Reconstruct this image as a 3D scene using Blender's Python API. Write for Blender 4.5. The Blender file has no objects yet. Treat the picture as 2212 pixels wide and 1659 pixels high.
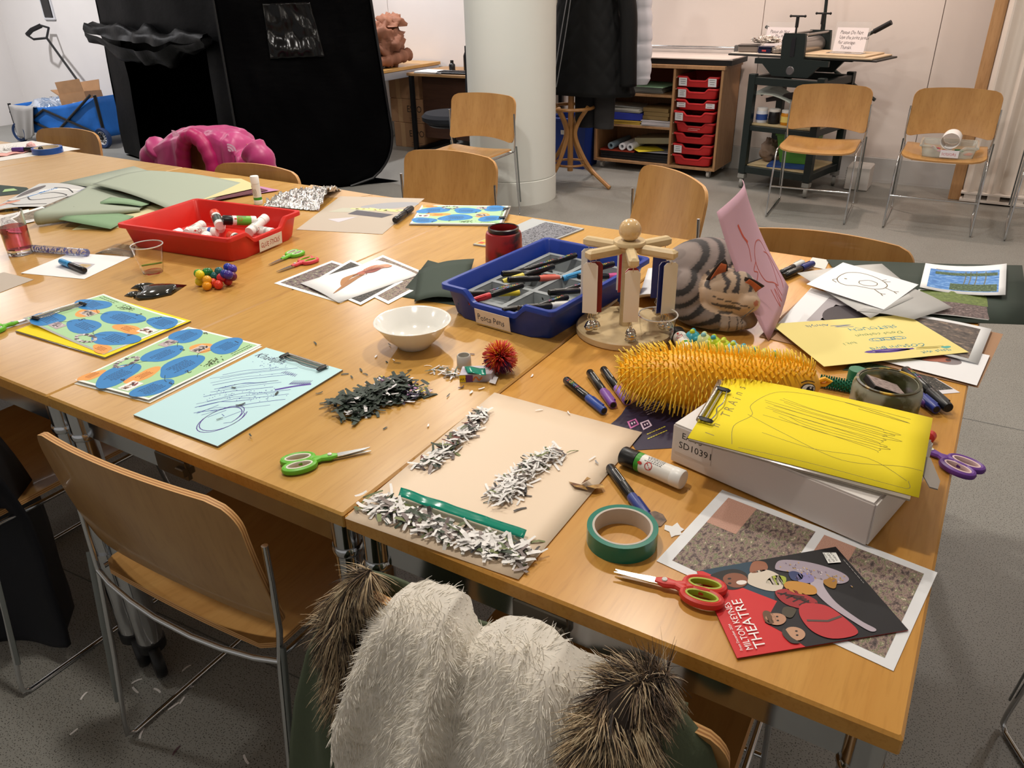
import bpy, math, random
import numpy as np
from mathutils import Vector as V, Matrix, noise
from mathutils.geometry import tessellate_polygon
random.seed(7)
SC = bpy.context.scene
COL = SC.collection
PI = math.pi
# ------------------------------------------------------------------ camera (image taken as 2212 x 1659)
IW, IH, FPX = 2212, 1659, 1679.67
PITCH, ROLL, YAW = .4821, -.0228, -.5537
TT = .74                                   # height of the table tops
CAM = V((-.0555, -.6585, 1.44))
FW = V((math.sin(YAW)*math.cos(PITCH), math.cos(YAW)*math.cos(PITCH), -math.sin(PITCH)))
_r = V((math.cos(YAW), -math.sin(YAW), 0)); _u = _r.cross(FW)
RT = _r*math.cos(ROLL) + _u*math.sin(ROLL); UP = _u*math.cos(ROLL) - _r*math.sin(ROLL)
cam = bpy.data.cameras.new('camera'); cam.sensor_fit = 'HORIZONTAL'; cam.sensor_width = 36
cam.lens = FPX*36/IW; cam.clip_start = .02
camo = bpy.data.objects.new('camera', cam); COL.objects.link(camo)
camo.matrix_world = Matrix(((RT.x, UP.x, -FW.x, CAM.x), (RT.y, UP.y, -FW.y, CAM.y), (RT.z, UP.z, -FW.z, CAM.z), (0, 0, 0, 1)))
SC.camera = camo
# ------------------------------------------------------------------ view, world, lamps
vs = SC.view_settings
vs.view_transform = 'Standard'; vs.look = 'None'; vs.gamma = 1; vs.use_curve_mapping = False; vs.exposure = 0.0
wd = bpy.data.worlds.new('room_fill'); SC.world = wd; wd.use_nodes = True
wd.node_tree.nodes['Background'].inputs[0].default_value = (1, .95, .9, 1)
wd.node_tree.nodes['Background'].inputs[1].default_value = .38
CEIL = 2.75
LAMPS = [  # x, y, watts, colour
    (-2.3, 1.9, 22, (1, .95, .87)), (-.95, 1.75, 19, (1, .92, .80)), (-1.0, .2, 14, (1, .93, .83)), (-2.6, -.1, 7, (1, .95, .87)),
    (-4.0, 1.75, 14, (1, .95, .89)), (-5.2, 4.9, 38, (1, .97, 1.0)), (-3.4, 5.2, 17, (1, .92, .88)), (-1.3, 5.2, 23, (1, .77, .65)),
    (.6, 4.6, 11, (1, .86, .77)), (.9, 2.4, 10, (1, .95, .9)), (-2.9, 3.2, 17, (1, .94, .88)), (-6.3, 2.4, 18, (1, .96, .94)),
    (-8.6, 3.0, 66, (1, .98, 1.0)), (-.7, 3.5, 15, (1, .95, .9)),
]
# ------------------------------------------------------------------ pixel -> real point on a known plane
def _ray(px, py): return RT*(px-IW/2) - UP*(py-IH/2) + FW*FPX
def U(px, py, z=TT):
    d = _ray(px, py); return CAM + d*((z-CAM.z)/d.z)
def UYp(px, py, y):
    d = _ray(px, py); return CAM + d*((y-CAM.y)/d.y)
# ------------------------------------------------------------------ colour and materials
def lin(c): return c/12.92 if c <= .04045 else ((c+.055)/1.055)**2.4
def hx(s):
    s = s.lstrip('#'); return tuple(lin(int(s[i:i+2], 16)/255) for i in (0, 2, 4))
MATS = {}
def mat(name, col='#808080', rough=.5, metal=0., trans=0., ior=1.45, var=0., vscale=30., bump=0., bscale=80., alpha=1., coat=0., sheen=0., stretch=None, col2=None, emit=None, ramp=(.35, .65), detail=4., spec=.5, sss=0):
    if name in MATS: return MATS[name]
    m = bpy.data.materials.new(name); MATS[name] = m; m.use_nodes = True
    nt = m.node_tree; b = nt.nodes['Principled BSDF']
    c = hx(col) if isinstance(col, str) else col
    I = b.inputs
    I['Base Color'].default_value = (*c, 1); I['Roughness'].default_value = rough; I['Metallic'].default_value = metal
    I['IOR'].default_value = ior; I['Transmission Weight'].default_value = trans; I['Alpha'].default_value = alpha
    I['Coat Weight'].default_value = coat; I['Sheen Weight'].default_value = sheen; I['Specular IOR Level'].default_value = spec
    if sss: I['Subsurface Weight'].default_value = sss; I['Subsurface Radius'].default_value = (.01, .01, .01)
    if emit: I['Emission Color'].default_value = (*hx(emit[0]), 1); I['Emission Strength'].default_value = emit[1]
    if var or col2 or bump:
        tc = nt.nodes.new('ShaderNodeTexCoord'); mp = nt.nodes.new('ShaderNodeMapping')
        nt.links.new(tc.outputs['Object'], mp.inputs[0])
        if stretch: mp.inputs['Scale'].default_value = stretch
    if var or col2:
        n = nt.nodes.new('ShaderNodeTexNoise'); n.inputs['Scale'].default_value = vscale; n.inputs['Detail'].default_value = detail
        nt.links.new(mp.outputs[0], n.inputs['Vector'])
        r = nt.nodes.new('ShaderNodeValToRGB'); r.color_ramp.elements[0].position = ramp[0]; r.color_ramp.elements[1].position = ramp[1]
        c2 = hx(col2) if col2 else tuple(min(1, x*(1+var)) for x in c)
        c1 = c if col2 else tuple(x*(1-var) for x in c)
        r.color_ramp.elements[0].color = (*c1, 1); r.color_ramp.elements[1].color = (*c2, 1)
        nt.links.new(n.outputs['Fac'], r.inputs[0]); nt.links.new(r.outputs[0], I['Base Color'])
    if bump:
        n2 = nt.nodes.new('ShaderNodeTexNoise'); n2.inputs['Scale'].default_value = bscale; n2.inputs['Detail'].default_value = 3
        nt.links.new(mp.outputs[0], n2.inputs['Vector'])
        bp = nt.nodes.new('ShaderNodeBump'); bp.inputs['Strength'].default_value = bump; bp.inputs['Distance'].default_value = .01
        nt.links.new(n2.outputs['Fac'], bp.inputs['Height']); nt.links.new(bp.outputs[0], I['Normal'])
    return m
def wood(name, c1, c2, rough=.35, scale=(3, 40, 40), coat=0., fleck=None):
    """plain beech: long streaks along the first axis plus short dark flecks"""
    if name in MATS: return MATS[name]
    m = mat(name, c1, rough, coat=coat); nt = m.node_tree; b = nt.nodes['Principled BSDF']
    tc = nt.nodes.new('ShaderNodeTexCoord'); mp = nt.nodes.new('ShaderNodeMapping'); mp.inputs['Scale'].default_value = scale
    nt.links.new(tc.outputs['Object'], mp.inputs[0])
    n = nt.nodes.new('ShaderNodeTexNoise'); n.inputs['Scale'].default_value = 1; n.inputs['Detail'].default_value = 5; n.inputs['Distortion'].default_value = .4
    nt.links.new(mp.outputs[0], n.inputs['Vector'])
    r = nt.nodes.new('ShaderNodeValToRGB'); r.color_ramp.elements[0].position = .3; r.color_ramp.elements[1].position = .7
    r.color_ramp.elements[0].color = (*hx(c1), 1); r.color_ramp.elements[1].color = (*hx(c2), 1)
    nt.links.new(n.outputs['Fac'], r.inputs[0])
    m2 = nt.nodes.new('ShaderNodeMapping'); m2.inputs['Scale'].default_value = tuple(s*5 for s in scale); nt.links.new(tc.outputs['Object'], m2.inputs[0])
    n2 = nt.nodes.new('ShaderNodeTexNoise'); n2.inputs['Scale'].default_value = 1; n2.inputs['Detail'].default_value = 2
    nt.links.new(m2.outputs[0], n2.inputs['Vector'])
    r2 = nt.nodes.new('ShaderNodeValToRGB'); r2.color_ramp.elements[0].position = .25; r2.color_ramp.elements[1].position = .5
    k = fleck or .82
    r2.color_ramp.elements[0].color = (k, k*.97, k*.92, 1); r2.color_ramp.elements[1].color = (1, 1, 1, 1)
    nt.links.new(n2.outputs['Fac'], r2.inputs[0])
    mx = nt.nodes.new('ShaderNodeMix'); mx.data_type = 'RGBA'; mx.blend_type = 'MULTIPLY'; mx.inputs[0].default_value = 1
    nt.links.new(r.outputs[0], mx.inputs[6]); nt.links.new(r2.outputs[0], mx.inputs[7]); nt.links.new(mx.outputs[2], b.inputs['Base Color'])
    return m
def picture(name, stops, scale=8., detail=6., stretch=(1, 1, 1), dist=0., rough=.6, stops2=None):
    """a printed picture without shapes of its own: layered noise over the sheet's UV"""
    if name in MATS: return MATS[name]
    m = mat(name, '#888888', rough); nt = m.node_tree; b = nt.nodes['Principled BSDF']
    uv = nt.nodes.new('ShaderNodeUVMap'); mp = nt.nodes.new('ShaderNodeMapping'); mp.inputs['Scale'].default_value = stretch
    nt.links.new(uv.outputs[0], mp.inputs[0])
    n = nt.nodes.new('ShaderNodeTexNoise'); n.inputs['Scale'].default_value = scale; n.inputs['Detail'].default_value = detail; n.inputs['Distortion'].default_value = dist; n.inputs['Roughness'].default_value = .65
    nt.links.new(mp.outputs[0], n.inputs['Vector'])
    r = nt.nodes.new('ShaderNodeValToRGB')
    while len(r.color_ramp.elements) < len(stops): r.color_ramp.elements.new(.5)
    for i, (p, c) in enumerate(stops):
        r.color_ramp.elements[i].position = p; r.color_ramp.elements[i].color = (*hx(c), 1)
    nt.links.new(n.outputs['Fac'], r.inputs[0]); nt.links.new(r.outputs[0], b.inputs['Base Color'])
    return m
def ink():
    """flat print: one material, colour per face corner"""
    if 'print_ink' in MATS: return MATS['print_ink']
    m = mat('print_ink', '#808080', .55); nt = m.node_tree
    a = nt.nodes.new('ShaderNodeVertexColor'); a.layer_name = 'ink'
    nt.links.new(a.outputs[0], nt.nodes['Principled BSDF'].inputs['Base Color']); return m
# ------------------------------------------------------------------ mesh building
class MB:
    def __init__(s): s.v = []; s.f = []; s.mi = []
    def add(s, vs, fs, m=0):
        o = len(s.v); s.v += [tuple(q) for q in vs]; s.f += [tuple(i+o for i in f) for f in fs]; s.mi += [m]*len(fs); return s
    def box(s, c, d, rz=0., m=0, bev=0., M=None):
        x, y, z = d[0]/2, d[1]/2, d[2]/2; R = Matrix.Rotation(rz, 3, 'Z') if M is None else M; c = V(c)
        if bev:
            b = min(bev, x*.99, y*.99, z*.99); P = []; Fs = []
            for (zz, e) in ((-z, b), (-z+b, 0), (z-b, 0), (z, b)):
                X, Y = x-e, y-e; k = b*.6
                P += [(-X+k, -Y, zz), (X-k, -Y, zz), (X, -Y+k, zz), (X, Y-k, zz), (X-k, Y, zz), (-X+k, Y, zz), (-X, Y-k, zz), (-X, -Y+k, zz)]
            for r in range(3):
                for i in range(8):
                    j = (i+1) % 8; Fs.append((r*8+i, r*8+j, r*8+8+j, r*8+8+i))
            Fs.append(tuple(range(7, -1, -1))); Fs.append(tuple(range(24, 32)))
            return s.add([c+R@V(p) for p in P], Fs, m)
        P = [(-x, -y, -z), (x, -y, -z), (x, y, -z), (-x, y, -z), (-x, -y, z), (x, -y, z), (x, y, z), (-x, y, z)]
        return s.add([c+R@V(p) for p in P], [(3, 2, 1, 0), (4, 5, 6, 7), (0, 1, 5, 4), (1, 2, 6, 5), (2, 3, 7, 6), (3, 0, 4, 7)], m)
    def lathe(s, prof, c=(0, 0, 0), n=24, axis=None, m=0, close=False):
        """prof: list of (radius, height); axis: direction of the height"""
        c = V(c); q = V((0, 0, 1)).rotation_difference(V(axis).normalized()).to_matrix() if axis is not None else Matrix.Identity(3)
        P = []; Fs = []; k = len(prof)
        for r, h in prof:
            for i in range(n):
                a = 2*PI*i/n; P.append(c+q@V((r*math.cos(a), r*math.sin(a), h)))
        for j in range(k-1 if not close else k):
            jj = (j+1) % k
            for i in range(n):
                ii = (i+1) % n; Fs.append((j*n+i, j*n+ii, jj*n+ii, jj*n+i))
        if not close and tuple(prof[0]) != tuple(prof[-1]):
            if prof[0][0] > 1e-6: Fs.append(tuple(range(n-1, -1, -1)))
            if prof[-1][0] > 1e-6: Fs.append(tuple((k-1)*n+i for i in range(n)))
        return s.add(P, Fs, m)
    def cyl(s, a, b, r, r2=None, n=16, m=0):
        a, b = V(a), V(b); return s.lathe([(r, 0), (r if r2 is None else r2, (b-a).length)], a, n, b-a, m)
    def rcyl(s, a, b, r, e=.15, n=16, m=0):
        a, b = V(a), V(b); L = (b-a).length; k = r*e
        return s.lathe([(r-k, 0), (r, k), (r, L-k), (r-k, L)], a, n, b-a, m)
    def tube(s, pts, r, n=8, closed=False, m=0, rad=None, cap=True, flat=1.):
        pts = [V(p) for p in pts]; N = len(pts); P = []; Fs = []; up = None
        for i in range(N):
            t = (pts[(i+1) % N]-pts[i-1]) if (closed or 0 < i < N-1) else (pts[1]-pts[0] if i == 0 else pts[-1]-pts[-2])
            t.normalize()
            if up is None: up = t.orthogonal().normalized() if abs(t.z) > .95 else (V((0, 0, 1))-t*t.z).normalized()
            else: up = (up-t*up.dot(t)); up = up.normalized() if up.length > 1e-6 else t.orthogonal().normalized()
            sd = t.cross(up); rr = rad[i] if rad else r
            for k in range(n):
                a = 2*PI*k/n; P.append(pts[i]+sd*(rr*math.cos(a))+up*(rr*flat*math.sin(a)))
        for i in range(N if closed else N-1):
            j = (i+1) % N
            for k in range(n):
                kk = (k+1) % n; Fs.append((i*n+k, i*n+kk, j*n+kk, j*n+k))
        if not closed and cap: Fs.append(tuple(range(n-1, -1, -1))); Fs.append(tuple((N-1)*n+k for k in range(n)))
        return s.add(P, Fs, m)
    def sph(s, c, r, n=16, k=10, m=0, sc=(1, 1, 1), M=None):
        P = []; Fs = []; c = V(c)
        for j in range(k+1):
            a = PI*j/k
            for i in range(n):
                b = 2*PI*i/n; p = V((r*math.sin(a)*math.cos(b)*sc[0], r*math.sin(a)*math.sin(b)*sc[1], r*math.cos(a)*sc[2]))
                P.append(c+(M@p if M else p))
        for j in range(k):
            for i in range(n):
                ii = (i+1) % n; Fs.append((j*n+i, j*n+n+i, j*n+n+ii, j*n+ii))
        return s.add(P, Fs, m)
    def prism(s, poly, h0, h1, fn=None, m=0):
        """polygon (x, y) extruded from height h0 to h1; fn maps (x, y, h) to the world"""
        fn = fn or (lambda x, y, h: (x, y, h)); n = len(poly)
        P = [fn(x, y, h0) for x, y in poly]+[fn(x, y, h1) for x, y in poly]
        tr = tessellate_polygon([[V((x, y, 0)) for x, y in poly]])
        ar = sum(poly[i][0]*poly[(i+1) % n][1]-poly[(i+1) % n][0]*poly[i][1] for i in range(n))
        Fs = []
        for t in tr:
            a, b, c = t
            cr = (poly[b][0]-poly[a][0])*(poly[c][1]-poly[a][1])-(poly[b][1]-poly[a][1])*(poly[c][0]-poly[a][0])
            if cr < 0: a, b, c = c, b, a
            Fs += [(a+n, b+n, c+n), (c, b, a)]
        for i in range(n):
            j = (i+1) % n; Fs.append((i, j, j+n, i+n) if ar > 0 else (j, i, i+n, j+n))
        return s.add(P, Fs, m)
    def grid(s, fn, nu, nv, m=0, closeu=False):
        P = [fn(i/nu, j/nv) for j in range(nv+1) for i in range(nu+(0 if closeu else 1))]; w = nu+(0 if closeu else 1)
        return s.add(P, [(j*w+i, j*w+(i+1) % w, (j+1)*w+(i+1) % w, (j+1)*w+i) for j in range(nv) for i in range(nu)], m)
    def sheet(s, fn, nu, nv, th, m=0, me=None):
        """a bent panel with thickness: fn(u, v) -> point; th along the normal"""
        P = [[V(fn(i/nu, j/nv)) for i in range(nu+1)] for j in range(nv+1)]; Q = []
        for j in range(nv+1):
            row = []
            for i in range(nu+1):
                du = P[j][min(i+1, nu)]-P[j][max(i-1, 0)]; dv = P[min(j+1, nv)][i]-P[max(j-1, 0)][i]
                nn = du.cross(dv); row.append(P[j][i]+(nn.normalized() if nn.length > 1e-12 else V((0, 0, 1)))*th)
            Q.append(row)
        w = nu+1; n = w*(nv+1); A = [p for r in P for p in r]+[p for r in Q for p in r]
        Fs = [(j*w+i, j*w+w+i, j*w+w+i+1, j*w+i+1) for j in range(nv) for i in range(nu)]
        Fs += [(n+j*w+i, n+j*w+i+1, n+j*w+w+i+1, n+j*w+w+i) for j in range(nv) for i in range(nu)]
        s.add(A, Fs, m)
        rim = [i for i in range(w)]+[j*w+nu for j in range(1, nv+1)]+[nv*w+i for i in range(nu-1, -1, -1)]+[j*w for j in range(nv-1, 0, -1)]
        o = len(s.v)-len(A); k = len(rim)
        for a in range(k):
            b = (a+1) % k; s.f.append((o+rim[a], o+rim[b], o+n+rim[b], o+n+rim[a])); s.mi.append(m if me is None else me)
        return s
    def build(s, name, mats, parent=None, smooth=True, ang=40, loc=None, rz=0., uv=None):
        me = bpy.data.meshes.new(name); me.from_pydata(s.v, [], s.f)
        for x in (mats if isinstance(mats, (list, tuple)) else [mats]): me.materials.append(x)
        if max(s.mi, default=0) > 0: me.polygons.foreach_set('material_index', s.mi)
        if smooth:
            me.shade_smooth()
            if ang: me.set_sharp_from_angle(angle=math.radians(ang))
        if uv is not None:
            l = me.uv_layers.new(name='UVMap'); idx = np.empty(len(me.loops), np.int32); me.loops.foreach_get('vertex_index', idx)
            l.data.foreach_set('uv', np.array(uv, np.float32)[idx].ravel())
        me.update(); o = bpy.data.objects.new(name, me); COL.objects.link(o)
        if parent is not None: o.parent = parent
        if loc is not None: o.location = loc
        if rz: o.rotation_euler = (0, 0, rz)
        return o
def tag(o, label=None, cat=None, group=None, kind=None):
    for k, x in (('label', label), ('category', cat), ('group', group), ('kind', kind)):
        if x: o[k] = x
    return o
def thing(name, label, cat, loc=(0, 0, 0), rz=0., group=None, rot=None):
    o = bpy.data.objects.new(name, None); o.empty_display_size = .05; COL.objects.link(o); o.location = loc
    o.rotation_euler = rot if rot else (0, 0, rz); return tag(o, label, cat, group)
def copy_tree(o, parent=None):
    c = o.copy(); COL.objects.link(c); c.parent = parent
    for ch in o.children: copy_tree(ch, c)
    return c
def orient(o, pos, fwd, up=(0, 0, 1)):
    """local +x along fwd, local +z near up"""
    x = V(fwd).normalized(); z = V(up); z = (z-x*z.dot(x)).normalized(); y = z.cross(x)
    o.matrix_world = Matrix(((x.x, y.x, z.x, pos[0]), (x.y, y.y, z.y, pos[1]), (x.z, y.z, z.z, pos[2]), (0, 0, 0, 1))); return o
def catmull(pts, k=6, closed=False):
    pts = [V(p) for p in pts]; n = len(pts); out = []
    for i in range(n if closed else n-1):
        g = (lambda j: pts[j % n]) if closed else (lambda j: pts[max(0, min(n-1, j))])
        a, b, c, d = g(i-1), g(i), g(i+1), g(i+2)
        for s in range(k):
            t = s/k; out.append(.5*((2*b)+(c-a)*t+(2*a-5*b+4*c-d)*t*t+(3*b-a-3*c+d)*t**3))
    if not closed: out.append(pts[-1])
    return out
# ------------------------------------------------------------------ lettering
_TX = {}
def glyphs(s, font_shear=0.):
    if (s, font_shear) in _TX: return _TX[s, font_shear]
    cu = bpy.data.curves.new('lettering', 'FONT'); cu.body = s; cu.resolution_u = 2; cu.shear = font_shear
    ob = bpy.data.objects.new('lettering', cu); me = bpy.data.meshes.new_from_object(ob)
    r = ([tuple(v.co) for v in me.vertices], [tuple(p.vertices) for p in me.polygons])
    bpy.data.objects.remove(ob); bpy.data.curves.remove(cu); bpy.data.meshes.remove(me)
    _TX[s, font_shear] = r; return r
class Print:
    """flat print laid on a surface: surf(x, y, lift) -> point, x and y in the sheet's own units"""
    def __init__(s, surf, eps=.00012): s.surf = surf; s.v = []; s.f = []; s.c = []; s.n = 1; s.eps = eps; s.maxlen = 0
    def _add(s, pts, faces, col):
        if s.maxlen: pts, faces = s._split(pts, faces)
        o = len(s.v); e = s.eps*s.n; s.v += [tuple(s.surf(x, y, e)) for x, y in pts]; s.f += [tuple(i+o for i in f) for f in faces]
        s.c += [hx(col) if isinstance(col, str) else col]*len(faces)
    def _split(s, pts, faces):
        """cut large faces so that the print follows a bent sheet"""
        pts = list(pts); out = []; todo = []; mid = {}
        for f in faces: todo += [(f[0], f[i], f[i+1]) for i in range(1, len(f)-1)]
        while todo:
            a, b, c = todo.pop(); e = [(math.dist(pts[p], pts[q]), p, q, r) for p, q, r in ((a, b, c), (b, c, a), (c, a, b))]; L, p, q, r = max(e)
            if L <= s.maxlen: out.append((a, b, c)); continue
            k = (min(p, q), max(p, q))
            if k not in mid: mid[k] = len(pts); pts.append(((pts[p][0]+pts[q][0])/2, (pts[p][1]+pts[q][1])/2))
            m = mid[k]; todo += [(p, m, r), (m, q, r)]
        return pts, out
    def up(s): s.n += 1; return s
    def poly(s, pts, col):
        t = tessellate_polygon([[V((x, y, 0)) for x, y in pts]]); F = []
        for a, b, c in t:
            cr = (pts[b][0]-pts[a][0])*(pts[c][1]-pts[a][1])-(pts[b][1]-pts[a][1])*(pts[c][0]-pts[a][0])
            F.append((a, b, c) if cr > 0 else (c, b, a))
        s._add(pts, F, col); return s
    def rect(s, x0, y0, x1, y1, col): return s.poly([(x0, y0), (x1, y0), (x1, y1), (x0, y1)], col)
    def blob(s, cx, cy, rx, ry, col, seed=0, amp=.18, rot=0., n=28):
        R = random.Random(seed); ph = [R.uniform(0, 6.3) for _ in range(3)]; P = []
        for i in range(n):
            a = 2*PI*i/n; k = 1+amp*(math.sin(2*a+ph[0])+.6*math.sin(3*a+ph[1]))
            x, y = rx*k*math.cos(a), ry*k*math.sin(a); P.append((cx+x*math.cos(rot)-y*math.sin(rot), cy+x*math.sin(rot)+y*math.cos(rot)))
        return s.poly(P, col)
    def smooth(s, pts, col, k=5): return s.poly([(p.x, p.y) for p in catmull([(x, y, 0) for x, y in pts], k, True)], col)
    def stroke(s, pts, w, col, k=0):
        if k: pts = [(p.x, p.y) for p in catmull([(x, y, 0) for x, y in pts], k)]
        P = []; n = len(pts)
        for i, (x, y) in enumerate(pts):
            x0, y0 = pts[max(0, i-1)]; x1, y1 = pts[min(n-1, i+1)]; L = math.hypot(x1-x0, y1-y0) or 1
            nx, ny = -(y1-y0)/L*w/2, (x1-x0)/L*w/2; P += [(x-nx, y-ny), (x+nx, y+ny)]
        s._add(P, [(2*i, 2*i+2, 2*i+3, 2*i+1) for i in range(n-1)], col); return s
    def text(s, t, x, y, h, col, rot=0., shear=0., sx=1., jit=0.):
        vs_, fs = glyphs(t, shear); c, d = math.cos(rot), math.sin(rot); P = []
        for a, b, _ in vs_:
            a, b = a*h*sx, b*h
            if jit: b += jit*h*math.sin(a*7/h+x)
            P.append((x+a*c-b*d, y+a*d+b*c))
        s._add(P, fs, col); return s
    def lines(s, x, y, w, h, rows, col, rot=0., seed=0):
        """rows of small print too fine to read"""
        R = random.Random(seed); c, d = math.cos(rot), math.sin(rot)
        for i in range(rows):
            yy = -h*i/max(1, rows-1); xx = R.uniform(0, .12)*w; e = w*R.uniform(.8, 1)
            while xx < e:
                L = w*R.uniform(.05, .13); q = [(xx, yy), (min(e, xx+L), yy)]
                s.stroke([(x+a*c-b*d, y+a*d+b*c) for a, b in q], h/max(2, rows)*.42, col); xx += L+w*.025
        return s
    def build(s, parent, name='print'):
        if not s.f: return None
        me = bpy.data.meshes.new(name); me.from_pydata(s.v, [], s.f); me.materials.append(ink())
        a = me.color_attributes.new('ink', 'FLOAT_COLOR', 'CORNER'); L = []
        for f, c in zip(s.f, s.c): L += [(*c, 1.)]*len(f)
        a.data.foreach_set('color', np.array(L, np.float32).ravel()); me.update()
        o = bpy.data.objects.new(name, me); COL.objects.link(o); o.parent = parent; return o
def label_card(parent, c, x, y, w, h, fn, col='#e8e4dc', name='label'):
    """a small card standing on a surface: centre c, unit axes x and y"""
    c, x, y = V(c), V(x).normalized(), V(y).normalized(); n = x.cross(y)
    b = MB(); b.add([c+x*(w/2*i)+y*(h/2*j)+n*k for k in (.0001, .0007) for i, j in ((-1, -1), (1, -1), (1, 1), (-1, 1))],
                    [(3, 2, 1, 0), (4, 5, 6, 7), (0, 1, 5, 4), (1, 2, 6, 5), (2, 3, 7, 6), (3, 0, 4, 7)])
    o = b.build(name, mat('card_'+col, col, .7), parent, smooth=False)
    if fn:
        p = Print(lambda a, d, e: c+x*(a-w/2)+y*(d-h/2)+n*(.0008+e)); fn(p); p.build(o, 'lettering')
    return o
# ================================================================== THE SETTING
def struct(o, label=None): return tag(o, label, kind='structure')
M_white = mat('wall_paint', '#e9e5e2', .85, var=.015, vscale=3)
M_blush = mat('wall_panel', '#e6dcd5', .8, var=.015, vscale=2)
# floor: grey sheet vinyl with fine dark specks
mf = mat('floor_vinyl', '#8f8e88', .42, var=.05, vscale=2.5)
nt = mf.node_tree; b_ = nt.nodes['Principled BSDF']; old = b_.inputs['Base Color'].links[0].from_socket
tc = nt.nodes.new('ShaderNodeTexCoord'); n1 = nt.nodes.new('ShaderNodeTexNoise'); n1.inputs['Scale'].default_value = 330; n1.inputs['Detail'].default_value = 0
nt.links.new(tc.outputs['Object'], n1.inputs['Vector'])
r1 = nt.nodes.new('ShaderNodeValToRGB'); r1.color_ramp.elements[0].position = .30; r1.color_ramp.elements[1].position = .38
r1.color_ramp.elements[0].color = (.2, .18, .17, 1); r1.color_ramp.elements[1].color = (1, 1, 1, 1)
nt.links.new(n1.outputs['Fac'], r1.inputs[0]); mx = nt.nodes.new('ShaderNodeMix'); mx.data_type = 'RGBA'; mx.blend_type = 'MULTIPLY'; mx.inputs[0].default_value = 1
nt.links.new(old, mx.inputs[6]); nt.links.new(r1.outputs[0], mx.inputs[7]); nt.links.new(mx.outputs[2], b_.inputs['Base Color'])
b = MB(); b.box((-4.2, 1.4, -.05), (13, 10.4, .1)); floor = struct(b.build('floor', mf, smooth=False), 'grey speckled vinyl floor')
b = MB()
for (p, q) in (((2079, 903), (2330, 955)), ((1560, 470), (2330, 640)), ((700, 1490), (30, 1180))):
    a, c = U(*p, 0), U(*q, 0); d = (c-a).normalized(); s = V((-d.y, d.x, 0))*.002
    b.add([a-s+V((0, 0, .0004)), c-s+V((0, 0, .0004)), c+s+V((0, 0, .0004)), a+s+V((0, 0, .0004))], [(0, 1, 2, 3)])
b.build('joint', mat('floor_weld', '#5d5f5e', .6), floor, smooth=False)
WY = 5.87
def wall(name, x0, x1, y0, y1, z0, z1, m, label=None):
    b = MB(); b.box(((x0+x1)/2, (y0+y1)/2, (z0+z1)/2), (abs(x1-x0) or .1, abs(y1-y0) or .1, z1-z0)); return struct(b.build(name, m, smooth=False), label)
wb = wall('wall_back', -6.7, 2.3, WY+.012, WY+.1, 0, CEIL, mat('wall_gap', '#9a8f88', .9))
xs = [-6.7, -5.408, -3.6, -1.788, -.575, .6, 2.3]
for i in range(len(xs)-1):
    b = MB(); b.box(((xs[i]+xs[i+1])/2, WY+.006, (CEIL+.18)/2), (xs[i+1]-xs[i]-.005, .012, CEIL-.18), bev=.002)
    b.build('panel', M_blush if i > 1 else M_white, wb, smooth=False)
wall('wall_alcove', -10.3, -6.6, 4.75, 4.85, 0, CEIL, M_white); wall('wall_return', -6.7, -6.6, 4.85, WY+.1, 0, CEIL, M_white)
wall('wall_left', -10.3, -10.2, -3.6, 4.85, 0, CEIL, M_white); wall('wall_right', 2.2, 2.3, -3.6, WY, 0, CEIL, M_white)
bb = MB(); bb.box((-2.2, WY-.004, .095), (9, .016, .17), bev=.003); bb.box((-2.2, WY-.003, .006), (9, .018, .012)); struct(bb.build('baseboard_back', mat('skirting', '#c3c2c0', .6), smooth=False))
bb = MB(); bb.box((-8.4, 4.74, .09), (3.5, .016, .18), bev=.003); struct(bb.build('baseboard_alcove', mat('skirting'), smooth=False))
b = MB(); b.box((-4.2, 1.4, CEIL+.05), (13, 10.4, .1)); ceil = struct(b.build('ceiling', mat('ceiling_paint', '#f0eeea', .9), smooth=False))
ring = None
for i, (x, y, w, c) in enumerate(LAMPS):
    if ring is None:
        b = MB(); b.lathe([(.075, -.002), (.105, -.002), (.108, -.012), (.08, -.018), (.075, -.002)], n=24); ring = b.build('downlight_ring', mat('lamp_trim', '#d8d8d8', .4, .2), ceil, loc=(x, y, CEIL)); o = ring
    else:
        o = ring.copy(); COL.objects.link(o); o.parent = ceil; o.location = (x, y, CEIL)
    L = bpy.data.lights.new('downlight', 'AREA'); L.shape = 'DISK'; L.size = .15; L.energy = w; L.color = c; L.spread = PI*.9
    lo = bpy.data.objects.new('downlight', L); COL.objects.link(lo); lo.location = (x, y, CEIL-.022)
# column with a joint ring near the floor
b = MB(); b.lathe([(.312, 0), (.312, .163), (.308, .166), (.303, .166), (.303, .172), (.308, .172), (.308, CEIL)], (-3.05, 4.27, 0), 64)
struct(b.build('column', mat('column_paint', '#d9dcd6', .55), ang=30), 'round white column with a joint ring above the floor')
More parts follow.
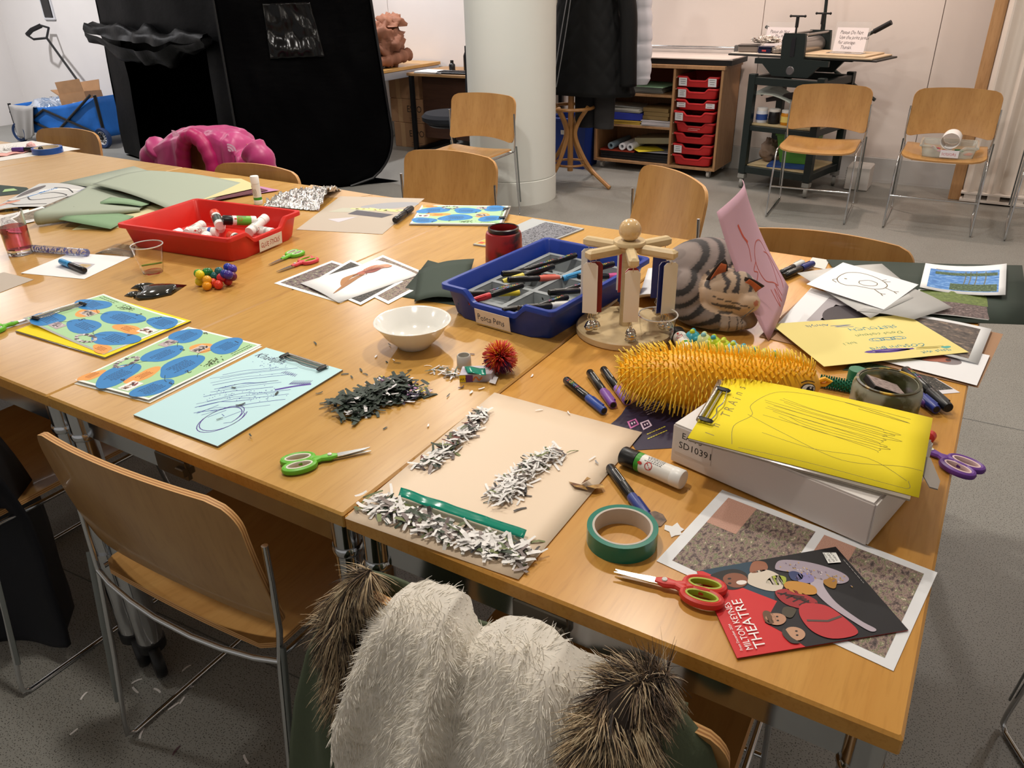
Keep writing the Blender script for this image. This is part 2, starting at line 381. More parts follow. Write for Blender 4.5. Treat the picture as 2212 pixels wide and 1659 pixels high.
# timber post, curtain and white slatted plinth at the window bay on the right
b = MB(); b.box((-.235, 5.6, 1.37), (.075, .1, 2.74), bev=.004); struct(b.build('trim_1', wood('post_wood', '#c49a6c', '#b3875a', .5, (30, 30, 3)), smooth=False), 'tan timber post beside the curtain')
b = MB(); b.box((.27, 5.6, .2), (.09, .1, .4), bev=.004); struct(b.build('trim_2', MATS['post_wood'], smooth=False), 'short tan timber upright under the curtain')
def cur(u, v):
    x = -.19+u*1.9; z = .075+v*2.5
    return (x, 5.53+.028*math.sin(x*44+.8*math.sin(x*9))+.012*math.sin(x*91+v), z)
b = MB(); b.sheet(cur, 220, 10, .002); tag(b.build('curtain', mat('curtain_cloth', '#e6ddd3', .9, bump=.1, bscale=300)), 'pleated off-white curtain beside the timber post', 'curtain')
pl = thing('slatted_plinth', 'low white slatted timber plinth under the off-white curtain', 'plinth', (.1, 5.56, 0))
b = MB(); b.box((.35, 0, .02), (1.3, .14, .016)); b.box((.35, 0, .068), (1.3, .14, .012)); b.build('rail', mat('plinth_white', '#e9e2da', .6), pl, smooth=False)
for i in range(9):
    b = MB(); b.box((-.24+i*.14, 0, .045), (.075, .12, .034)); b.build('block', MATS['plinth_white'], pl, smooth=False)
b = MB(); b.box((.35, .075, .03), (1.3, .01, .06)); b.build('backing', mat('plinth_dark', '#6b4a33', .8), pl, smooth=False)

# ================================================================== TABLES
M_chrome = mat('chrome', '#c9ccd0', .12, 1.0, var=.06, vscale=9)
M_black = mat('black_plastic', '#141416', .45)
TOPS = [('#c88f42', '#d29c4e'), ('#bd8f48', '#c79a52'), ('#bb8d48', '#c59852'), ('#bd9252', '#c79d5e'), ('#c19b64', '#c9a46e'), ('#c49f6a', '#cca874')]  # the last, far-left tops are paler: glare put into the wood colour
TLAB = ['beech folding table under the white box and theatre leaflet', 'beech folding table under the white bowl and blue clipboard',
        'beech folding table under the red tray and rainbow beads', 'beech folding table under the grey-green paper sheets',
        'bare beech folding table between paper sheets and blue tape', 'beech folding table under the blue tape roll']
TW = .762
for k in range(6):
    t = thing('folding_table', TLAB[k], 'table', (-TW*(k+.5), TW, 0), group='folding tables pushed together')
    hw, hd = TW/2-.0012, TW-.001
    b = MB(); b.box((0, 0, TT-.014), (2*hw, 2*hd, .028), bev=.0035)
    b.build('tabletop', wood('tabletop_wood_%d' % k, TOPS[k][0], TOPS[k][1], .27, (38, 3.2, 38), fleck=.88), t, smooth=False)
    for sy in (-1, 1):
        b = MB(); b.box((0, sy*(hd-.035), TT-.028-.034), (2*hw-.05, .02, .058), bev=.003); a = b.build('apron', M_chrome, t, smooth=False)
        b = MB(); b.box((-.06, sy*(hd-.023), TT-.07), (.085, .006, .04), bev=.002); b.box((-.028, sy*(hd-.018), TT-.07), (.022, .012, .018), bev=.002); b.build('latch', mat('latch_steel', '#77746e', .35, 1.), a, smooth=False)
    for sx in (-1, 1):
        b = MB(); b.box((sx*(hw-.035), 0, TT-.028-.034), (.02, 2*hd-.09, .058), bev=.003); b.build('apron', M_chrome, t, smooth=False)
        for sy in (-1, 1):
            x, y = sx*(hw-.031), sy*(hd-.031)
            b = MB(); b.cyl((x, y, .1), (x, y, TT-.028), .0225, n=20); b.lathe([(.024, 0), (.026, .004), (.026, .012), (.024, .016)], (x, y, TT-.1), 20)
            b.cyl((x, y, .085), (x, y, .33), .029, n=20); lg = b.build('leg', M_chrome, t)
            b = MB(); b.lathe([(.02, 0), (.032, .006), (.032, .03), (.022, .036)], (x, y, .06), 18)
            b.lathe([(.018, -.012), (.038, -.012), (.042, -.006), (.042, .006), (.038, .012), (.018, .012)], (x+.025, y-.012, .042), 20, (.4, 1, 0))
            b.build('caster', M_black, lg)

# ================================================================== CHAIRS
W_face = wood('chair_beech', '#a67a45', '#b38850', .28, (24, 24, 3), coat=.25, fleck=.88)
W_seat = wood('chair_seat_beech', '#a97c46', '#b48a52', .3, (24, 3, 24), coat=.2, fleck=.88)
W_p1 = mat('ply_light', '#d2a368', .5); W_p2 = mat('ply_dark', '#a36f3c', .5)
M_rod = mat('chair_chrome', '#cfd1d4', .1, 1.)
def ply(b, fn, nu, nv, th, layers=5):
    """bent plywood: two faces and a rim of alternating layers"""
    P = [[V(fn(i/nu, j/nv)) for i in range(nu+1)] for j in range(nv+1)]; N = []
    for j in range(nv+1):
        r = []
        for i in range(nu+1):
            n = (P[j][min(i+1, nu)]-P[j][max(i-1, 0)]).cross(P[min(j+1, nv)][i]-P[max(j-1, 0)][i]); r.append(n.normalized() if n.length > 1e-12 else V((0, 0, 1)))
        N.append(r)
    w = nu+1
    b.add([p for r in P for p in r], [(j*w+i, j*w+w+i, j*w+w+i+1, j*w+i+1) for j in range(nv) for i in range(nu)], 0)
    b.add([P[j][i]+N[j][i]*th for j in range(nv+1) for i in range(w)], [(j*w+i, j*w+i+1, j*w+w+i+1, j*w+w+i) for j in range(nv) for i in range(nu)], 0)
    rim = [(0, i) for i in range(w)]+[(j, nu) for j in range(1, nv+1)]+[(nv, i) for i in range(nu-1, -1, -1)]+[(j, 0) for j in range(nv-1, 0, -1)]
    k = len(rim)
    for L in range(layers):
        a, c = th*L/layers, th*(L+1)/layers
        b.add([P[j][i]+N[j][i]*a for j, i in rim]+[P[j][i]+N[j][i]*c for j, i in rim], [(q, (q+1) % k, k+(q+1) % k, k+q) for q in range(k)], 1+L % 2)
def rr(d, r): return 0 if d >= r else r-math.sqrt(max(0, r*r-(r-d)**2))
def backpt(u, v):
    e = lambda t: t+.06*math.sin(2*PI*t)*-1   # denser towards the ends
    v = e(v); H = .275; z = v*H; top = rr(H-z, .048); bot = rr(z, .03); hw = .243-max(top, bot)
    s = 2*u-1; x = s*hw; c = (x/.243)**2
    zz = .5+z+(.018*(1-c)*(1-v) - .012*c*(1-v))+.006*(1-c)*v-.008*c*v
    y = -.195-.05*v+.030*c-.055*(1-v)*v*.5
    return (x, y, zz)
def seatpt(u, v):
    v = v-.05*math.sin(2*PI*v); D = .43; y = v*D; fr = rr(D-y, .07); bk = rr(y, .03); hw = .228-max(fr, bk)
    s = 2*u-1; x = s*hw; c = (x/.228)**2
    z = .432-.028*(1-c)*math.sin(PI*min(1, v*1.15))+.012*c-.03*max(0, v-.72)**2/.08*.55
    return (x, -.2+y, z)
def make_chair(label):
    t = thing('stacking_chair', label, 'chair')
    b = MB(); ply(b, backpt, 28, 22, .0115); b.build('backrest', [W_face, W_p1, W_p2], t, ang=35)
    b = MB(); ply(b, seatpt, 28, 22, .0105); b.build('seat', [W_seat, W_p1, W_p2], t, ang=35)
    for s in (-1, 1):
        x = s*.24
        path = [(s*.248, -.188, .672), (s*.249, -.190, .6), (s*.248, -.194, .5), (s*.24, -.2, .43), (s*.241, -.225, .22), (s*.242, -.25, .045), (s*.242, -.252, .018), (s*.242, -.235, .0065),
                (s*.242, 0, .006), (s*.242, .235, .0065), (s*.242, .255, .018), (s*.242, .252, .045), (s*.24, .225, .25), (s*.238, .2, .4), (s*.236, .185, .425), (s*.235, .15, .43), (s*.235, -.1, .432), (s*.237, -.19, .436)]
        b = MB(); b.tube(path, .0057, 8); sf = b.build('side_frame', M_rod, t, ang=60)
        b = MB(); b.tube([(s*.2545, -.199, .47), (s*.2545, -.225, .25), (s*.2545, -.243, .1)], .0026, 6, flat=2.2); b.build('ganging_strip', mat('strip_steel', '#8f9494', .35, 1.), sf, ang=50)
    b = MB(); b.tube([(-.24, -.2, .432)]+[(.24*q, -.203-.022*(1-q*q), .432-.016*(1-q*q)) for q in (-.8, -.5, -.2, .2, .5, .8)]+[(.24, -.2, .432)], .0057, 8); b.build('crossbar', M_rod, t, ang=60)
    b = MB(); b.tube([(-.24, .232, .2), (.24, .232, .2)], .0055, 8); b.build('stretcher', M_rod, t, ang=60)
    return t
CH = [  # x, y, turn in degrees, label
    (-1.137, .127, 1.6, 'beech stacking chair seen from behind beside the table legs with casters'),
    (-1.925, .07, 0, 'beech stacking chair under a dark navy coat'),
    (-.40, .108, 2, 'beech stacking chair under the fur-hooded green parka'),
    (.564, .733, -150, 'chair showing only a chrome foot at the lower edge by the table corner'),
    (-4.24, 1.53, 186, 'beech chair pushed in behind the blue tape roll'),
    (-3.22, 1.66, 178, 'beech chair under the pink puffer jacket'),
    (-2.625, 1.328, 181, 'beech chair behind the standing white glue stick'),
    (-2.064, 1.90, 180, 'beech chair behind the black marker, in front of the column'),
    (-2.966, 3.56, 181, 'beech chair standing right against the white column'),
    (-1.21, 1.99, 141, 'beech chair turned sideways behind the bell carousel'),
    (-.415, 1.395, 181, 'beech chair tucked in behind the bird drawing'),
    (-1.04, 4.80, 184, 'empty beech chair in front of the printing press'),
    (-.325, 4.87, 182, 'beech chair carrying the scissors tray'),
    (.345, 4.89, 180, 'partly cut-off chair past the one with the scissors tray'),
]
proto = None
for (x, y, a, lab) in CH:
    if proto is None: o = proto = make_chair(lab)
    else: o = copy_tree(proto)
    o['label'] = lab; o['group'] = 'beech stacking chairs with chrome frames'; o.location = (x, y, 0); o.rotation_euler = (0, 0, math.radians(a))
# ================================================================== shallow plastic tray (used on the table and in the storage unit)
def tray_mesh(Wd=.312, D=.427, H=.076, dip=.03, n=10):
    P = []  # perimeter, counter-clockwise from the front left, with how far it belongs to the scoop / bulge
    hx_, hy = Wd/2, D/2; r = .016; xs_ = [-1, -.78, -.62, -.56, -.50, -.44, -.38, -.3, -.2, -.1, 0, .1, .2, .3, .38, .44, .50, .56, .62, .78, 1]
    for s in xs_: P.append((s*(hx_-r), -hy, 'f', abs(s)))
    def corner(cx, cy, a0):
        for i in range(1, 6): P.append((cx+r*math.cos(a0+i*PI/10-0), cy+r*math.sin(a0+i*PI/10), 'c', 1))
    corner(hx_-r, -hy+r, -PI/2)
    for i in range(1, 9): P.append((hx_, -hy+r+(D-2*r)*i/9, 's', 1))
    corner(hx_-r, hy-r, 0)
    for i in range(1, 9): P.append((hx_-r-(Wd-2*r)*i/9, hy, 'b', 1))
    corner(-hx_+r, hy-r, PI/2)
    for i in range(1, 9): P.append((-hx_, hy-r-(D-2*r)*i/9, 's', 1))
    corner(-hx_+r, -hy+r, PI)
    P = P[:-1] if abs(P[-1][0]-P[0][0]) < 1e-6 and abs(P[-1][1]-P[0][1]) < 1e-6 else P
    def top(q):
        if q[2] != 'f': return H
        s = q[3]; return H-dip*max(0, min(1, (.6-s)/.18))
    def loop(scale, zf, out=0., bulge=0.):
        L = []
        for q in P:
            x, y = q[0], q[1]; kx = (hx_-scale+out)/hx_; ky = (hy-scale+out)/hy
            yy = y*ky
            if q[2] == 'f' and bulge and q[3] < .8: yy -= bulge
            L.append((x*kx, yy, zf(q)))
        return L
    t = .0028
    loops = [loop(.022, lambda q: 0., bulge=.014), loop(.020, lambda q: .004, bulge=.014), loop(.008, lambda q: top(q)-.013, bulge=.006), loop(-.002, lambda q: top(q)-.0125), loop(-.004, lambda q: top(q)-.0115), loop(-.004, lambda q: top(q)-.0015), loop(-.003, lambda q: top(q)),
             loop(.006, lambda q: top(q)), loop(.0085, lambda q: top(q)-.003), loop(.0225, lambda q: .0065, bulge=.013), loop(.026, lambda q: .0035, bulge=.012)]
    b = MB(); m = len(P); A = [p for l in loops for p in l]; k = len(loops); F = []
    for j in range(k-1):
        for i in range(m): ii = (i+1) % m; F.append((j*m+i, j*m+ii, (j+1)*m+ii, (j+1)*m+i))
    F.append(tuple(range(m-1, -1, -1))); F.append(tuple((k-1)*m+i for i in range(m)))
    b.add(A, F); return b
M_red = mat('tray_red', '#d4291f', .38, var=.05, vscale=12); M_blue = mat('tray_blue', '#183896', .36, var=.06, vscale=12)
# ================================================================== BLACKOUT TENT
M_tent = mat('tent_cloth', '#010102', .5, spec=.05, bump=.25, bscale=9, stretch=(1, 1, 2.5))
tent = thing('blackout_tent', 'large black pop-up blackout tent with an open doorway', 'tent', (-5.6, 3.9, 0))
O = V(tent.location)
def edge(b0, t1, z): b0, t1 = V(b0), V(t1); return b0+(t1-b0)*((z-b0.z)/(t1.z-b0.z))
eL = lambda z: edge((-7.21, 3.95, .02), (-7.15, 3.98, 1.336), z); eE = lambda z: edge((-4.90, 3.38, 0), (-5.0, 3.47, 1.34), z)
eR = lambda z: edge((-4.11, 4.25, 0), (-4.236, 4.25, 1.312), z); eB = lambda z: edge((-6.6, 4.30, 0), (-6.5, 4.28, 1.3), z)
TH = 1.95
def cloth(a, c, u, z, amp=.012, seed=0.):
    p = a(z)+(c(z)-a(z))*u; n = (c(z)-a(z)).cross(V((0, 0, 1))).normalized()
    w = noise.noise(V((u*5+seed, z*2.2, seed)))*amp*2+noise.noise(V((u*14+seed, z*5+u*6, 3+seed)))*amp*.7
    return p+n*(w+.03*math.sin(PI*u))-O
us = [0, .05, .1, .15, .2]+[.2+.7*i/14 for i in range(1, 15)]+[.925, .95, .975, 1]; zs = [.02+1.03*i/14 for i in range(15)]+[1.05+.9*i/12 for i in range(1, 13)]
b = MB(); vi = {}; P = []; F = []
for j, z in enumerate(zs):
    for i, u in enumerate(us): vi[i, j] = len(P); P.append(cloth(eL, eE, u, z, .012, 2.))
for j in range(len(zs)-1):
    for i in range(len(us)-1):
        if 4 <= i < 18 and j < 14: continue
        F.append((vi[i, j], vi[i+1, j], vi[i+1, j+1], vi[i, j+1]))
b.add(P, F); b.build('door_wall', M_tent, tent, ang=0)
def rightface(u, v):
    z = TH*v; zz = .0+z; r = .42; w = 1-rr(z, r)/1.25; return cloth(eE, eR, u*w, max(.005, zz), .012, 5.)
b = MB(); b.sheet(rightface, 40, 50, -.003); b.build('side_wall', M_tent, tent, ang=0)
b = MB()
for (a, c, k) in ((eB, eL, 0), (eR, eB, 1)): b.grid(lambda u, v, a=a, c=c, k=k: cloth(a, c, -.05*(1-k)+1.05*u+k*(1-u)*rr(1.9*v, .42)/1.3, .02+1.9*v, .01, 9.), 14, 14)
b.build('rear_wall', mat('tent_lining', '#040405', 1., spec=0.), tent, ang=0)
b = MB(); b.add([f(1.95)-O for f in (eL, eE, eR, eB)], [(0, 1, 2, 3)]); b.build('roof', MATS['tent_lining'], tent)
b = MB(); b.add([f(.006)-O for f in (eL, eE, eR, eB)], [(0, 1, 2, 3)]); b.build('groundsheet', MATS['tent_lining'], tent)
b = MB(); b.tube([eE(z)-O+V((.01, -.012, 0)) for z in [i*.06 for i in range(33)]], .009, 6); b.build('seam', mat('tent_seam', '#0c0c0f', .4), tent)
b = MB(); b.tube([V(rightface(1, v/40))+V((.004, 0, 0)) for v in range(41)], .01, 6); b.build('hem', MATS['tent_seam'], tent)
def flap(u, v):
    a = 2*PI*v; c = eL(1.05)+(eE(1.05)-eL(1.05))*(-.02+.98*u); n = V((-.24, -.97, 0))
    R = (.035+.05*math.sin(PI*min(1, u*1.05+.05))**.7)*(1+.5*noise.noise(V((u*6, 0, 1))))+.02*max(0, 1-u*5)
    sag = -.10*math.sin(PI*u)**2*(1 if math.sin(a) < 0 else .4)-.06*abs(noise.noise(V((u*5, 3, 2))))
    k = 1+.6*noise.noise(V((u*8, math.cos(a)*1.6, math.sin(a)*1.6+4)))
    return c+n*(.06+R*1.1*k*math.cos(a))+V((0, 0, 1))*(.03+sag+R*1.25*k*math.sin(a))-O
b = MB(); b.grid(flap, 60, 20); b.build('rolled_flap', mat('tent_flap', '#020203', .5, spec=.12, bump=.35, bscale=16), tent, ang=0)
w0, w1 = .30, .60
def win(u, v):
    z = 1.31-.36*v; uu = w0+(w1-w0)*u+.05*v*(u-.2); p = V(cloth(eE, eR, uu, z, .012, 5.)); n = (eR(1)-eE(1)).cross(V((0, 0, 1))).normalized()
    return p+n*(.012+.02*noise.noise(V((u*4, v*3, 7)))+.012*noise.noise(V((u*11, v*4, 1)))+.02*v)
b = MB(); b.sheet(win, 30, 30, .002); b.build('window_flap', mat('tent_window', '#030304', .2, spec=.35), tent, ang=0)
# ================================================================== FOLDING WAGON and its load
M_wblue = mat('wagon_cloth', '#1261b4', .6, bump=.3, bscale=20, var=.12, vscale=6); M_wframe = mat('wagon_frame', '#121214', .4)
wa = math.radians(8); A_ = V((math.cos(wa), math.sin(wa), 0)); B_ = V((-math.sin(wa), math.cos(wa), 0)); K = V((-8.98, 3.93, 0)); WL, WW = 1.27, .5
wg = thing('folding_wagon', 'blue fabric folding wagon with black cross frame by the tent', 'wagon', K)
wp = lambda a, c, z: A_*(a*WL)+B_*(c*WW)+V((0, 0, z))
rim = lambda a: .36+.12*a-.05*math.sin(PI*a)
def side(c, s):
    def f(u, v):
        z = .1+(rim(u)-.1)*v; return wp(u, c, z)+B_*(s*(.02*math.sin(PI*u)+.012*noise.noise(V((u*5, v*4, c)))))
    return f
b = MB(); b.sheet(side(0, -1), 24, 8, .004); b.sheet(side(1, 1), 24, 8, .004)
for a, s in ((0, -1), (1, 1)): b.sheet(lambda u, v, a=a, s=s: wp(a, u, .1+(rim(a)-.1)*v)+A_*(s*.02*math.sin(PI*u)), 10, 6, .004)
b.sheet(lambda u, v: wp(u, v, .1), 8, 4, .004); b.build('tub', M_wblue, wg, ang=0)
for c, s in ((-.02, -1), (1.02, 1)):
    for (p, q) in (((.02, .3), (.5, .12)), ((.42, .34), (1.0, .12)), ((.98, .5), (.52, .14)), ((.42, .34), (.05, .12))):
        b = MB(); b.tube([wp(p[0], c, p[1])+B_*s*.02, wp(q[0], c, q[1])+B_*s*.02], .013, 8); b.build('frame_bar', M_wframe, wg)
for (a, c) in ((0, 0), (1, 0), (0, 1), (1, 1)): b = MB(); b.rcyl(wp(a, c, .08), wp(a, c, rim(a)+.02), .016, n=10); b.build('corner_post', M_wframe, wg)
for (a, c) in ((1.0, -.05), (1.0, 1.05), (.06, -.05), (.06, 1.05)):
    w = wp(a, c, .098); b = MB(); b.lathe([(.066, -.018), (.09, -.024), (.098, -.012), (.098, .012), (.09, .024), (.066, .018), (.066, -.018)], w, 28, B_); o = b.build('wheel', mat('wagon_tyre', '#17325c', .7), wg)
    b = MB(); b.lathe([(.058, -.012), (.067, -.012), (.067, .012), (.058, .012), (.058, -.012)], w, 28, B_)
    for i in range(10):
        g = 2*PI*i/10; d = A_*math.cos(g)+V((0, 0, math.sin(g))); b.tube([w+d*.012, w+d*.06], .004, 5)
    b.build('rim', mat('wagon_rim', '#d8d9dc', .5), o); b = MB(); b.rcyl(w-B_*.03, w+B_*.03, .016); b.build('hub', M_wframe, o)
h0, h1 = UYp(172, 180, 4.42), UYp(101, 82, 4.58); hd = (h1-h0).normalized(); hs = V((.85, .53, 0)).normalized(); hs = (hs-hd*hs.dot(hd)).normalized()
b = MB(); b.tube([h0-K, h1-K], .013, 8); b.tube([h1-K, h1-K+hd*.07-hs*.12, h1-K+hd*.17-hs*.15, h1-K+hd*.2-hs*.08, h1-K+hd*.2+hs*.03, h1-K+hd*.12+hs*.08, h1-K], .012, 8); hdl = b.build('pull_handle', M_wframe, wg)
b = MB(); b.tube([h1-K+hd*.17-hs*.15, h1-K+hd*.205-hs*.08, h1-K+hd*.2+hs*.03], .024, 8); b.build('grip', M_wframe, hdl)
# cardboard box standing in the wagon
M_card = mat('cardboard', '#a9815c', .85, var=.06, vscale=15)
bc = K+wp(.66, .45, .105); bx_ = thing('cardboard_box', 'open brown cardboard box standing in the blue wagon', 'box', bc, math.radians(22), rot=(math.radians(-4), math.radians(-7), math.radians(22)))
b = MB()
for s in (-1, 1): b.box((s*.15, 0, .19), (.006, .26, .38)); b.box((0, s*.13, .19), (.3, .006, .38))
b.box((0, 0, .004), (.3, .26, .006)); b.build('body', M_card, bx_, smooth=False)
for (c, d, M) in (((0, -.132, .44), (.28, .006, .12), Matrix.Rotation(.08, 3, 'X')), ((-.19, 0, .40), (.11, .24, .006), Matrix.Rotation(.7, 3, 'Y')), ((0, .145, .43), (.28, .006, .11), Matrix.Rotation(-.3, 3, 'X'))):
    b = MB(); b.box(c, d, M=M); b.build('flap', M_card, bx_, smooth=False)
def sh(p):
    p.rect(.028, .02, .112, .135, '#5b9bd5'); p.up().blob(.07, .07, .026, .022, '#d9b58a', 3, .1)
    for i in range(8): a = i*PI/4; p.stroke([(.07, .07), (.07+.034*math.cos(a), .07+.034*math.sin(a))], .004, '#c9a578')
    p.lines(.03, .158, .08, .012, 2, '#223355', seed=4)
label_card(bx_, (.05, -.1335, .2), (1, 0, 0), (0, 0, 1), .14, .18, sh, '#e6ecf0', 'taped_sheet')
# clear plastic bag and grey cloth
def bag(u, v):
    a = 2*PI*u; r = math.sin(PI*v)**.7; p = K+wp(.27+.27*r*math.cos(a), .42+.36*r*math.sin(a), 0)
    return p+V((0, 0, .30+.09*math.cos(PI*v)+.05*noise.noise(V((u*6, v*5, 2)))+.04*noise.noise(V((math.cos(a)*4, math.sin(a)*4, v*8)))))
b = MB(); b.grid(bag, 48, 24, closeu=True); tag(b.build('plastic_bag', mat('clear_wrap', '#8fa6c4', .08, trans=.55, ior=1.3, bump=.6, bscale=25), ang=0), 'crumpled clear plastic bag lying in the blue wagon', 'bag')
def gc(u, v):
    x = .04+.30*u*(1-.25*v); z = rim(x)+.012-.32*max(0, v-.12); f = .02*math.sin(u*17+v*2)*(.3+v); return K+wp(x, 0, z)+B_*((-.045-.02*v if v > .12 else .25*(.12-v)-.045)+f*.7)+V((0, 0, -.05*math.sin(PI*u)*min(1, v*4)))
b = MB(); b.sheet(gc, 30, 22, .004); tag(b.build('draped_cloth', mat('grey_cloth', '#9d9a97', .95, bump=.2, bscale=200), ang=0), 'light grey cloth hanging over the wagon rim', 'cloth')
# wall terminal
wt = thing('wall_terminal', 'small black wall terminal with a blue light above the wagon handle', 'terminal', (-9.2, 4.744, 1.30))
b = MB(); b.box((0, 0, 0), (.2, .03, .36), bev=.012); b.build('housing', mat('terminal_white', '#d9dade', .5), wt)
b = MB(); b.box((.012, -.018, -.02), (.15, .012, .26), bev=.006); b.build('screen', mat('terminal_black', '#101013', .2), wt)
b = MB(); b.box((.0, -.02, .13), (.14, .01, .018), bev=.003); b.build('light_bar', mat('terminal_blue', '#2a4cff', .3, emit=('#3355ff', 4.)), wt)
# ================================================================== BENCH TABLE, BROWN COAT, DESK CORNER
bt = thing('folding_table', 'beech table with pale steel rim beside the tent', 'table', (-5.18, 5.10, 0))
b = MB(); b.box((0, 0, .726), (.76, 1.5, .028), bev=.003); b.build('tabletop', MATS['tabletop_wood_3'], bt, smooth=False)
b = MB(); b.box((.365, 0, .68), (.02, 1.46, .062), bev=.003); b.box((-.365, 0, .68), (.02, 1.46, .062), bev=.003); b.build('apron', mat('pale_steel', '#c6cad4', .35, .6), bt, smooth=False)
for sx in (-1, 1):
    for sy in (-1, 1): b = MB(); b.cyl((sx*.345, sy*.71, 0), (sx*.345, sy*.71, .712), .02); b.build('leg', M_chrome, bt)
def lump(c, rx, ry, rz, amp, seed, nu=40, nv=24, fl=.0, freq=3., ridge=0.):
    c = V(c)
    def f(u, v):
        a, t = 2*PI*u, PI*v; d = V((math.sin(t)*math.cos(a), math.sin(t)*math.sin(a), math.cos(t)))
        k = 1+amp*noise.noise(d*freq+V((seed, 0, 0)))+amp*.5*noise.noise(d*freq*2.3+V((seed, 5, 0)))
        if ridge: k -= ridge*abs(noise.noise(d*freq*1.3+V((0, seed, 2))))
        p = V((d.x*rx*k, d.y*ry*k, d.z*rz*k)); 
        if p.z < -rz*fl: p.z = -rz*fl
        return c+p
    return f
M_brown = mat('brown_coat', '#8a5c46', .75, var=.12, vscale=8)
bco = thing('folded_coat', 'brown padded coat bundled on the bench beside the tent', 'coat', (-5.0, 5.2, TT))
b = MB(); b.grid(lump((0, .05, .19), .2, .24, .2, .35, 1., freq=2.4, fl=.95, ridge=.35), 48, 30, closeu=True); b.build('body', M_brown, bco, ang=0)
b = MB()
pts = catmull([(.18, .2, .1), (.16, .05, .08), (.1, -.12, .06), (-.05, -.22, .055)], 8); b.tube(pts, .05, 12, rad=[.05+.009*math.sin(i*1.6) for i in range(len(pts))]); b.build('sleeve', M_brown, bco, ang=0)
b = MB(); b.grid(lump((.05, .14, .33), .13, .12, .11, .4, 4., freq=2.2, ridge=.3), 30, 18, closeu=True); b.build('hood', mat('brown_hood', '#96644b', .7), bco, ang=0)
def carton(name, lab, c, d, rz, txt=None):
    t = thing(name, lab, 'box', (c[0], c[1], c[2]), rz, 'cartons stacked under the bench'); b = MB(); b.box((0, 0, d[2]/2), d, bev=.003); b.build('body', mat('carton', '#a17a58', .85, var=.05, vscale=10), t, smooth=False)
    b = MB(); b.box((-d[0]*.2, -d[1]/2-.0004, d[2]/2), (.05, .0008, d[2])); b.box((0, 0, d[2]+.0004), (.05, d[1], .0008)); b.build('packing_tape', mat('packing_tape', '#b8946e', .2), t, smooth=False)
    if txt:
        p = Print(lambda x, y, e: V((x, -d[1]/2-.001-e, y))); p.text(txt, .0, d[2]*.45, .085, '#2a2019', sx=.9); p.lines(.02, d[2]*.2, .14, .02, 2, '#4a392c', seed=3); p.build(t, 'lettering')
    return t
carton('carton', 'lowest brown carton with black lettering under the bench', (-4.93, 5.62, 0), (.34, .36, .225), .05, 'ESPO')
carton('carton', 'middle brown carton with black lettering under the bench', (-4.94, 5.63, .227), (.38, .36, .215), .02, 'ESPO')
carton('carton', 'topmost plain brown carton under the bench', (-4.95, 5.63, .444), (.36, .36, .225), -.02)
dk = thing('desk', 'dark brown office desk behind the column', 'desk', (-4.1, 5.55, 0))
b = MB(); b.box((0, 0, .685), (1.3, .6, .025), bev=.003); b.build('desktop', wood('desk_oak', '#b08a5e', '#a37c50', .4, (3, 30, 30)), dk, smooth=False)
b = MB(); b.box((.04, -.22, .4), (1.15, .015, .53)); b.build('modesty_panel', wood('desk_dark', '#4a2f20', '#3d2519', .5, (3, 30, 30)), dk, smooth=False)
for sx in (-1, 1):
    b = MB(); b.box((sx*.62, -.27, .335), (.035, .035, .67)); b.box((sx*.62, .27, .335), (.035, .035, .67)); b.box((sx*.62, 0, .02), (.035, .55, .035)); b.build('leg_frame', M_black, dk, smooth=False)
b = MB()
for i in range(5): b.box((-.42+.01*random.random(), -.2+.01*random.random(), .699+i*.003), (.3, .2, .0025), rz=.05*(random.random()-.5))
o = tag(b.build('paper_pile', mat('paper_white', '#eceae8', .7), smooth=False), 'thin pile of white papers on the office desk', 'paper'); o.location = (-4.1, 5.55, 0)
kb = thing('keyboard', 'black keyboard at the edge of the office desk', 'keyboard', (-4.22, 5.34, .698), .1)
b = MB(); b.box((0, 0, .008), (.42, .14, .016), bev=.004); b.build('case', M_black, kb, smooth=False)
b = MB()
for i in range(15):
    for j in range(5): b.box((-.19+i*.027, -.05+j*.025, .019), (.021, .02, .006))
b.build('keys', mat('key_black', '#232327', .5), kb, smooth=False)
for (x, y, r, h, c, cc, lab) in ((-4.34, 5.62, .03, .2, '#1a1a1c', '#101010', 'tall black flask on the office desk'), (-4.26, 5.68, .035, .24, '#d8d8da', '#b59a7a', 'clear bottle with tan cap on the office desk'), (-4.2, 5.56, .03, .1, '#5560a8', '#c02a2a', 'small blue pot with red lid on the office desk'), (-4.42, 5.5, .028, .09, '#18181a', '#18181a', 'short black pot on the office desk')):
    t = thing('bottle', lab, 'bottle', (x, y, .698), group='bottles on the office desk'); b = MB(); b.lathe([(r*.9, 0), (r, .004), (r, h*.6), (r*.8, h*.68), (r*.5, h*.78)], n=18); b.build('body', mat('bottle_'+c, c, .3), t)
    b = MB(); b.lathe([(r*.55, h*.76), (r*.55, h), (r*.45, h*1.02)], n=16); b.build('cap', mat('cap_'+cc, cc, .4), t)
sto = thing('office_chair', 'black swivel chair partly hidden behind the column', 'chair', (-3.88, 4.70, 0))
b = MB(); b.lathe([(.0, .40), (.2, .405), (.24, .43), (.245, .46), (.22, .485), (.0, .495)], n=32); b.build('seat', mat('office_fabric', '#1a1d24', .9), sto)
b = MB(); b.lathe([(.18, .385), (.2, .40), (.0, .402)], n=24); b.build('seat_pan', M_black, sto)
b = MB(); b.cyl((0, 0, .08), (0, 0, .4), .025); b.build('gas_lift', M_black, sto)
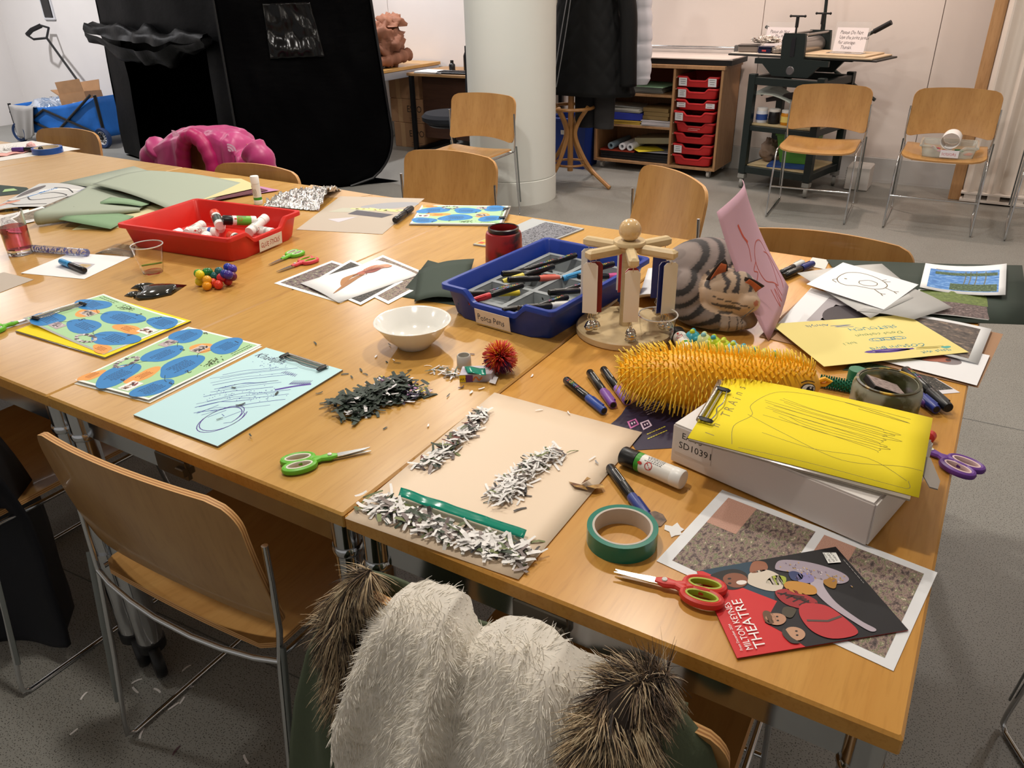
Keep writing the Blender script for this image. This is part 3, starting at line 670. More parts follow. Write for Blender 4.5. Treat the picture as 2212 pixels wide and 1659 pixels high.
for i in range(5):
    a = 2*PI*i/5; b = MB(); b.tube([(0, 0, .1), (.14*math.cos(a), .14*math.sin(a), .09), (.26*math.cos(a), .26*math.sin(a), .06)], .02, 8); sp = b.build('base_arm', M_black, sto)
    b = MB(); b.lathe([(.01, -.02), (.028, -.018), (.028, .018), (.01, .02)], (.26*math.cos(a), .26*math.sin(a), .028), 14, (-math.sin(a), math.cos(a), 0)); b.build('caster', M_black, sp)
b = MB(); b.sheet(lambda u, v: (.26+.02*v, -.18+.36*u, .55+.42*v), 8, 8, .05); b.tube([(.1, 0, .41), (.27, 0, .43), (.3, 0, .75)], .018, 8); b.build('backrest', mat('office_fabric'), sto)
# ================================================================== COAT STAND with coats, blue bin
M_bent = wood('bentwood', '#a97c46', '#98693a', .35, (20, 20, 4))
cs = thing('coat_stand', 'bentwood coat stand loaded with coats beside the column', 'coat stand', (-2.85, 4.79, 0))
b = MB(); b.cyl((0, 0, .1), (0, 0, 1.85), .022); b.build('pole', M_bent, cs)
for i, a in enumerate((-1.75, -.1, 1.5, 3.0)):
    c, s = math.cos(a), math.sin(a); b = MB(); b.tube(catmull([(c*.36, s*.36, .012), (c*.33, s*.33, .03), (c*.17, s*.17, .15), (c*.05, s*.05, .34), (c*.06, s*.06, .45), (c*.15, s*.15, .58)], 6), .016, 8); b.build('leg', M_bent, cs)
b = MB(); b.tube([(.17*math.cos(i*PI/12), .17*math.sin(i*PI/12), .57) for i in range(24)], .012, 8, closed=True); b.build('ring', M_bent, cs)
b = MB(); b.tube([(.13*math.cos(i*PI/12), .13*math.sin(i*PI/12), .16) for i in range(24)], .009, 8, closed=True); b.build('ring', M_bent, cs)
for i in range(4):
    a = i*PI/2+.4; c, s = math.cos(a), math.sin(a); b = MB(); b.tube(catmull([(0, 0, 1.65), (c*.12, s*.12, 1.6), (c*.2, s*.2, 1.7), (c*.24, s*.24, 1.82)], 6), .013, 8); b.build('hook', M_bent, cs)
def coat(c, prof, quilt, seed, depth=.5, flute=.03):
    """hanging coat body: prof = (z, half width, x shift) from the hem up"""
    c = V(c)
    def f(u, v):
        k = v*(len(prof)-1); i = min(int(k), len(prof)-2); t = k-i; z, w, sx = [prof[i][q]*(1-t)+prof[i+1][q]*t for q in range(3)]
        a = 2*PI*u; fl = 1+flute*math.sin(a*5+seed)*(1-v)+.04*noise.noise(V((math.cos(a)*2, math.sin(a)*2, z*3+seed)))
        r = w*fl
        if quilt == 'diamond':
            s1 = (u*12+z*6) % 1; s2 = (u*12-z*6) % 1; dd = min(s1, 1-s1, s2, 1-s2); r += .006*min(1, dd*4)-.003
        if quilt == 'bands':
            s1 = (z*9) % 1; dd = min(s1, 1-s1); r += .012*math.sqrt(min(1, dd*3))-.006
        return c+V((sx+r*math.cos(a), depth*r*math.sin(a), z))
    return f
t = thing('black_coat', 'long black quilted coat hanging from the coat stand', 'coat', (-2.75, 4.83, 0))
b = MB(); b.grid(coat((0, 0, 0), [(.66, .335, .03), (.68, .345, .03), (.95, .30, .02), (1.25, .245, .0), (1.5, .2, 0), (1.62, .08, 0)], 'diamond', 1, .42), 150, 90, closeu=True); b.build('body', mat('black_quilt', '#060708', .6, spec=.25), t, ang=0)
for (xa, xb) in ((-.2, -.11), (-.165, -.09)):
    b = MB(); b.tube(catmull([(xa, -.155, .72), (xa+.03, -.14, .9), (xa+.07, -.125, 1.15), (xb+.03, -.1, 1.45)], 8), .004, 5); b.build('zip', mat('zip_silver', '#8d8f93', .35, .8), t)
b = MB(); b.tube([(-.205, -.16, .73), (-.21, -.165, .68), (-.215, -.16, .64)], .006, 6); b.build('zip_pull', MATS['zip_silver'], t)
b = MB(); b.tube(catmull([(.29, -.05, 1.42), (.34, -.06, 1.2), (.36, -.08, .95), (.37, -.08, .74)], 6), .06, 12); b.build('sleeve', mat('black_quilt'), t, ang=0)
t = thing('white_coat', 'white padded coat hanging behind the black quilted coat', 'coat', (-2.45, 5.06, 0))
b = MB(); b.grid(coat((0, 0, 0), [(.72, .06, .02), (.76, .085, .02), (1.0, .1, .0), (1.4, .1, -.03), (1.6, .05, -.03)], 'bands', 3, .8), 50, 80, closeu=True); b.build('body', mat('white_puffer', '#c9cbd4', .7), t, ang=0)
t = thing('cream_coat', 'cream patterned coat hanging between column and black coat', 'coat', (-2.99, 4.92, 0))
b = MB(); b.grid(coat((0, 0, 0), [(.83, .05, .03), (.9, .09, .01), (1.2, .11, .0), (1.5, .09, 0)], None, 6, .8), 40, 30, closeu=True); b.build('body', mat('cream_cloth', '#d8cfc0', .85, col2='#b98f8f', vscale=9, ramp=(.55, .62)), t, ang=0)
t = thing('dark_trousers', 'dark grey trousers hanging below the black quilted coat', 'trousers', (-2.70, 4.87, 0))
for x, c in ((-.075, '#17171a'), (.085, '#2a292a')):
    b = MB(); b.grid(coat((x, 0, 0), [(.42, .075, 0), (.43, .08, 0), (.7, .085, 0), (1.1, .09, 0)], None, x, .5), 24, 20, closeu=True); b.build('leg', mat('trouser'+c, c, .9), t, ang=0)
bn = thing('storage_bin', 'dark blue plastic bin on the floor behind the coat stand', 'bin', (-3.135, 5.42, 0))
b = MB()
for s in ((1, .17, .19), (0, .155, .175)): pass
A = [(-.15, -.13), (.15, -.13), (.15, .13), (-.15, .13)]
b.add([(x*k, y*k, z) for k, z in ((1, 0), (1.18, .4), (1.14, .4), (.96, .012)) for x, y in A], [(0, 3, 2, 1)]+[(j*4+i, j*4+(i+1) % 4, j*4+4+(i+1) % 4, j*4+4+i) for j in range(3) for i in range(4)]+[(12, 13, 14, 15)]); b.build('body', mat('bin_blue', '#14307a', .45), bn, smooth=False)
b = MB(); b.box((0, -.16, .395), (.38, .02, .02), bev=.004); b.box((0, .16, .395), (.38, .02, .02), bev=.004); b.box((-.185, 0, .395), (.02, .32, .02), bev=.004); b.box((.185, 0, .395), (.02, .32, .02), bev=.004); b.build('rim', MATS['bin_blue'], bn, smooth=False)
label_card(bn, (-.01, -.1515, .29), (1, 0, 0), (0, -.06, 1), .085, .035, lambda p: p.lines(.01, .022, .065, .01, 2, '#555555', seed=8), '#cfcac2')
# ================================================================== STORAGE UNIT
ux0, ux1, uy0, uy1 = -2.945, -1.905, 5.405, 5.845
M_uw = wood('unit_beech', '#a57c55', '#b28a62', .5, (25, 25, 4)); un = thing('storage_unit', 'beech storage unit on casters with open shelves and red trays', 'cabinet', ((ux0+ux1)/2, (uy0+uy1)/2, 0))
UO = V(un.location); hw, hd = (ux1-ux0)/2, (uy1-uy0)/2; dv = -2.285-UO.x
def pn(name, x0, x1, y0, y1, z0, z1, m=None):
    b = MB(); b.box(((x0+x1)/2, (y0+y1)/2, (z0+z1)/2), (x1-x0, y1-y0, z1-z0), bev=.0015); return b.build(name, m or M_uw, un, smooth=False)
pn('top', -hw-.01, hw+.01, -hd-.01, hd, .8, .825); pn('base', -hw, hw, -hd, hd, .06, .08); pn('side_panel', -hw, -hw+.018, -hd, hd, .08, .8); pn('side_panel', hw-.018, hw, -hd, hd, .08, .8); pn('back_panel', -hw, hw, hd-.01, hd, .08, .8)
pn('divider', dv-.009, dv+.009, -hd, hd-.01, .08, .8); pn('shelf', -hw+.018, dv-.009, -hd+.01, hd-.01, .585, .603); pn('shelf', -hw+.018, dv-.009, -hd+.01, hd-.01, .345, .363)
for i in range(8):
    for s in (dv+.012, hw-.021): b = MB(); b.box((s, 0, .735-i*.083), (.006, hd*1.8, .008)); b.build('runner', mat('runner_cream', '#cdb89a', .5), un, smooth=False)
for sx in (-1, 1):
    for sy in (-1, 1):
        b = MB(); b.lathe([(.012, -.011), (.028, -.011), (.03, 0), (.028, .011), (.012, .011)], (sx*(hw-.06), sy*(hd-.05), .03), 18, (1, 0, 0)); b.box((sx*(hw-.06), sy*(hd-.05)+.01, .052), (.04, .05, .014)); b.build('caster', mat('caster_grey', '#b9b4ae', .5), un)
tm = tray_mesh(dip=.026); proto_t = None
NOTES = ['top red tray with two white labels in the storage unit', 'second red tray from the top in the storage unit', 'third red tray from the top with two narrow labels', 'fourth red tray from the top, pulled out slightly', 'fifth red tray from the top with pale lettering', 'sixth red tray from the top, no label', 'seventh red tray from the top with one white label', 'lowest red tray without label in the storage unit']
for i in range(8):
    t = thing('red_tray', NOTES[i], 'tray', ((-2.276+ux1-.018)/2+.001, uy0+.2-(.03 if i == 3 else 0), .743-i*.083-.07), group='red trays in the storage unit')
    if proto_t is None: proto_t = tm.build('shell', mat('tray_red_unit', '#b81f22', .45), t, ang=35)
    else: o = proto_t.copy(); COL.objects.link(o); o.parent = t
    t.scale = (1.02, .93, 1)
    L = {0: (-1, 1), 1: (-1,), 2: (-1, 1), 3: (-1,), 6: (-1,)}.get(i, ())
    for s in L:
        w = .062 if i != 2 else .068; h = .058 if i in (0, 1, 3, 6) else .036
        label_card(t, (s*.112, -.219, .036), (1, 0, 0), (0, -.12, 1), w, h, lambda p, w=w, h=h, i=i, s=s: p.lines(.01, h*.8, w*.7, h*.5, 3 if h > .04 else 2, '#33333a', seed=i*3+s), '#dfe0e4')
    if i == 4: p = Print(lambda x, y, e: V((x, -.2225-e, y))); p.lines(-.05, .032, .1, .012, 2, '#f0c8c8', seed=2); p.build(t, 'lettering')
def stuffbox(name, lab, cat, c, d, rz, col, grp='papers stored on the unit shelves', layers=1, tilt=0):
    b = MB(); R = random.Random(str(c))
    for k in range(layers):
        hh = d[2]/layers; b.box((R.uniform(-1, 1)*.006*(layers > 1), R.uniform(-1, 1)*.008*(layers > 1), hh*(k+.5)), (d[0], d[1], hh*.93), rz=R.uniform(-.03, .03)*(layers > 1))
    o = b.build(name, mat('store_'+col, col, .7), smooth=False, loc=c); o.rotation_euler = (0, tilt, rz); return tag(o, lab, cat, grp)
S1, S2, S3 = .604, .364, .081
stuffbox('paper_stack', 'white paper stack on the top shelf under green sheet', 'paper', (-2.62, 5.62, S1), (.42, .3, .05), .03, '#b9bfc0', layers=6)
stuffbox('green_sheet', 'sage green card sheet on the top shelf of the unit', 'paper', (-2.5, 5.58, S1+.052), (.3, .34, .004), -.12, '#7fa583')
stuffbox('orange_folder', 'dark orange folder standing at the back of the top shelf', 'folder', (-2.5, 5.8, S1), (.42, .02, .16), 0, '#7a3312')
stuffbox('blue_binder', 'dark blue ring binder on the middle shelf', 'binder', (-2.72, 5.56, S2+.033), (.34, .28, .055), .05, '#23339b')
stuffbox('yellow_folder', 'yellow folder under the dark blue binder', 'folder', (-2.72, 5.56, S2), (.34, .28, .03), .02, '#b3923a', layers=3)
stuffbox('paper_stack', 'mixed colour papers on top of the blue binder', 'paper', (-2.72, 5.56, S2+.09), (.33, .26, .03), -.06, '#b8b6ac', layers=5)
stuffbox('white_board', 'pale grey board lying over the mixed papers', 'board', (-2.74, 5.6, S2+.123), (.3, .26, .006), .3, '#c5cac8', tilt=.06)
stuffbox('brown_parcel', 'brown paper parcel on the middle shelf', 'parcel', (-2.42, 5.58, S2+.044), (.22, .28, .09), -.1, '#8c7448', layers=3)
stuffbox('paper_stack', 'white paper pile under the brown parcel', 'paper', (-2.42, 5.57, S2), (.25, .3, .042), .03, '#b9b5b8', layers=5)
stuffbox('black_portfolio', 'black portfolio lying on the lowest shelf', 'folder', (-2.6, 5.62, S3), (.6, .36, .06), 0, '#1d1d20', layers=3)
stuffbox('red_folder', 'thin red folder at the front of the lowest shelf', 'folder', (-2.75, 5.56, S3+.062), (.3, .26, .012), .02, '#a63a22')
stuffbox('cream_book', 'thick cream book lying above the yellow paper', 'book', (-2.46, 5.66, S3+.125), (.34, .26, .05), -.05, '#a8a48c', tilt=-.08)
stuffbox('yellow_sheet', 'bright yellow sheet on the lowest shelf', 'paper', (-2.52, 5.52, S3+.085), (.22, .22, .003), .75, '#d6c32a')
stuffbox('grey_sheet', 'grey card sheet beside the bright yellow sheet', 'paper', (-2.42, 5.58, S3+.075), (.26, .3, .004), .1, '#9a9aa2')
for i, (x, z, c, lab) in enumerate(((-2.80, S3+.105, '#7d93a0', 'leftmost grey-blue paper roll on the lowest shelf'), (-2.70, S3+.105, '#e2e2e6', 'white paper roll between two other rolls on the lowest shelf'), (-2.63, S3+.105, '#d5d6da', 'white paper roll next to the bright yellow sheet'))):
    b = MB(); b.lathe([(.014, 0), (.028, 0), (.028, .36), (.014, .36), (.014, 0)], (x, uy0+.02, z), 20, (0, 1, 0)); tag(b.build('paper_roll', mat('roll'+c, c, .7)), lab, 'paper roll', 'paper rolls on the lowest shelf')
tr = thing('paper_trimmer', 'long paper trimmer with chrome rail on the storage unit', 'trimmer', (-2.37, 5.63, .826))
b = MB(); b.box((0, 0, .02), (1.02, .4, .036)); b.build('base', mat('trimmer_black', '#0d0d0f', .5), tr, smooth=False)
b = MB(); b.box((0, 0, .043), (1.03, .41, .01), bev=.002); b.build('board', mat('trimmer_white', '#e3d8d0', .4), tr, smooth=False)
b = MB(); b.rcyl((-.5, .12, .1), (.44, .12, .1), .008); b.rcyl((-.5, .135, .085), (.44, .135, .085), .005); b.build('rail', M_chrome, tr)
for x in (-.5, .44): b = MB(); b.box((x, .12, .085), (.03, .04, .07), bev=.006); b.build('rail_end', mat('trimmer_grey', '#5c5b59', .4), tr, smooth=False)
# ================================================================== PRINTING PRESS
pr_ = thing('printing_press', 'dark green etching press on a wheeled steel stand', 'printing press', (-1.35, 5.44, 0), math.radians(-12))
M_pg = mat('press_green', '#14201f', .45)
def pb(name, c, d, m=M_pg, par=None, bev=.003): b = MB(); b.box(c, d, bev=bev); return b.build(name, m, par or pr_, smooth=False)
for sx in (-1, 1):
    for sy in (-1, 1):
        lg = pb('leg', (sx*.25, sy*.24, .455), (.05, .05, .69))
        b = MB(); b.lathe([(.01, -.014), (.036, -.012), (.038, 0), (.036, .012), (.01, .014)], (sx*.25, sy*.24, .038), 18, (1, .3, 0)); b.box((sx*.25, sy*.24, .09), (.05, .05, .03)); b.build('caster', mat('press_caster', '#8b8b86', .4), lg)
for sy in (-1, 1): pb('rail', (0, sy*.24, .755), (.46, .04, .05)); pb('rail', (0, sy*.24, .435), (.46, .035, .035)); pb('rail', (0, sy*.24, .14), (.46, .04, .05))
for sx in (-1, 1): pb('rail', (sx*.25, 0, .755), (.04, .44, .05)); pb('rail', (sx*.25, 0, .14), (.04, .44, .05)); pb('rail', (sx*.25, 0, .435), (.035, .44, .035))
for z in (.165, .46): pb('shelf', (0, 0, z), (.46, .46, .016), wood('press_shelf', '#c8b48c', '#b9a47b', .6, (4, 30, 30)))
prof = [(-.27, .9), (-.27, .865), (-.21, .865), (-.13, .79), (.13, .79), (.2, .865), (.26, .865), (.26, .9), (.085, .905), (.08, 1.02), (.075, 1.065), (-.075, 1.065), (-.085, 1.02), (-.08, .905)]
for sy in (-1, 1):
    b = MB(); b.prism(prof, sy*.2-.012, sy*.2+.012, lambda x, y, h: (x, h, y)); sp = b.build('side_plate', M_pg, pr_, smooth=False)
    b = MB(); b.box((0, sy*.2-.014*1, .98), (.03, .004, .12)); b.build('slot', mat('press_slot', '#3a3c40', .3, .8), sp)
    b = MB(); b.rcyl((0, sy*.2-.016, .83), (0, sy*.2-.008, .83), .03); b.build('bearing', mat('press_steel', '#7f8082', .3, .8), sp)
    b = MB(); b.rcyl((0, sy*.2, 1.06), (0, sy*.2, 1.13), .006); b.rcyl((0, sy*.2, 1.1), (0, sy*.2, 1.17), .011); b.rcyl((-.05, sy*.2, 1.17), (.05, sy*.2, 1.17), .006); b.sph((-.05, sy*.2, 1.17), .009, 10, 6); b.sph((.05, sy*.2, 1.17), .009, 10, 6); b.build('pressure_screw', M_black, pr_)
b = MB(); b.rcyl((0, -.185, .975), (0, .185, .975), .055, n=28); b.build('roller', mat('roller_steel', '#a9a5a2', .3, .85), pr_)
b = MB(); b.rcyl((0, -.185, .86), (0, .185, .86), .045, n=24); b.build('roller', MATS['roller_steel'], pr_)
b = MB()
for y in (-.05, .05): b.rcyl((y*1.2, -.19, 1.055), (y*1.2, .19, 1.055), .008)
b.build('tie_bar', MATS['roller_steel'], pr_)
pb('bed', (.03, 0, .912), (1.06, .36, .012), mat('press_bed', '#2b2b2a', .5)); pb('blanket', (.28, -.01, .924), (.5, .35, .012), mat('press_board', '#cbb596', .7, var=.08, vscale=8)); pb('blanket', (.26, -.01, .936), (.44, .34, .01), MATS['press_board']); pb('blanket', (-.29, 0, .921), (.4, .34, .006), mat('press_paper', '#d9cfc2', .8))
wc = V((.0, .26, .86)); b = MB(); b.rcyl(wc-V((0, .05, 0)), wc, .045)
for a in (1.62, .52, -.5, 2.7, 3.7): d = V((math.cos(a), 0, math.sin(a))); b.tube([wc, wc+d*.5], .012, 8)
sw = b.build('star_wheel', M_pg, pr_)
for a in (1.62, .52): d = V((math.cos(a), 0, math.sin(a))); b = MB(); b.tube([wc+d*.4, wc+d*.52], .017, 10); b.build('grip', M_black, sw)
def sign(lab, c, ax, rows, w=.21, h=.15):
    t = thing('paper_sign', lab, 'sign', c, math.atan2(ax.y, ax.x)); b = MB(); b.box((0, .03, .095), (w*1.12, .003, .19), M=Matrix.Rotation(-.2, 3, 'X')); b.box((0, -.02, .002), (w*1.12, .09, .003)); b.build('holder', mat('acrylic', '#ffffff', .05, trans=.9, ior=1.3), t, smooth=False)
    Rm = Matrix.Rotation(-.2, 3, 'X'); n = Rm@V((0, -1, 0)); yy = Rm@V((0, 0, 1))
    def wr(p):
        for i, r in enumerate(rows): p.text(r, .025, h-.04-i*.031, .031, '#3a2a2c', shear=.25, sx=.82, jit=.06)
    label_card(t, V((0, .024, .08)), (1, 0, 0), yy, w, h, wr, '#efe6e6', 'paper')
    return t
ax = V((math.cos(-.21), math.sin(-.21), 0)); pc = V((-1.35, 5.44, 0)); pl_ = lambda x, y, z: pc+Matrix.Rotation(math.radians(-12), 3, 'Z')@V((x, y, z))
sign('white handwritten sign on the blanket end of the press', pl_(.3, -.03, .942), ax, ['Please Do Not', 'Use the print press', 'for storage.', '   Thanks.'])
sign('warm-lit handwritten sign on the cluttered end of the press', pl_(-.27, .1, .925), ax, ['Please do Not', 'use The Print', 'press for Storage.'])
def lid_box(lab, c, d, col, rz=0, lidc=None):
    t = thing('plastic_box', lab, 'box', c, rz); b = MB(); b.box((0, 0, d[2]*.42), (d[0]*.92, d[1]*.92, d[2]*.84), bev=.006); b.build('tub', mat('boxtub'+col, col, .2), t); b = MB(); b.box((0, 0, d[2]*.9), (d[0], d[1], d[2]*.2), bev=.004); b.build('lid', mat('boxlid'+(lidc or col), lidc or col, .25), t); return t
lid_box('grey clear box with lid on the press bed', pl_(-.4, -.06, .925), (.15, .12, .05), '#8b8078', .1, '#4a4644')
bxn = lid_box('navy box with red mark on the press bed', pl_(-.25, -.1, .925), (.1, .08, .045), '#1f2740', -.1)
label_card(bxn, (0, -.0395, .018), (1, 0, 0), (0, 0, 1), .03, .01, None, '#d04a4a', 'mark')
def foilf(c, r, seed): return lump(c, r[0], r[1], r[2], .35, seed, freq=5, fl=.5)
b = MB(); b.grid(foilf(pl_(-.3, -.02, 1.0), (.09, .05, .03), 2.), 60, 30, closeu=True); tag(b.build('foil_bundle', mat('foil_small', '#d8cfc6', .2, 1., bump=1., bscale=60), ang=25), 'crumpled foil bundle on boxes at the press', 'foil')
b = MB(); b.grid(foilf(pl_(-.14, -.08, .945), (.07, .06, .03), 5.), 40, 24, closeu=True); tag(b.build('clear_wrap', mat('wrap_bag', '#a79a8e', .1, bump=.8, bscale=40), ang=0), 'crumpled clear wrap beside the press side plate', 'wrap')
for i, (c, l, lab) in enumerate((('#d5d8e2', '#e5e3e0', 'white jar with blue label on the press shelf'), ('#18171a', '#d8d5d0', 'black ink jar on the press shelf'), ('#c98318', '#d8d5d0', 'orange paint jar on the press shelf'), ('#6d3b2a', '#d8d5d0', 'brown paint jar on the press shelf'))):
    t = thing('ink_jar', lab, 'jar', pl_(-.185+i*.095, -.17, .468), group='ink jars on the press shelf'); b = MB(); b.lathe([(.038, 0), (.041, .004), (.041, .075), (.036, .085)], n=22); b.build('body', mat('jar'+c, c, .3), t); b = MB(); b.lathe([(.039, .083), (.039, .1), (.03, .103)], n=22); b.build('lid', mat('jarlid'+l, l, .4), t)
    if i in (0, 2): b = MB(); b.lathe([(.0415, .02), (.0415, .06)], n=22); b.build('label', mat('jl%d' % i, ('#2d4a8f', '#e2c66a')[i//2], .5), t)
def fold(u, v): return pl_(-.28+.36*u, -.22+.4*v, .60+.1*(1-u)*(.5+.5*v)-.0*u+.035*math.sin(PI*u)*math.cos(3*v))
b = MB(); b.sheet(fold, 20, 12, .004); tag(b.build('folded_sheet', mat('grey_green_sheet', '#a9b0a8', .8), ang=0), 'grey-green folded sheet on top of the ink jars', 'paper')
stuffbox('dark_folder', 'dark brown folder leaning above the folded sheet', 'folder', pl_(.0, .0, .64), (.36, .3, .03), -.2, '#2a2020', 'press shelf contents', tilt=-.2)
t = thing('green_tub', 'translucent green tub on the lower press shelf', 'tub', pl_(.05, 0, .19)); A = [(-.13, -.1), (.13, -.1), (.13, .1), (-.13, .1)]
b = MB(); b.add([(x*k, y*k, z) for k, z in ((.8, 0), (1.1, .2), (1.06, .2), (.77, .004)) for x, y in A], [(0, 3, 2, 1)]+[(j*4+i, j*4+(i+1) % 4, j*4+4+(i+1) % 4, j*4+4+i) for j in range(3) for i in range(4)]+[(12, 13, 14, 15)]); b.build('shell', mat('tub_green', '#5f9a3a', .4, trans=.2), t, smooth=False)
b = MB(); b.box((0, -.11, .2), (.3, .02, .012)); b.build('rim', MATS['tub_green'], t, smooth=False)
stuffbox('blue_board', 'blue board lying on the lower press shelf', 'board', pl_(.05, -.1, .174), (.3, .2, .014), .05, '#2a4a8e', 'press shelf contents')
b = MB(); b.grid(lump(pl_(-.16, -.02, .25), .07, .09, .08, .3, 3., freq=3, fl=.9), 30, 18, closeu=True); tag(b.build('cloth_sack', mat('sack', '#8d7766', .9), ang=0), 'small brown cloth sack on the lower press shelf', 'sack')
t = thing('white_heater', 'small white heater box on the floor beside the press', 'heater', (-.88, 5.62, 0)); b = MB(); b.box((0, 0, .085), (.16, .2, .17), bev=.008); b.build('case', mat('heater_white', '#d5d1cc', .5), t); b = MB()
for i in range(7): b.box((-.082, 0, .035+i*.016), (.006, .16, .006))
b.build('grille', mat('heater_dark', '#55504c', .6), t, smooth=False)
# ================================================================== SCISSORS TRAY on the chair
st_ = thing('clear_tray', 'clear plastic tray labelled for scissors on a chair seat', 'tray', (-.305, 4.80, .437), math.radians(3)); st_.scale = (.98, .6, .95)
tm.build('shell', mat('clear_plastic', '#e9ece6', .15, trans=.75, ior=1.2), st_, ang=35)
label_card(st_, (.01, -.2265, .03), (1, 0, 0), (0, -.12, 1), .1, .045, lambda p: p.text('SCISSORS', .008, .013, .022, '#c03a4a', sx=.85, jit=.08), '#e8e4ea')
for i in range(5):
    R = random.Random(i); c = ('#c05a3a', '#c0405a', '#4a8a5a', '#d0b03a', '#b04a7a')[i % 5]
    t = thing('scissors', '%s-handled scissors lying in the clear tray' % ('orange', 'red', 'green', 'yellow', 'pink')[i % 5], 'scissors', V((-.305+R.uniform(-.11, .11), 4.80+R.uniform(-.06, .06), .447+.006*i)), R.uniform(0, 6), 'scissors in the clear tray')
    b = MB()
    for s in (-1, 1): b.tube([(-.045+.02*math.cos(k*PI/5), s*.014+.011*math.sin(k*PI/5), 0) for k in range(10)], .0035, 6, closed=True)
    b.build('handle', mat('sc'+c, c, .4), t); b = MB(); b.box((.02, 0, 0), (.07, .009, .002)); b.build('blade', M_chrome, t, smooth=False)
def roll(u, v):
    a = -2.2+7.2*u; r = .042+.008*u; return V((-.30+r*math.cos(a)*1.1, 4.74+.16*v, .525+r*math.sin(a)))
b = MB(); b.sheet(roll, 40, 6, .0008); tag(b.build('paper_roll', mat('paper_white'), ang=0), 'loosely rolled white paper lying on the scissors tray', 'paper roll')
# ================================================================== SHEETS OF PAPER
def paper(name, label, cat, px, col, dz, size, draw=None, lift=None, m=None, nu=1, nv=1, th=.00035, group=None, photo=None, z=None):
    """px: bottom-left, bottom-right, top-right, top-left in the sheet's own reading direction, lying dz above the table"""
    zz = TT+dz; c = [U(*p, zz) if len(p) == 2 else V(p) for p in px]; w, h = size; O = (c[0]+c[2])/2
    def S(x, y, e=0.):
        u, v = x/w, y/h; p = c[0]*(1-u)*(1-v)+c[1]*u*(1-v)+c[2]*u*v+c[3]*(1-u)*v-O
        if lift: p = p+V((0, 0, lift(u, v)))
        return p+V((0, 0, th+e))
    t = thing(name, label, cat, O, group=group)
    b = MB(); b.sheet(lambda u, v: S(u*w, v*h)-V((0, 0, th)), nu, nv, th); b.build('sheet', m or mat('sheet_'+col, col, .75), t, ang=0 if nu > 2 else 30)
    if draw:
        p = Print(S); p.maxlen = max(w, h)/24 if lift else 0; draw(p); p.build(t)
    for i, (x0, y0, x1, y1, pm) in enumerate(photo or ()):
        n = 8; b = MB(); b.grid(lambda u, v: S(x0+(x1-x0)*u, y0+(y1-y0)*v, .00012*(i+1)), n, n); b.build('picture', pm, t, uv=[(x0/100+(x1-x0)/100*i_/n, y0/100+(y1-y0)/100*j/n) for j in range(n+1) for i_ in range(n+1)])
    return t, S
P_wood = picture('print_woodland', [(.34, '#241f20'), (.44, '#5b4a4e'), (.5, '#8f7478'), (.55, '#4e5f38'), (.66, '#d6c6be')], 7, 15, (1, 1.6, 1), .2)
P_grass = picture('print_dry_grass', [(.32, '#2a2627'), (.45, '#6e5d59'), (.52, '#a88f86'), (.56, '#56683c'), (.68, '#e0c8ba')], 9, 15, (1.8, 1, 1), .25)
P_path = picture('print_gravel_path', [(.3, '#a3776a'), (.5, '#c39684'), (.7, '#d8b1a0')], 90, 4)
P_dark = picture('print_dark_hedge', [(.3, '#141517'), (.48, '#34332f'), (.6, '#5a5147'), (.72, '#cfc8c8')], 14, 8, (1, 1, 1), .6)
P_cloud = picture('print_storm_cloud', [(.25, '#2b2725'), (.42, '#4d4643'), (.55, '#6a5f59'), (.7, '#a8917a')], 4, 7, (1, 2.6, 1), .7)
P_silk = picture('print_black_silk', [(.3, '#15161a'), (.45, '#45464e'), (.55, '#9a9ba3'), (.62, '#3a3b42'), (.75, '#c6c6cc')], 5, 3, (1, 1.8, 1), 2.5)
P_land = picture('print_brown_land', [(.3, '#2d2823'), (.45, '#6b5c48'), (.6, '#8f7f66'), (.75, '#cdc6bc')], 5, 6, (1, 2, 1), .8)
P_mag = picture('print_grey_magazine', [(.3, '#1e1d20'), (.42, '#8f8e90'), (.55, '#cfcecd'), (.7, '#a9a8a6')], 3, 3, (1, 2, 1), 1.6)
P_soil = picture('print_leaf_litter', [(.3, '#332b2b'), (.45, '#5e5050'), (.58, '#7d6b68'), (.7, '#bcb0ae')], 14, 9)
P_lake = picture('print_lake_blue', [(.3, '#3f74b8'), (.48, '#4d86cf'), (.6, '#7fb0e6'), (.75, '#c5d9ee')], 5, 5, (1, 2.5, 1), .4)
P_fol = picture('print_foliage', [(.3, '#1d2a1e'), (.45, '#3b5237'), (.58, '#5f7750'), (.75, '#a8b7c0')], 18, 8)
P_lawn = picture('print_lawn', [(.3, '#4f5f2e'), (.55, '#6f8142'), (.75, '#8a9a5c')], 10, 5)
P_ball = picture('print_marbled_ball', [(.3, '#2a3350'), (.44, '#a8735a'), (.54, '#d4b091'), (.62, '#5d6d56'), (.75, '#8f5142')], 7, 5, (1, 1, 1), 2)
P_rust = picture('print_rust', [(.3, '#3e2f2b'), (.5, '#5b4a40'), (.62, '#8a6b52'), (.75, '#a0553f')], 7, 6, (1, 2, 1), 1.)
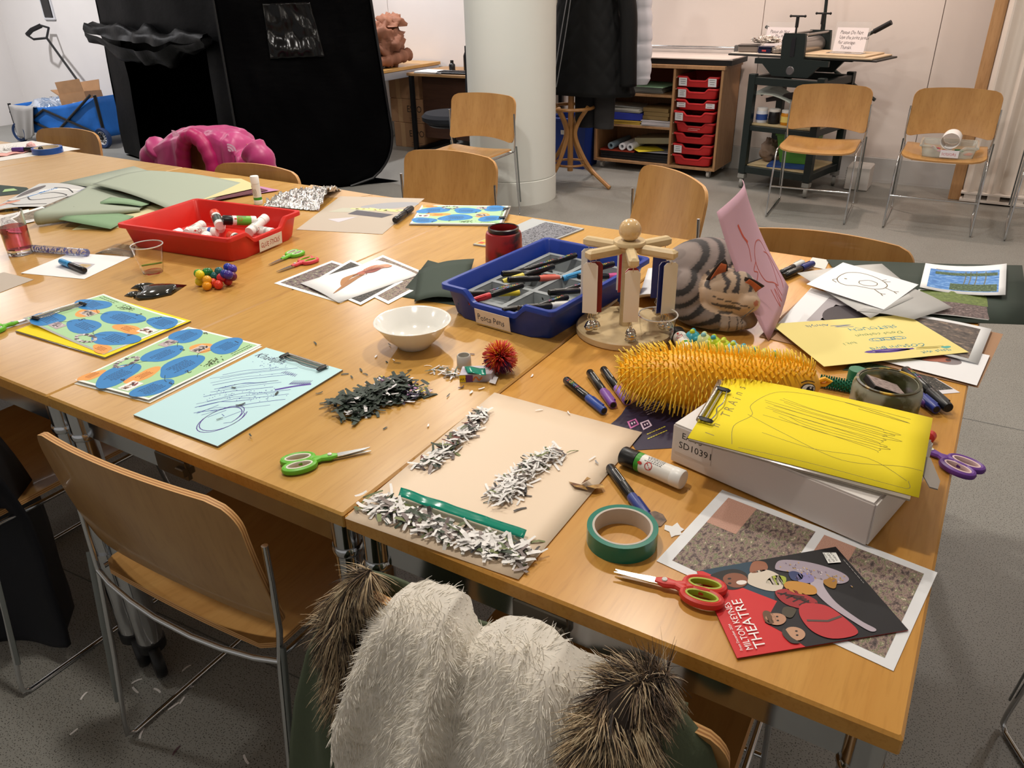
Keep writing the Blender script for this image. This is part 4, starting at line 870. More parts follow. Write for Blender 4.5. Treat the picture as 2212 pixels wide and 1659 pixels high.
def poster(p, tiny=False):
    p.rect(6, 6, 291, 204, '#a9d3a0'); p.up()
    B = '#2b80c4'; Or = '#f0a050'
    for (x, y, rx, ry, s) in ((224, 110, 30, 17, 3), (269, 15, 25, 12, 5), (72, 113, 22, 18, 6)): p.blob(x, y, rx*1.2, ry*1.25, Or, s)
    p.up()
    for (x, y, rx, ry, s, r) in ((40, 151, 33, 27, 1, .2), (158, 144, 47, 28, 2, 0), (258, 176, 32, 26, 3, -.2), (246, 62, 42, 30, 4, .3), (132, 63, 40, 25, 5, .1), (40, 34, 34, 26, 6, 0)): p.blob(x, y, rx*1.22, ry*1.25, B, s, .12, r)
    p.up()
    for (x, y, w, h, n, s) in ((20, 165, 42, 26, 6, 1), (128, 158, 62, 28, 6, 2), (238, 190, 46, 28, 6, 3), (222, 76, 52, 28, 6, 4), (108, 76, 52, 22, 5, 5), (16, 48, 48, 26, 6, 6)): p.lines(x, y, w, h, n, '#123a66', seed=s)
    for (x, y, w, h, s) in ((206, 118, 34, 14, 8), (254, 20, 30, 12, 9)): p.lines(x, y, w, h, 4, '#8a4a12', seed=s)
    p.lines(12, 198, 66, 8, 2, '#1f3322', seed=11)
    for (x0, y0, x1, y1, c) in ((60, 100, 96, 126, '#c9bcb4'), (70, 16, 104, 42, '#b8a9b0'), (250, 112, 288, 142, '#f2efee')): p.rect(x0, y0, x1, y1, c)
    p.up()
    R = random.Random(5)
    for (x0, y0, x1, y1, cs) in ((60, 100, 96, 126, ('#2c2a2c', '#8a8080', '#4f4a4c')), (70, 16, 104, 42, ('#4c444a', '#8d7f86', '#d8d0d4')), (252, 114, 286, 140, ('#3a2a2c', '#8a4048', '#b09080', '#2c2c30'))):
        for i in range(16): p.blob(R.uniform(x0+4, x1-4), R.uniform(y0+4, y1-4), R.uniform(2, 7), R.uniform(1.5, 4), R.choice(cs), i, .3, R.uniform(0, 3), 9)
    for k in range(46):
        a = k*2*PI/46; p.blob(195+26*math.cos(a), 27+15*math.sin(a), R.uniform(3, 5.5), R.uniform(2, 3.5), R.choice(('#b7aeb4', '#7d7479', '#d9d3d6', '#54494f')), k, .3, a, 8)
    for k in range(40): p.blob(117+R.gauss(0, 14), 188+R.gauss(0, 7), R.uniform(1, 3), R.uniform(1, 2.2), R.choice(('#3b4a2c', '#5c6b3c', '#2c3a22')), k, .3, 0, 7)
    for (s, x, y) in (('1', 8, 148), ('2', 166, 172), ('3', 220, 184), ('4', 250, 84), ('5', 92, 76), ('6', 4, 56)): p.text(s, x, y, 20, '#1d1d22', shear=.2)
    for q in (((70, 140), (95, 128), (112, 140)), ((205, 150), (222, 168), (226, 178)), ((215, 62), (190, 50), (172, 62)), ((92, 62), (80, 50), (72, 44))): p.stroke(q, 1.1, '#1f3a2a', 5)
def clip(parent, a, c, inward, wide=.11):
    """wire bulldog clip of a clear clipboard: on the edge a-c, jaws pointing inward"""
    a, c = V(a), V(c); d = (c-a).normalized(); m = (a+c)/2; n = V(inward).normalized(); z = V((0, 0, 1))
    b = MB(); b.rcyl(m-d*wide*.55+z*.005, m+d*wide*.55+z*.005, .0035, n=10); b.rcyl(m-d*wide*.5+n*.009+z*.004, m+d*wide*.5+n*.009+z*.004, .002, n=8)
    o = b.build('clip', mat('clip_steel', '#c9c7c0', .25, 1.), parent)
    b = MB(); b.tube(catmull([m-d*wide*.46+n*.018+z*.006, m-d*wide*.25+n*.021+z*.006, m-d*wide*.1+n*.018+z*.007, m+d*wide*.1+n*.022+z*.007, m+d*wide*.3+n*.020+z*.006, m+d*wide*.46+n*.018+z*.006], 4), .0012, 6); b.build('spring_wire', M_chrome, o)
    for s in (-1, 1): b = MB(); b.box(m+d*(s*wide*.5)+n*.010+z*.0065, (.026, .0085, .007), rz=math.atan2(n.y, n.x), bev=.003); b.build('rubber_foot', M_black, o)
    return o
M_acry = mat('clear_board', '#cfc6b8', .12, trans=.6, ior=1.3)
def board(label, px, dz, edge_px, cat='clipboard', th=.003, ch=0.):
    c = [U(*p, TT+dz) for p in px]; O = sum(c, V())/4; t = thing('clipboard', label, cat, O)
    b = MB(); b.add([p-O for p in c]+[p-O+V((0, 0, th)) for p in c], [(3, 2, 1, 0), (4, 5, 6, 7), (0, 1, 5, 4), (1, 2, 6, 5), (2, 3, 7, 6), (3, 0, 4, 7)]); b.build('board', M_acry, t, smooth=False)
    a, e = (U(*q, TT+dz+th+ch)-O for q in edge_px); clip(t, a, e, -(a+e)/2); return t
A4 = (297, 210)
# clear clipboard with yellow card and the first leaflet
board('clear clipboard under yellow card at the table edge', [(34, 718), (226, 776), (413, 696), (226, 641)], .0005, [(60, 694), (184, 656)], ch=.0085)
paper('yellow_card', 'yellow card under the blob leaflet on the clear clipboard', 'card', [(34, 714), (227, 772), (413, 693), (226, 639)], '#f2d818', .0042, A4)
paper('activity_leaflet', 'green and blue activity leaflet clipped over yellow card', 'leaflet', [(52, 696), (224, 766), (403, 694), (226, 643)], '#f4f5f0', .005, A4, poster, lambda u, v: .010*max(0, 1-u*1.3)**2, nu=60, nv=2)
# loose leaflets
paper('activity_leaflet', 'loose sheet under the activity leaflet beside light blue clipboard', 'leaflet', [(411, 708), (160, 829), (324, 871), (567, 749)], '#eef0ec', .0006, A4)
paper('activity_leaflet', 'upside-down green and blue leaflet beside the light blue clipboard', 'leaflet', [(407, 706), (163, 825), (322, 868), (565, 745)], '#f4f5f0', .0016, A4, poster, lambda u, v: .004*u)
# light blue sheet on a clipboard
def scrib(p):
    R = random.Random(3); b = '#2b3a9a'; v = '#4a2f8f'
    p.text('Khadijah', 8, 258, 26, '#22224a', shear=.3, jit=.05, sx=.9)
    for i in range(17):
        y = 205-i*8+R.uniform(-9, 9); x = 18+i*5+R.uniform(-14, 14); L = R.uniform(.55, 1.2); p.stroke([(x, y-34*L), (x+30*L, y+2+R.uniform(-10, 10)), (x+60*L, y+28*L), (min(205, x+96*L), y+58*L)], R.uniform(.6, 1.7), b, 6)
    for k in range(2): p.stroke([(150+30*math.cos(a/4)+a*.3, 62+(46-6*k)*math.sin(a/4)) for a in range(30)], 1.6, v)
    for i in range(11): p.stroke([(168+i*3.2, 205+i*1.6), (166+i*3.2, 222+i*1.6), (169.5+i*3.2, 206.5+i*1.6)], 1.3, v)
    p.stroke([(160, 178), (175, 196), (188, 210), (206, 226)], 6, '#523a9c', 4)
    for i in range(7): p.stroke([(118+i*5, 232), (121+i*5, 243), (124+i*5, 232)], 1.4, v)
    for i in range(110): x, y = R.choice(((70, 248), (95, 125), (150, 150))); p.blob(x+R.gauss(0, 22), y+R.gauss(0, 14), 1.2, 1, b, i, 0, 0, 6)
    for i in range(6): p.stroke([(100+i*14, 60+R.uniform(-30, 20)), (110+i*14, 70+R.uniform(-20, 30))], 1.2, b)
board('clear clipboard under the light blue scribbled sheet', [(289, 899), (471, 967), (741, 802), (576, 754)], .0005, [(608, 765), (722, 802)])
paper('blue_sheet', 'light blue sheet with dark blue pen scribbles on a clipboard', 'paper', [(288, 896), (470, 964), (740, 799), (575, 751)], '#bfe3ea', .0042, (220, 297), scrib)
# photographs with the flower print on top
paper('photo_print', 'photo print sticking out at the left of the flower print', 'photo', [(592, 612), (735, 655), (850, 606), (717, 563)], '#eef0f0', .0006, A4, group='printed photos around the flower print', photo=[(14, 12, 283, 198, P_wood)])
paper('photo_print', 'dark hedge photo print nearest the dark green paper', 'photo', [(720, 600), (839, 657), (945, 600), (827, 551)], '#f1f2f2', .0012, (264, 210), photo=[(14, 12, 250, 198, P_grass)], group='printed photos around the flower print')
paper('photo_print', 'photo print showing a black corner under the flower print', 'photo', [(668, 612), (779, 659), (872, 608), (757, 561)], '#eff0f1', .0018, (264, 210), photo=[(14, 12, 250, 198, P_dark)], group='printed photos around the flower print')
def flower(p):
    p.smooth([(18, 52), (60, 78), (95, 100), (140, 112), (150, 106), (120, 92), (80, 74), (50, 62)], '#a5713f')
    p.smooth([(60, 78), (90, 122), (140, 128), (150, 118), (110, 110)], '#b07a44'); p.up()
    for (x, y, rx, ry, c, s) in ((170, 122, 30, 17, '#b5654f', 1), (192, 130, 28, 19, '#c98668', 2), (214, 122, 24, 18, '#d8a183', 3), (182, 112, 22, 13, '#9c4f42', 4), (226, 112, 16, 11, '#cf9474', 5)): p.blob(x, y, rx, ry, c, s, .14); p.up()
    for i in range(14): a = -.5+i*.16; p.stroke([(160, 116), (165+56*math.cos(a), 118+26*math.sin(a))], .9, '#8a4a3c')
    p.stroke([(140, 122), (120, 116), (150, 100), (160, 112)], 2, '#7a4a2c', 5)
paper('flower_print', 'white sheet with an orange-brown pressed flower print', 'paper', [(648, 612), (731, 654), (904, 594), (817, 562)], '#f4f5f6', .0026, (200, 260) if 0 else (250, 185), None, lambda u, v: .004*math.sin(PI*u), nu=6, nv=4)
_t, _S = paper('flower_print', 'x', 'x', [(648, 612), (731, 654), (904, 594), (817, 562)], '#f4f5f6', .0026, (185, 250))
for ch in list(_t.children): bpy.data.objects.remove(ch)
bpy.data.objects.remove(_t)
fp = [o for o in COL.objects if o.name == 'flower_print'][0]
_p = Print(lambda x, y, e: (lambda u, v: _S(u*185, v*250, e+.0042*math.sin(PI*u)+.0004))(1-y/185, x/250)); flower(_p); _p.build(fp)
# dark green papers
paper('green_paper', 'dark green sugar paper under the folded dark green piece', 'paper', [(858, 640), (985, 660), (1030, 600), (925, 571)], '#2e3a31', .0006, (200, 260), lift=lambda u, v: .012*v*v, nu=6, nv=6)
paper('green_paper', 'folded dark green sugar paper beside the blue tray', 'paper', [(895, 652), (1000, 650), (1025, 570), (905, 592)], '#334036', .0045, (200, 230), lift=lambda u, v: .012*math.sin(PI*u)+.01*v+.015*max(0, u-.7), nu=8, nv=6)
# white sheet with marker, left edge sheet, glossy film
def tanshape(p): p.poly([(60, 62), (165, 60), (150, 112), (74, 118)], '#b9b6bd'); p.up().poly([(104, 84), (150, 80), (146, 104), (112, 106)], '#c9b183'); p.up().lines(112, 100, 30, 14, 4, '#7a6238', seed=2)
paper('white_sheet', 'white sheet with grey picture under the blue-capped marker', 'paper', [(44.5, 590), (182, 603), (286, 554), (152, 547)], '#eeeeef', .0006, (210, 190), tanshape)
paper('grey_sheet', 'grey-brown sheet cut off by the picture edge', 'paper', [(0, 632), (73, 604), (8, 588), (-70, 612)], '#bdb1a4', .0006, (200, 140), lambda p: (p.blob(60, 95, 40, 16, '#d8dad6', 2, .05), p.up().blob(58, 92, 34, 10, '#7e8a86', 3, .05)))
paper('plastic_film', 'glossy clear film lying behind the plastic cup', 'film', [(205, 548), (288, 556), (291, 533), (250, 527)], '#ffffff', .0013, (150, 90), m=mat('film', '#f3e6d2', .06, trans=.9, ior=1.2), lift=lambda u, v: .004*math.sin(PI*u), nu=8)
# far-left table
paper('white_sheet', 'white sheet under the blue tape roll on the far table', 'paper', [(-60, 357), (174, 322), (70, 304), (-120, 325)], '#e2ded8', .0006, (420, 297))
paper('pink_tissue', 'pink tissue strip along the edge of the far white sheet', 'paper', [(-20, 343), (76, 327), (74, 322), (-20, 336)], '#e6a99f', .0016, (300, 40), lift=lambda u, v: .006*abs(math.sin(u*9)), nu=14, nv=3)
# magazine cuttings
paper('green_board', 'dark green board under magazine cuttings at the picture edge', 'board', [(-80, 432), (70, 416), (58, 405), (-60, 394)], '#2b3a33', .0006, (300, 200))
paper('green_scrap', 'pale green paper scrap beside the magazine cuttings', 'paper', [(5, 415), (38, 411), (30, 407), (10, 409)], '#a9c98e', .0018, (60, 30))
def mag(p):
    p.rect(0, 0, 300, 210, '#c4c4c2'); p.up().smooth([(10, 150), (60, 190), (90, 170), (70, 120), (30, 100)], '#4a3f3c'); p.smooth([(110, 150), (180, 165), (290, 185), (290, 178), (190, 150), (120, 130)], '#e0e0de')
    p.smooth([(100, 90), (150, 160), (175, 165), (150, 130), (120, 95)], '#2f76b6'); p.up()
    for q in (((110, 90), (170, 60), (240, 80), (280, 120), (200, 130), (150, 110)), ((20, 60), (90, 40), (160, 20), (280, 30)), ((150, 170), (220, 175), (280, 150)), ((10, 80), (60, 70), (110, 90))): p.stroke(q, 5, '#1b1a1c', 6)
    p.stroke([(5, 90), (40, 84), (90, 96), (130, 120)], 6, '#efece6', 4); p.smooth([(0, 40), (60, 40), (110, 62), (40, 70)], '#d98d6c')
paper('magazine_page', 'grey magazine page with black brush lines and blue patch', 'paper', [(-40, 462), (95, 447), (192, 407), (85, 397)], '#1c1c1e', .0022, (300, 210), mag, lambda u, v: .01*math.sin(PI*u), nu=10, nv=4)
paper('dark_photo', 'dark brown magazine cutting beside the grey-green paper', 'photo', [(84, 447), (125, 457), (185, 422), (140, 425)], '#1d1b1a', .003, (160, 90), photo=[(8, 6, 150, 80, P_land)])
paper('photo_print', 'brown landscape print behind the drinking glass', 'photo', [(52, 478), (140, 466), (90, 446), (20, 468)], '#efefef', .0036, (190, 120), photo=[(10, 10, 180, 104, P_land)])
paper('photo_print', 'partly hidden landscape print at the drinking glass', 'photo', [(-30, 500), (75, 478), (62, 452), (-30, 470)], '#ececec', .0029, (190, 120), photo=[(10, 10, 180, 104, P_mag)])
# large sugar-paper sheets
GG = '#9fa897'
paper('cream_paper', 'cream sugar paper sticking out below the folded grey-green sheet', 'paper', [(155, 497), (255, 492), (360, 447), (262, 436)], '#cfc79c', .0006, (300, 300))
paper('pink_paper', 'pink sugar paper beneath the grey-green sheets', 'paper', [(318, 373), (430, 440), (604, 413), (470, 386)], '#b981a8', .0006, (400, 300), lift=lambda u, v: .004, nu=2)
paper('burgundy_paper', 'burgundy sugar paper edge beneath cream paper', 'paper', [(400, 400), (440, 438), (580, 411), (500, 390)], '#5f2f38', .0075, (300, 250))
paper('cream_paper', 'cream sugar paper between burgundy and grey-green sheets', 'paper', [(380, 382), (432, 433), (562, 404), (521, 386)], '#cfc491', .0105, (300, 250))
paper('lavender_paper', 'lavender sugar paper beside the magazine page', 'paper', [(112, 409), (160, 416), (202, 403), (178, 394)], '#8487a8', .0040, (120, 80))
paper('grey_green_paper', 'largest grey-green sugar paper sheet, topmost at the back', 'paper', [(200, 402), (385, 458), (541, 393), (318, 368)], GG, .018, (600, 420), lift=lambda u, v: .012*math.sin(PI*v)*(1-u)+.02*max(0, .35-v)+.012*math.sin(PI*u)-.012*u, nu=16, nv=10)
paper('grey_green_paper', 'grey-green sugar paper sheet with its point at the table back', 'paper', [(128, 393), (330, 420), (420, 400), (289, 359)], '#a3ac9b', .013, (500, 300), lift=lambda u, v: -.004+.004*v, nu=4, nv=4)
def curl(u, v):
    w = .30; a0, a1 = U(80, 492, TT), U(300, 462, TT); b0, b1 = U(196, 404, TT), U(330, 440, TT)
    s = v*1.0
    if v < .22:
        a = PI*(1-v/.22); p = a0*(1-u)+a1*u; d = ((b0-a0)*(1-u)+(b1-a1)*u).normalized(); r = .022*(1-.8*u)
        return p+d*(-r*math.sin(a)*1.0+.02)+V((0, 0, .004+r+r*math.cos(PI-a)*-1*-1 if False else .004+r*(1-math.cos(a-PI))))
    k = (v-.22)/.78; p0 = a0*(1-u)+a1*u; p1 = b0*(1-u)+b1*u; r = .022*(1-.8*u); d = (p1-p0).normalized()
    return p0+d*.02+(p1-p0-d*.02)*k+V((0, 0, .004+2*r*(1-k)**1.5+.005*k))
t = MB(); t.sheet(curl, 20, 26, .0004); tag(t.build('grey_green_paper', mat('sheet_'+GG), ang=0), 'folded grey-green sugar paper with a rolled front edge', 'paper')
paper('green_paper', 'mid green paper piece on the folded grey-green sheet', 'paper', [(126, 474), (236, 483), (286, 452), (181, 443)], '#7d9c78', .027, (230, 150), lift=lambda u, v: -.018*u-.006*v, nu=6, nv=3)
paper('green_paper', 'curved mid green strip under the largest grey-green sheet', 'paper', [(206, 441), (305, 446), (322, 441), (238, 426)], '#829f7d', .017, (200, 80), lift=lambda u, v: .006*math.sin(PI*u), nu=8)
paper('lavender_paper', 'lavender paper slice between the two green pieces', 'paper', [(174, 438), (250, 456), (318, 444), (235, 440)], '#7c80a0', .0125, (200, 40))
paper('black_scrap', 'torn black paper scrap on the grey-green sheet', 'paper', [(124, 452), (160, 452), (162, 446), (132, 445)], '#111112', .03, (60, 30), lift=lambda u, v: -.004+.004*abs(math.sin(u*12)), nu=12)
# tracing sheet with collage, black-backed leaflet, magazine
def coll(p):
    p.smooth([(120, 210), (190, 250), (280, 262), (300, 240), (230, 200), (150, 190)], '#9b9b9f'); p.up().poly([(30, 150), (150, 160), (200, 185), (170, 200), (60, 190)], '#b6b5a2'); p.up()
    p.poly([(105, 140), (235, 120), (260, 150), (120, 175)], '#4b474d'); p.poly([(60, 90), (150, 120), (110, 70)], '#c9c2c8'); p.up()
    R = random.Random(2)
    for i in range(9): x = 90+i*20; p.poly([(x, 178+R.uniform(-6, 6)), (x+34, 176+R.uniform(-6, 6)), (x+30, 192+R.uniform(-5, 5)), (x+4, 196+R.uniform(-5, 5))], '#d9d48f')
paper('tracing_sheet', 'tracing paper sheet with a torn-paper collage beside the foil', 'paper', [(640, 496), (826, 506), (917, 429), (735, 424)], '#cfc3b4', .0006, (300, 300), coll, m=mat('tracing_grey', '#bfb2a2', .6, alpha=.9))
paper('kraft_scrap', 'tan paper sheet at the table edge behind the foil', 'paper', [(640, 425), (760, 428), (806, 421), (672, 399)], '#c0a07c', .0004, (200, 100))
board('dark-backed clipboard under the leaflet at the far table edge', [(884, 487), (1086, 489), (1104, 447), (911, 445)], .0005, [(1092, 476), (1102, 452)], th=.004)
paper('activity_leaflet', 'activity leaflet on the clipboard by the red paint pot', 'leaflet', [(911, 443), (885, 483), (1083, 485), (1100, 445)][0:0] or [(1098, 445), (912, 443), (886, 483), (1082, 484)], '#eef2f0', .005, A4, poster)
paper('magazine', 'grey magazine with swirling black print under the red pot', 'magazine', [(1022, 530), (1135, 545), (1262, 496), (1150, 474)], '#aeb2b4', .0008, (300, 210), lambda p: (p.poly([(4, 4), (60, 4), (30, 60), (4, 40)], '#d6b24a'), p.up().rect(10, 8, 40, 20, '#c8542c')), th=.004, photo=[(90, 8, 292, 202, P_silk)])
# behind the carousel
paper('white_sheet', 'curled white sheet between the carousel and the tabby cushion', 'paper', [(1372, 668), (1440, 672), (1462, 585), (1400, 580)], '#dcdce0', .001, (120, 200), lift=lambda u, v: .035*max(0, .35-v)**2*8+.006*math.sin(PI*u), nu=6, nv=14)
paper('green_mat', 'grey-green patterned mat behind the tabby cushion', 'mat', [(1440, 612), (1530, 615), (1590, 528), (1490, 545)], '#6f7d73', .0008, (210, 297), lambda p: [p.stroke([(20+i*25, 30), (60+i*20, 150+i*10), (40+i*26, 270)], 2, '#9aa79c', 5) for i in range(7)])
# ------------------------------------------------------------------ right-hand pile
paper('kraft_sheet', 'brown kraft sheet at the bottom of the paper pile by the table edge', 'paper', [(1640, 727), (2113, 838), (2167, 722), (1745, 632)], '#a98364', .0012, (420, 297))
paper('green_board', 'dark green board overhanging the table edge under the lake photo', 'board', [(1885, 690), (2226, 702), (2207, 577), (1785, 561)], '#303c34', .0030, (420, 297), lift=lambda u, v: .01*max(0, u-.6)*v, nu=6, nv=3, th=.001)
paper('white_sheet', 'small white corner beside the blue and white markers', 'paper', [(1742, 574), (1782, 582), (1792, 562), (1755, 556)], '#ddd8d2', .0012, (60, 50))
paper('photo_print', 'leaf-litter photo print with green field below the lake photo', 'photo', [(1968, 678), (2171, 692), (2172, 640), (1984, 625)], '#e8e8e6', .0062, (200, 150), lift=lambda u, v: .003*math.sin(5*u), nu=8, photo=[(4, 4, 196, 78, P_soil), (4, 78, 196, 146, P_lawn)])
def lakep(p):
    p.poly([(30, 150), (180, 140), (180, 128), (30, 138)], '#b79a66'); p.up()
    for x in (104, 116, 130, 152): p.stroke([(x, 140), (x+1, 100), (x-2, 60)], 3, '#6f7466', 5)
t, _ = paper('lake_photo', 'photo print of trees mirrored in a blue lake', 'photo', [(1985, 627), (2170, 644), (2172, 579), (1997, 578)], '#f0f1f3', .0085, (200, 180), lakep, lambda u, v: .008*(2*u-1)**2+.004*v, nu=10, nv=4, photo=[(16, 16, 184, 146, P_lake), (70, 20, 180, 60, P_fol), (30, 112, 180, 130, P_fol)])
paper('photo_print', 'photo print of a marbled ball under the tracing paper', 'photo', [(1668, 712), (1880, 742), (1965, 680), (1752, 622)], '#e9e9ec', .0035, (297, 210), lambda p: (p.rect(70, 60, 260, 190, '#a9a3a8'), p.up().blob(160, 120, 66, 56, '#3b3338', 3, .02)), photo=[(104, 76, 214, 162, P_ball)])
paper('drop_print', 'white print of a rust-coloured drop under the yellow letter', 'photo', [(1862, 768), (2110, 833), (2138, 768), (1900, 716)], '#f0f1f4', .0050, (297, 210), lambda p: (p.blob(196, 112, 44, 30, '#8d8487', 1, .05), p.up().smooth([(10, 90), (80, 62), (150, 70), (205, 96), (212, 118), (190, 136), (100, 150), (20, 150)], '#54473e'), p.up().smooth([(148, 72), (205, 96), (213, 116), (190, 136), (150, 142), (158, 105)], '#b06a55'), p.up().blob(207, 113, 7, 9, '#4d2f2c', 2, .05), [p.stroke([(20+14*i, 92), (60+12*i, 110+6*math.sin(i)), (40+14*i, 140)], 2.4, '#7f6c58', 5) for i in range(7)]))
paper('cloud_print', 'photo print of dark storm clouds beside the yellow letter', 'photo', [(1915, 742), (2112, 786), (2142, 711), (1948, 676)], '#eceef0', .0075, (240, 160), lift=lambda u, v: .003*math.sin(PI*u), nu=8, photo=[(6, 10, 214, 148, P_cloud)])
def letter(p):
    c = '#3d8f9e'; d = '#6a8f5a'
    for (s, x, y, h, k) in (('dans wit', 26, 186, 17, c), ('COStum Bird', 60, 150, 19, c), ('sut i', 190, 118, 16, d), ('Doos costum', 66, 84, 17, d), ('SEETOUCH', 60, 52, 19, c), ('Aimyls', 196, 20, 17, '#4a6a8a')): p.text(s, x, y, h, k, jit=.12, sx=1.15)
    p.stroke([(95, 170), (150, 176), (200, 168), (150, 164), (105, 172), (180, 170)], 6, '#5a3a9a', 4); p.stroke([(30, 172), (88, 168), (40, 178), (92, 174)], 2, '#9a8a2a', 4); p.blob(28, 178, 9, 6, '#4fb0a8', 3)
    for i in range(3): p.stroke([(86+i*24+12*math.cos(a*.6)+a*.6, 116+7*math.sin(a*.6)) for a in range(24)], 1.6, '#3d90b0')
    p.stroke([(150, 44), (190, 38), (150, 34), (196, 32)], 2.2, '#3a5a9a', 4)
paper('yellow_letter', 'pale yellow sheet with upside-down childish handwriting', 'paper', [(1958, 680), (1665, 700), (1780, 792), (2093, 761)], '#efdf8e', .0115, (315, 210), letter)
M_tr2 = mat('tracing_white', '#dcdcda', .5, alpha=.72)
paper('tracing_sheet', 'tracing paper sheet with a rolled corner under the bird drawing', 'paper', [(1722, 590), (1880, 690), (1990, 640), (1905, 570)], '#d9d9d6', .0140, (260, 210), m=M_tr2, lift=lambda u, v: .004*math.sin(PI*v)+.012*max(0, u-.75), nu=10, nv=5)
paper('tracing_sheet', 'pointed tracing paper sheet touching the leaf-litter photo', 'paper', [(1850, 672), (1975, 690), (2056, 664), (1975, 624)], '#d9d9d6', .0165, (210, 150), m=M_tr2, lift=lambda u, v: .003*math.sin(PI*u), nu=6)
def bird(p):
    c = '#5f4f16'; w = 2.8
    p.stroke([(45, 120), (52, 150), (80, 172), (120, 176), (160, 166), (188, 146), (190, 120), (174, 100), (150, 92), (120, 84), (96, 70), (70, 72), (50, 92), (45, 120)], w, c, 6)
    p.stroke([(110, 120), (130, 142), (158, 140), (162, 120), (140, 104), (118, 106), (110, 120)], w*.9, c, 6); p.stroke([(52, 92), (44, 76), (62, 68)], w, c, 5); p.blob(70, 108, 4, 3, '#6a5a20', 1)
    p.stroke([(190, 128), (222, 120), (234, 128)], w, c, 4); p.stroke([(222, 120), (236, 112)], w, c); p.stroke([(172, 98), (200, 84), (212, 90)], w, c, 4); p.stroke([(200, 84), (212, 74)], w, c); p.stroke([(160, 166), (168, 180)], w, c); p.stroke([(170, 162), (184, 174)], w, c)
paper('bird_drawing', 'white sheet with an olive line drawing of a bird', 'drawing', [(1742, 614), (1909, 669), (1984, 615), (1821, 567)], '#eef0f5', .0205, (255, 210), bird)
paper('photo_scrap', 'grey photo print between the dirty jar and the table edge', 'photo', [(1935, 800), (2025, 852), (2074, 848), (1985, 796)], '#e6e2e6', .0004, (150, 90), photo=[(4, 22, 130, 86, P_dark)])
paper('photo_scrap', 'green-grey photo scrap behind the dirty jar', 'photo', [(1820, 800), (1900, 806), (1950, 782), (1850, 772)], '#56614b', .0005, (120, 80), photo=[(4, 4, 116, 76, P_fol)])
paper('white_scrap', 'white glossy paper scrap under the green bristle toy', 'paper', [(1775, 822), (1822, 843), (1826, 838), (1790, 818)], '#e8eef0', .0005, (60, 20))
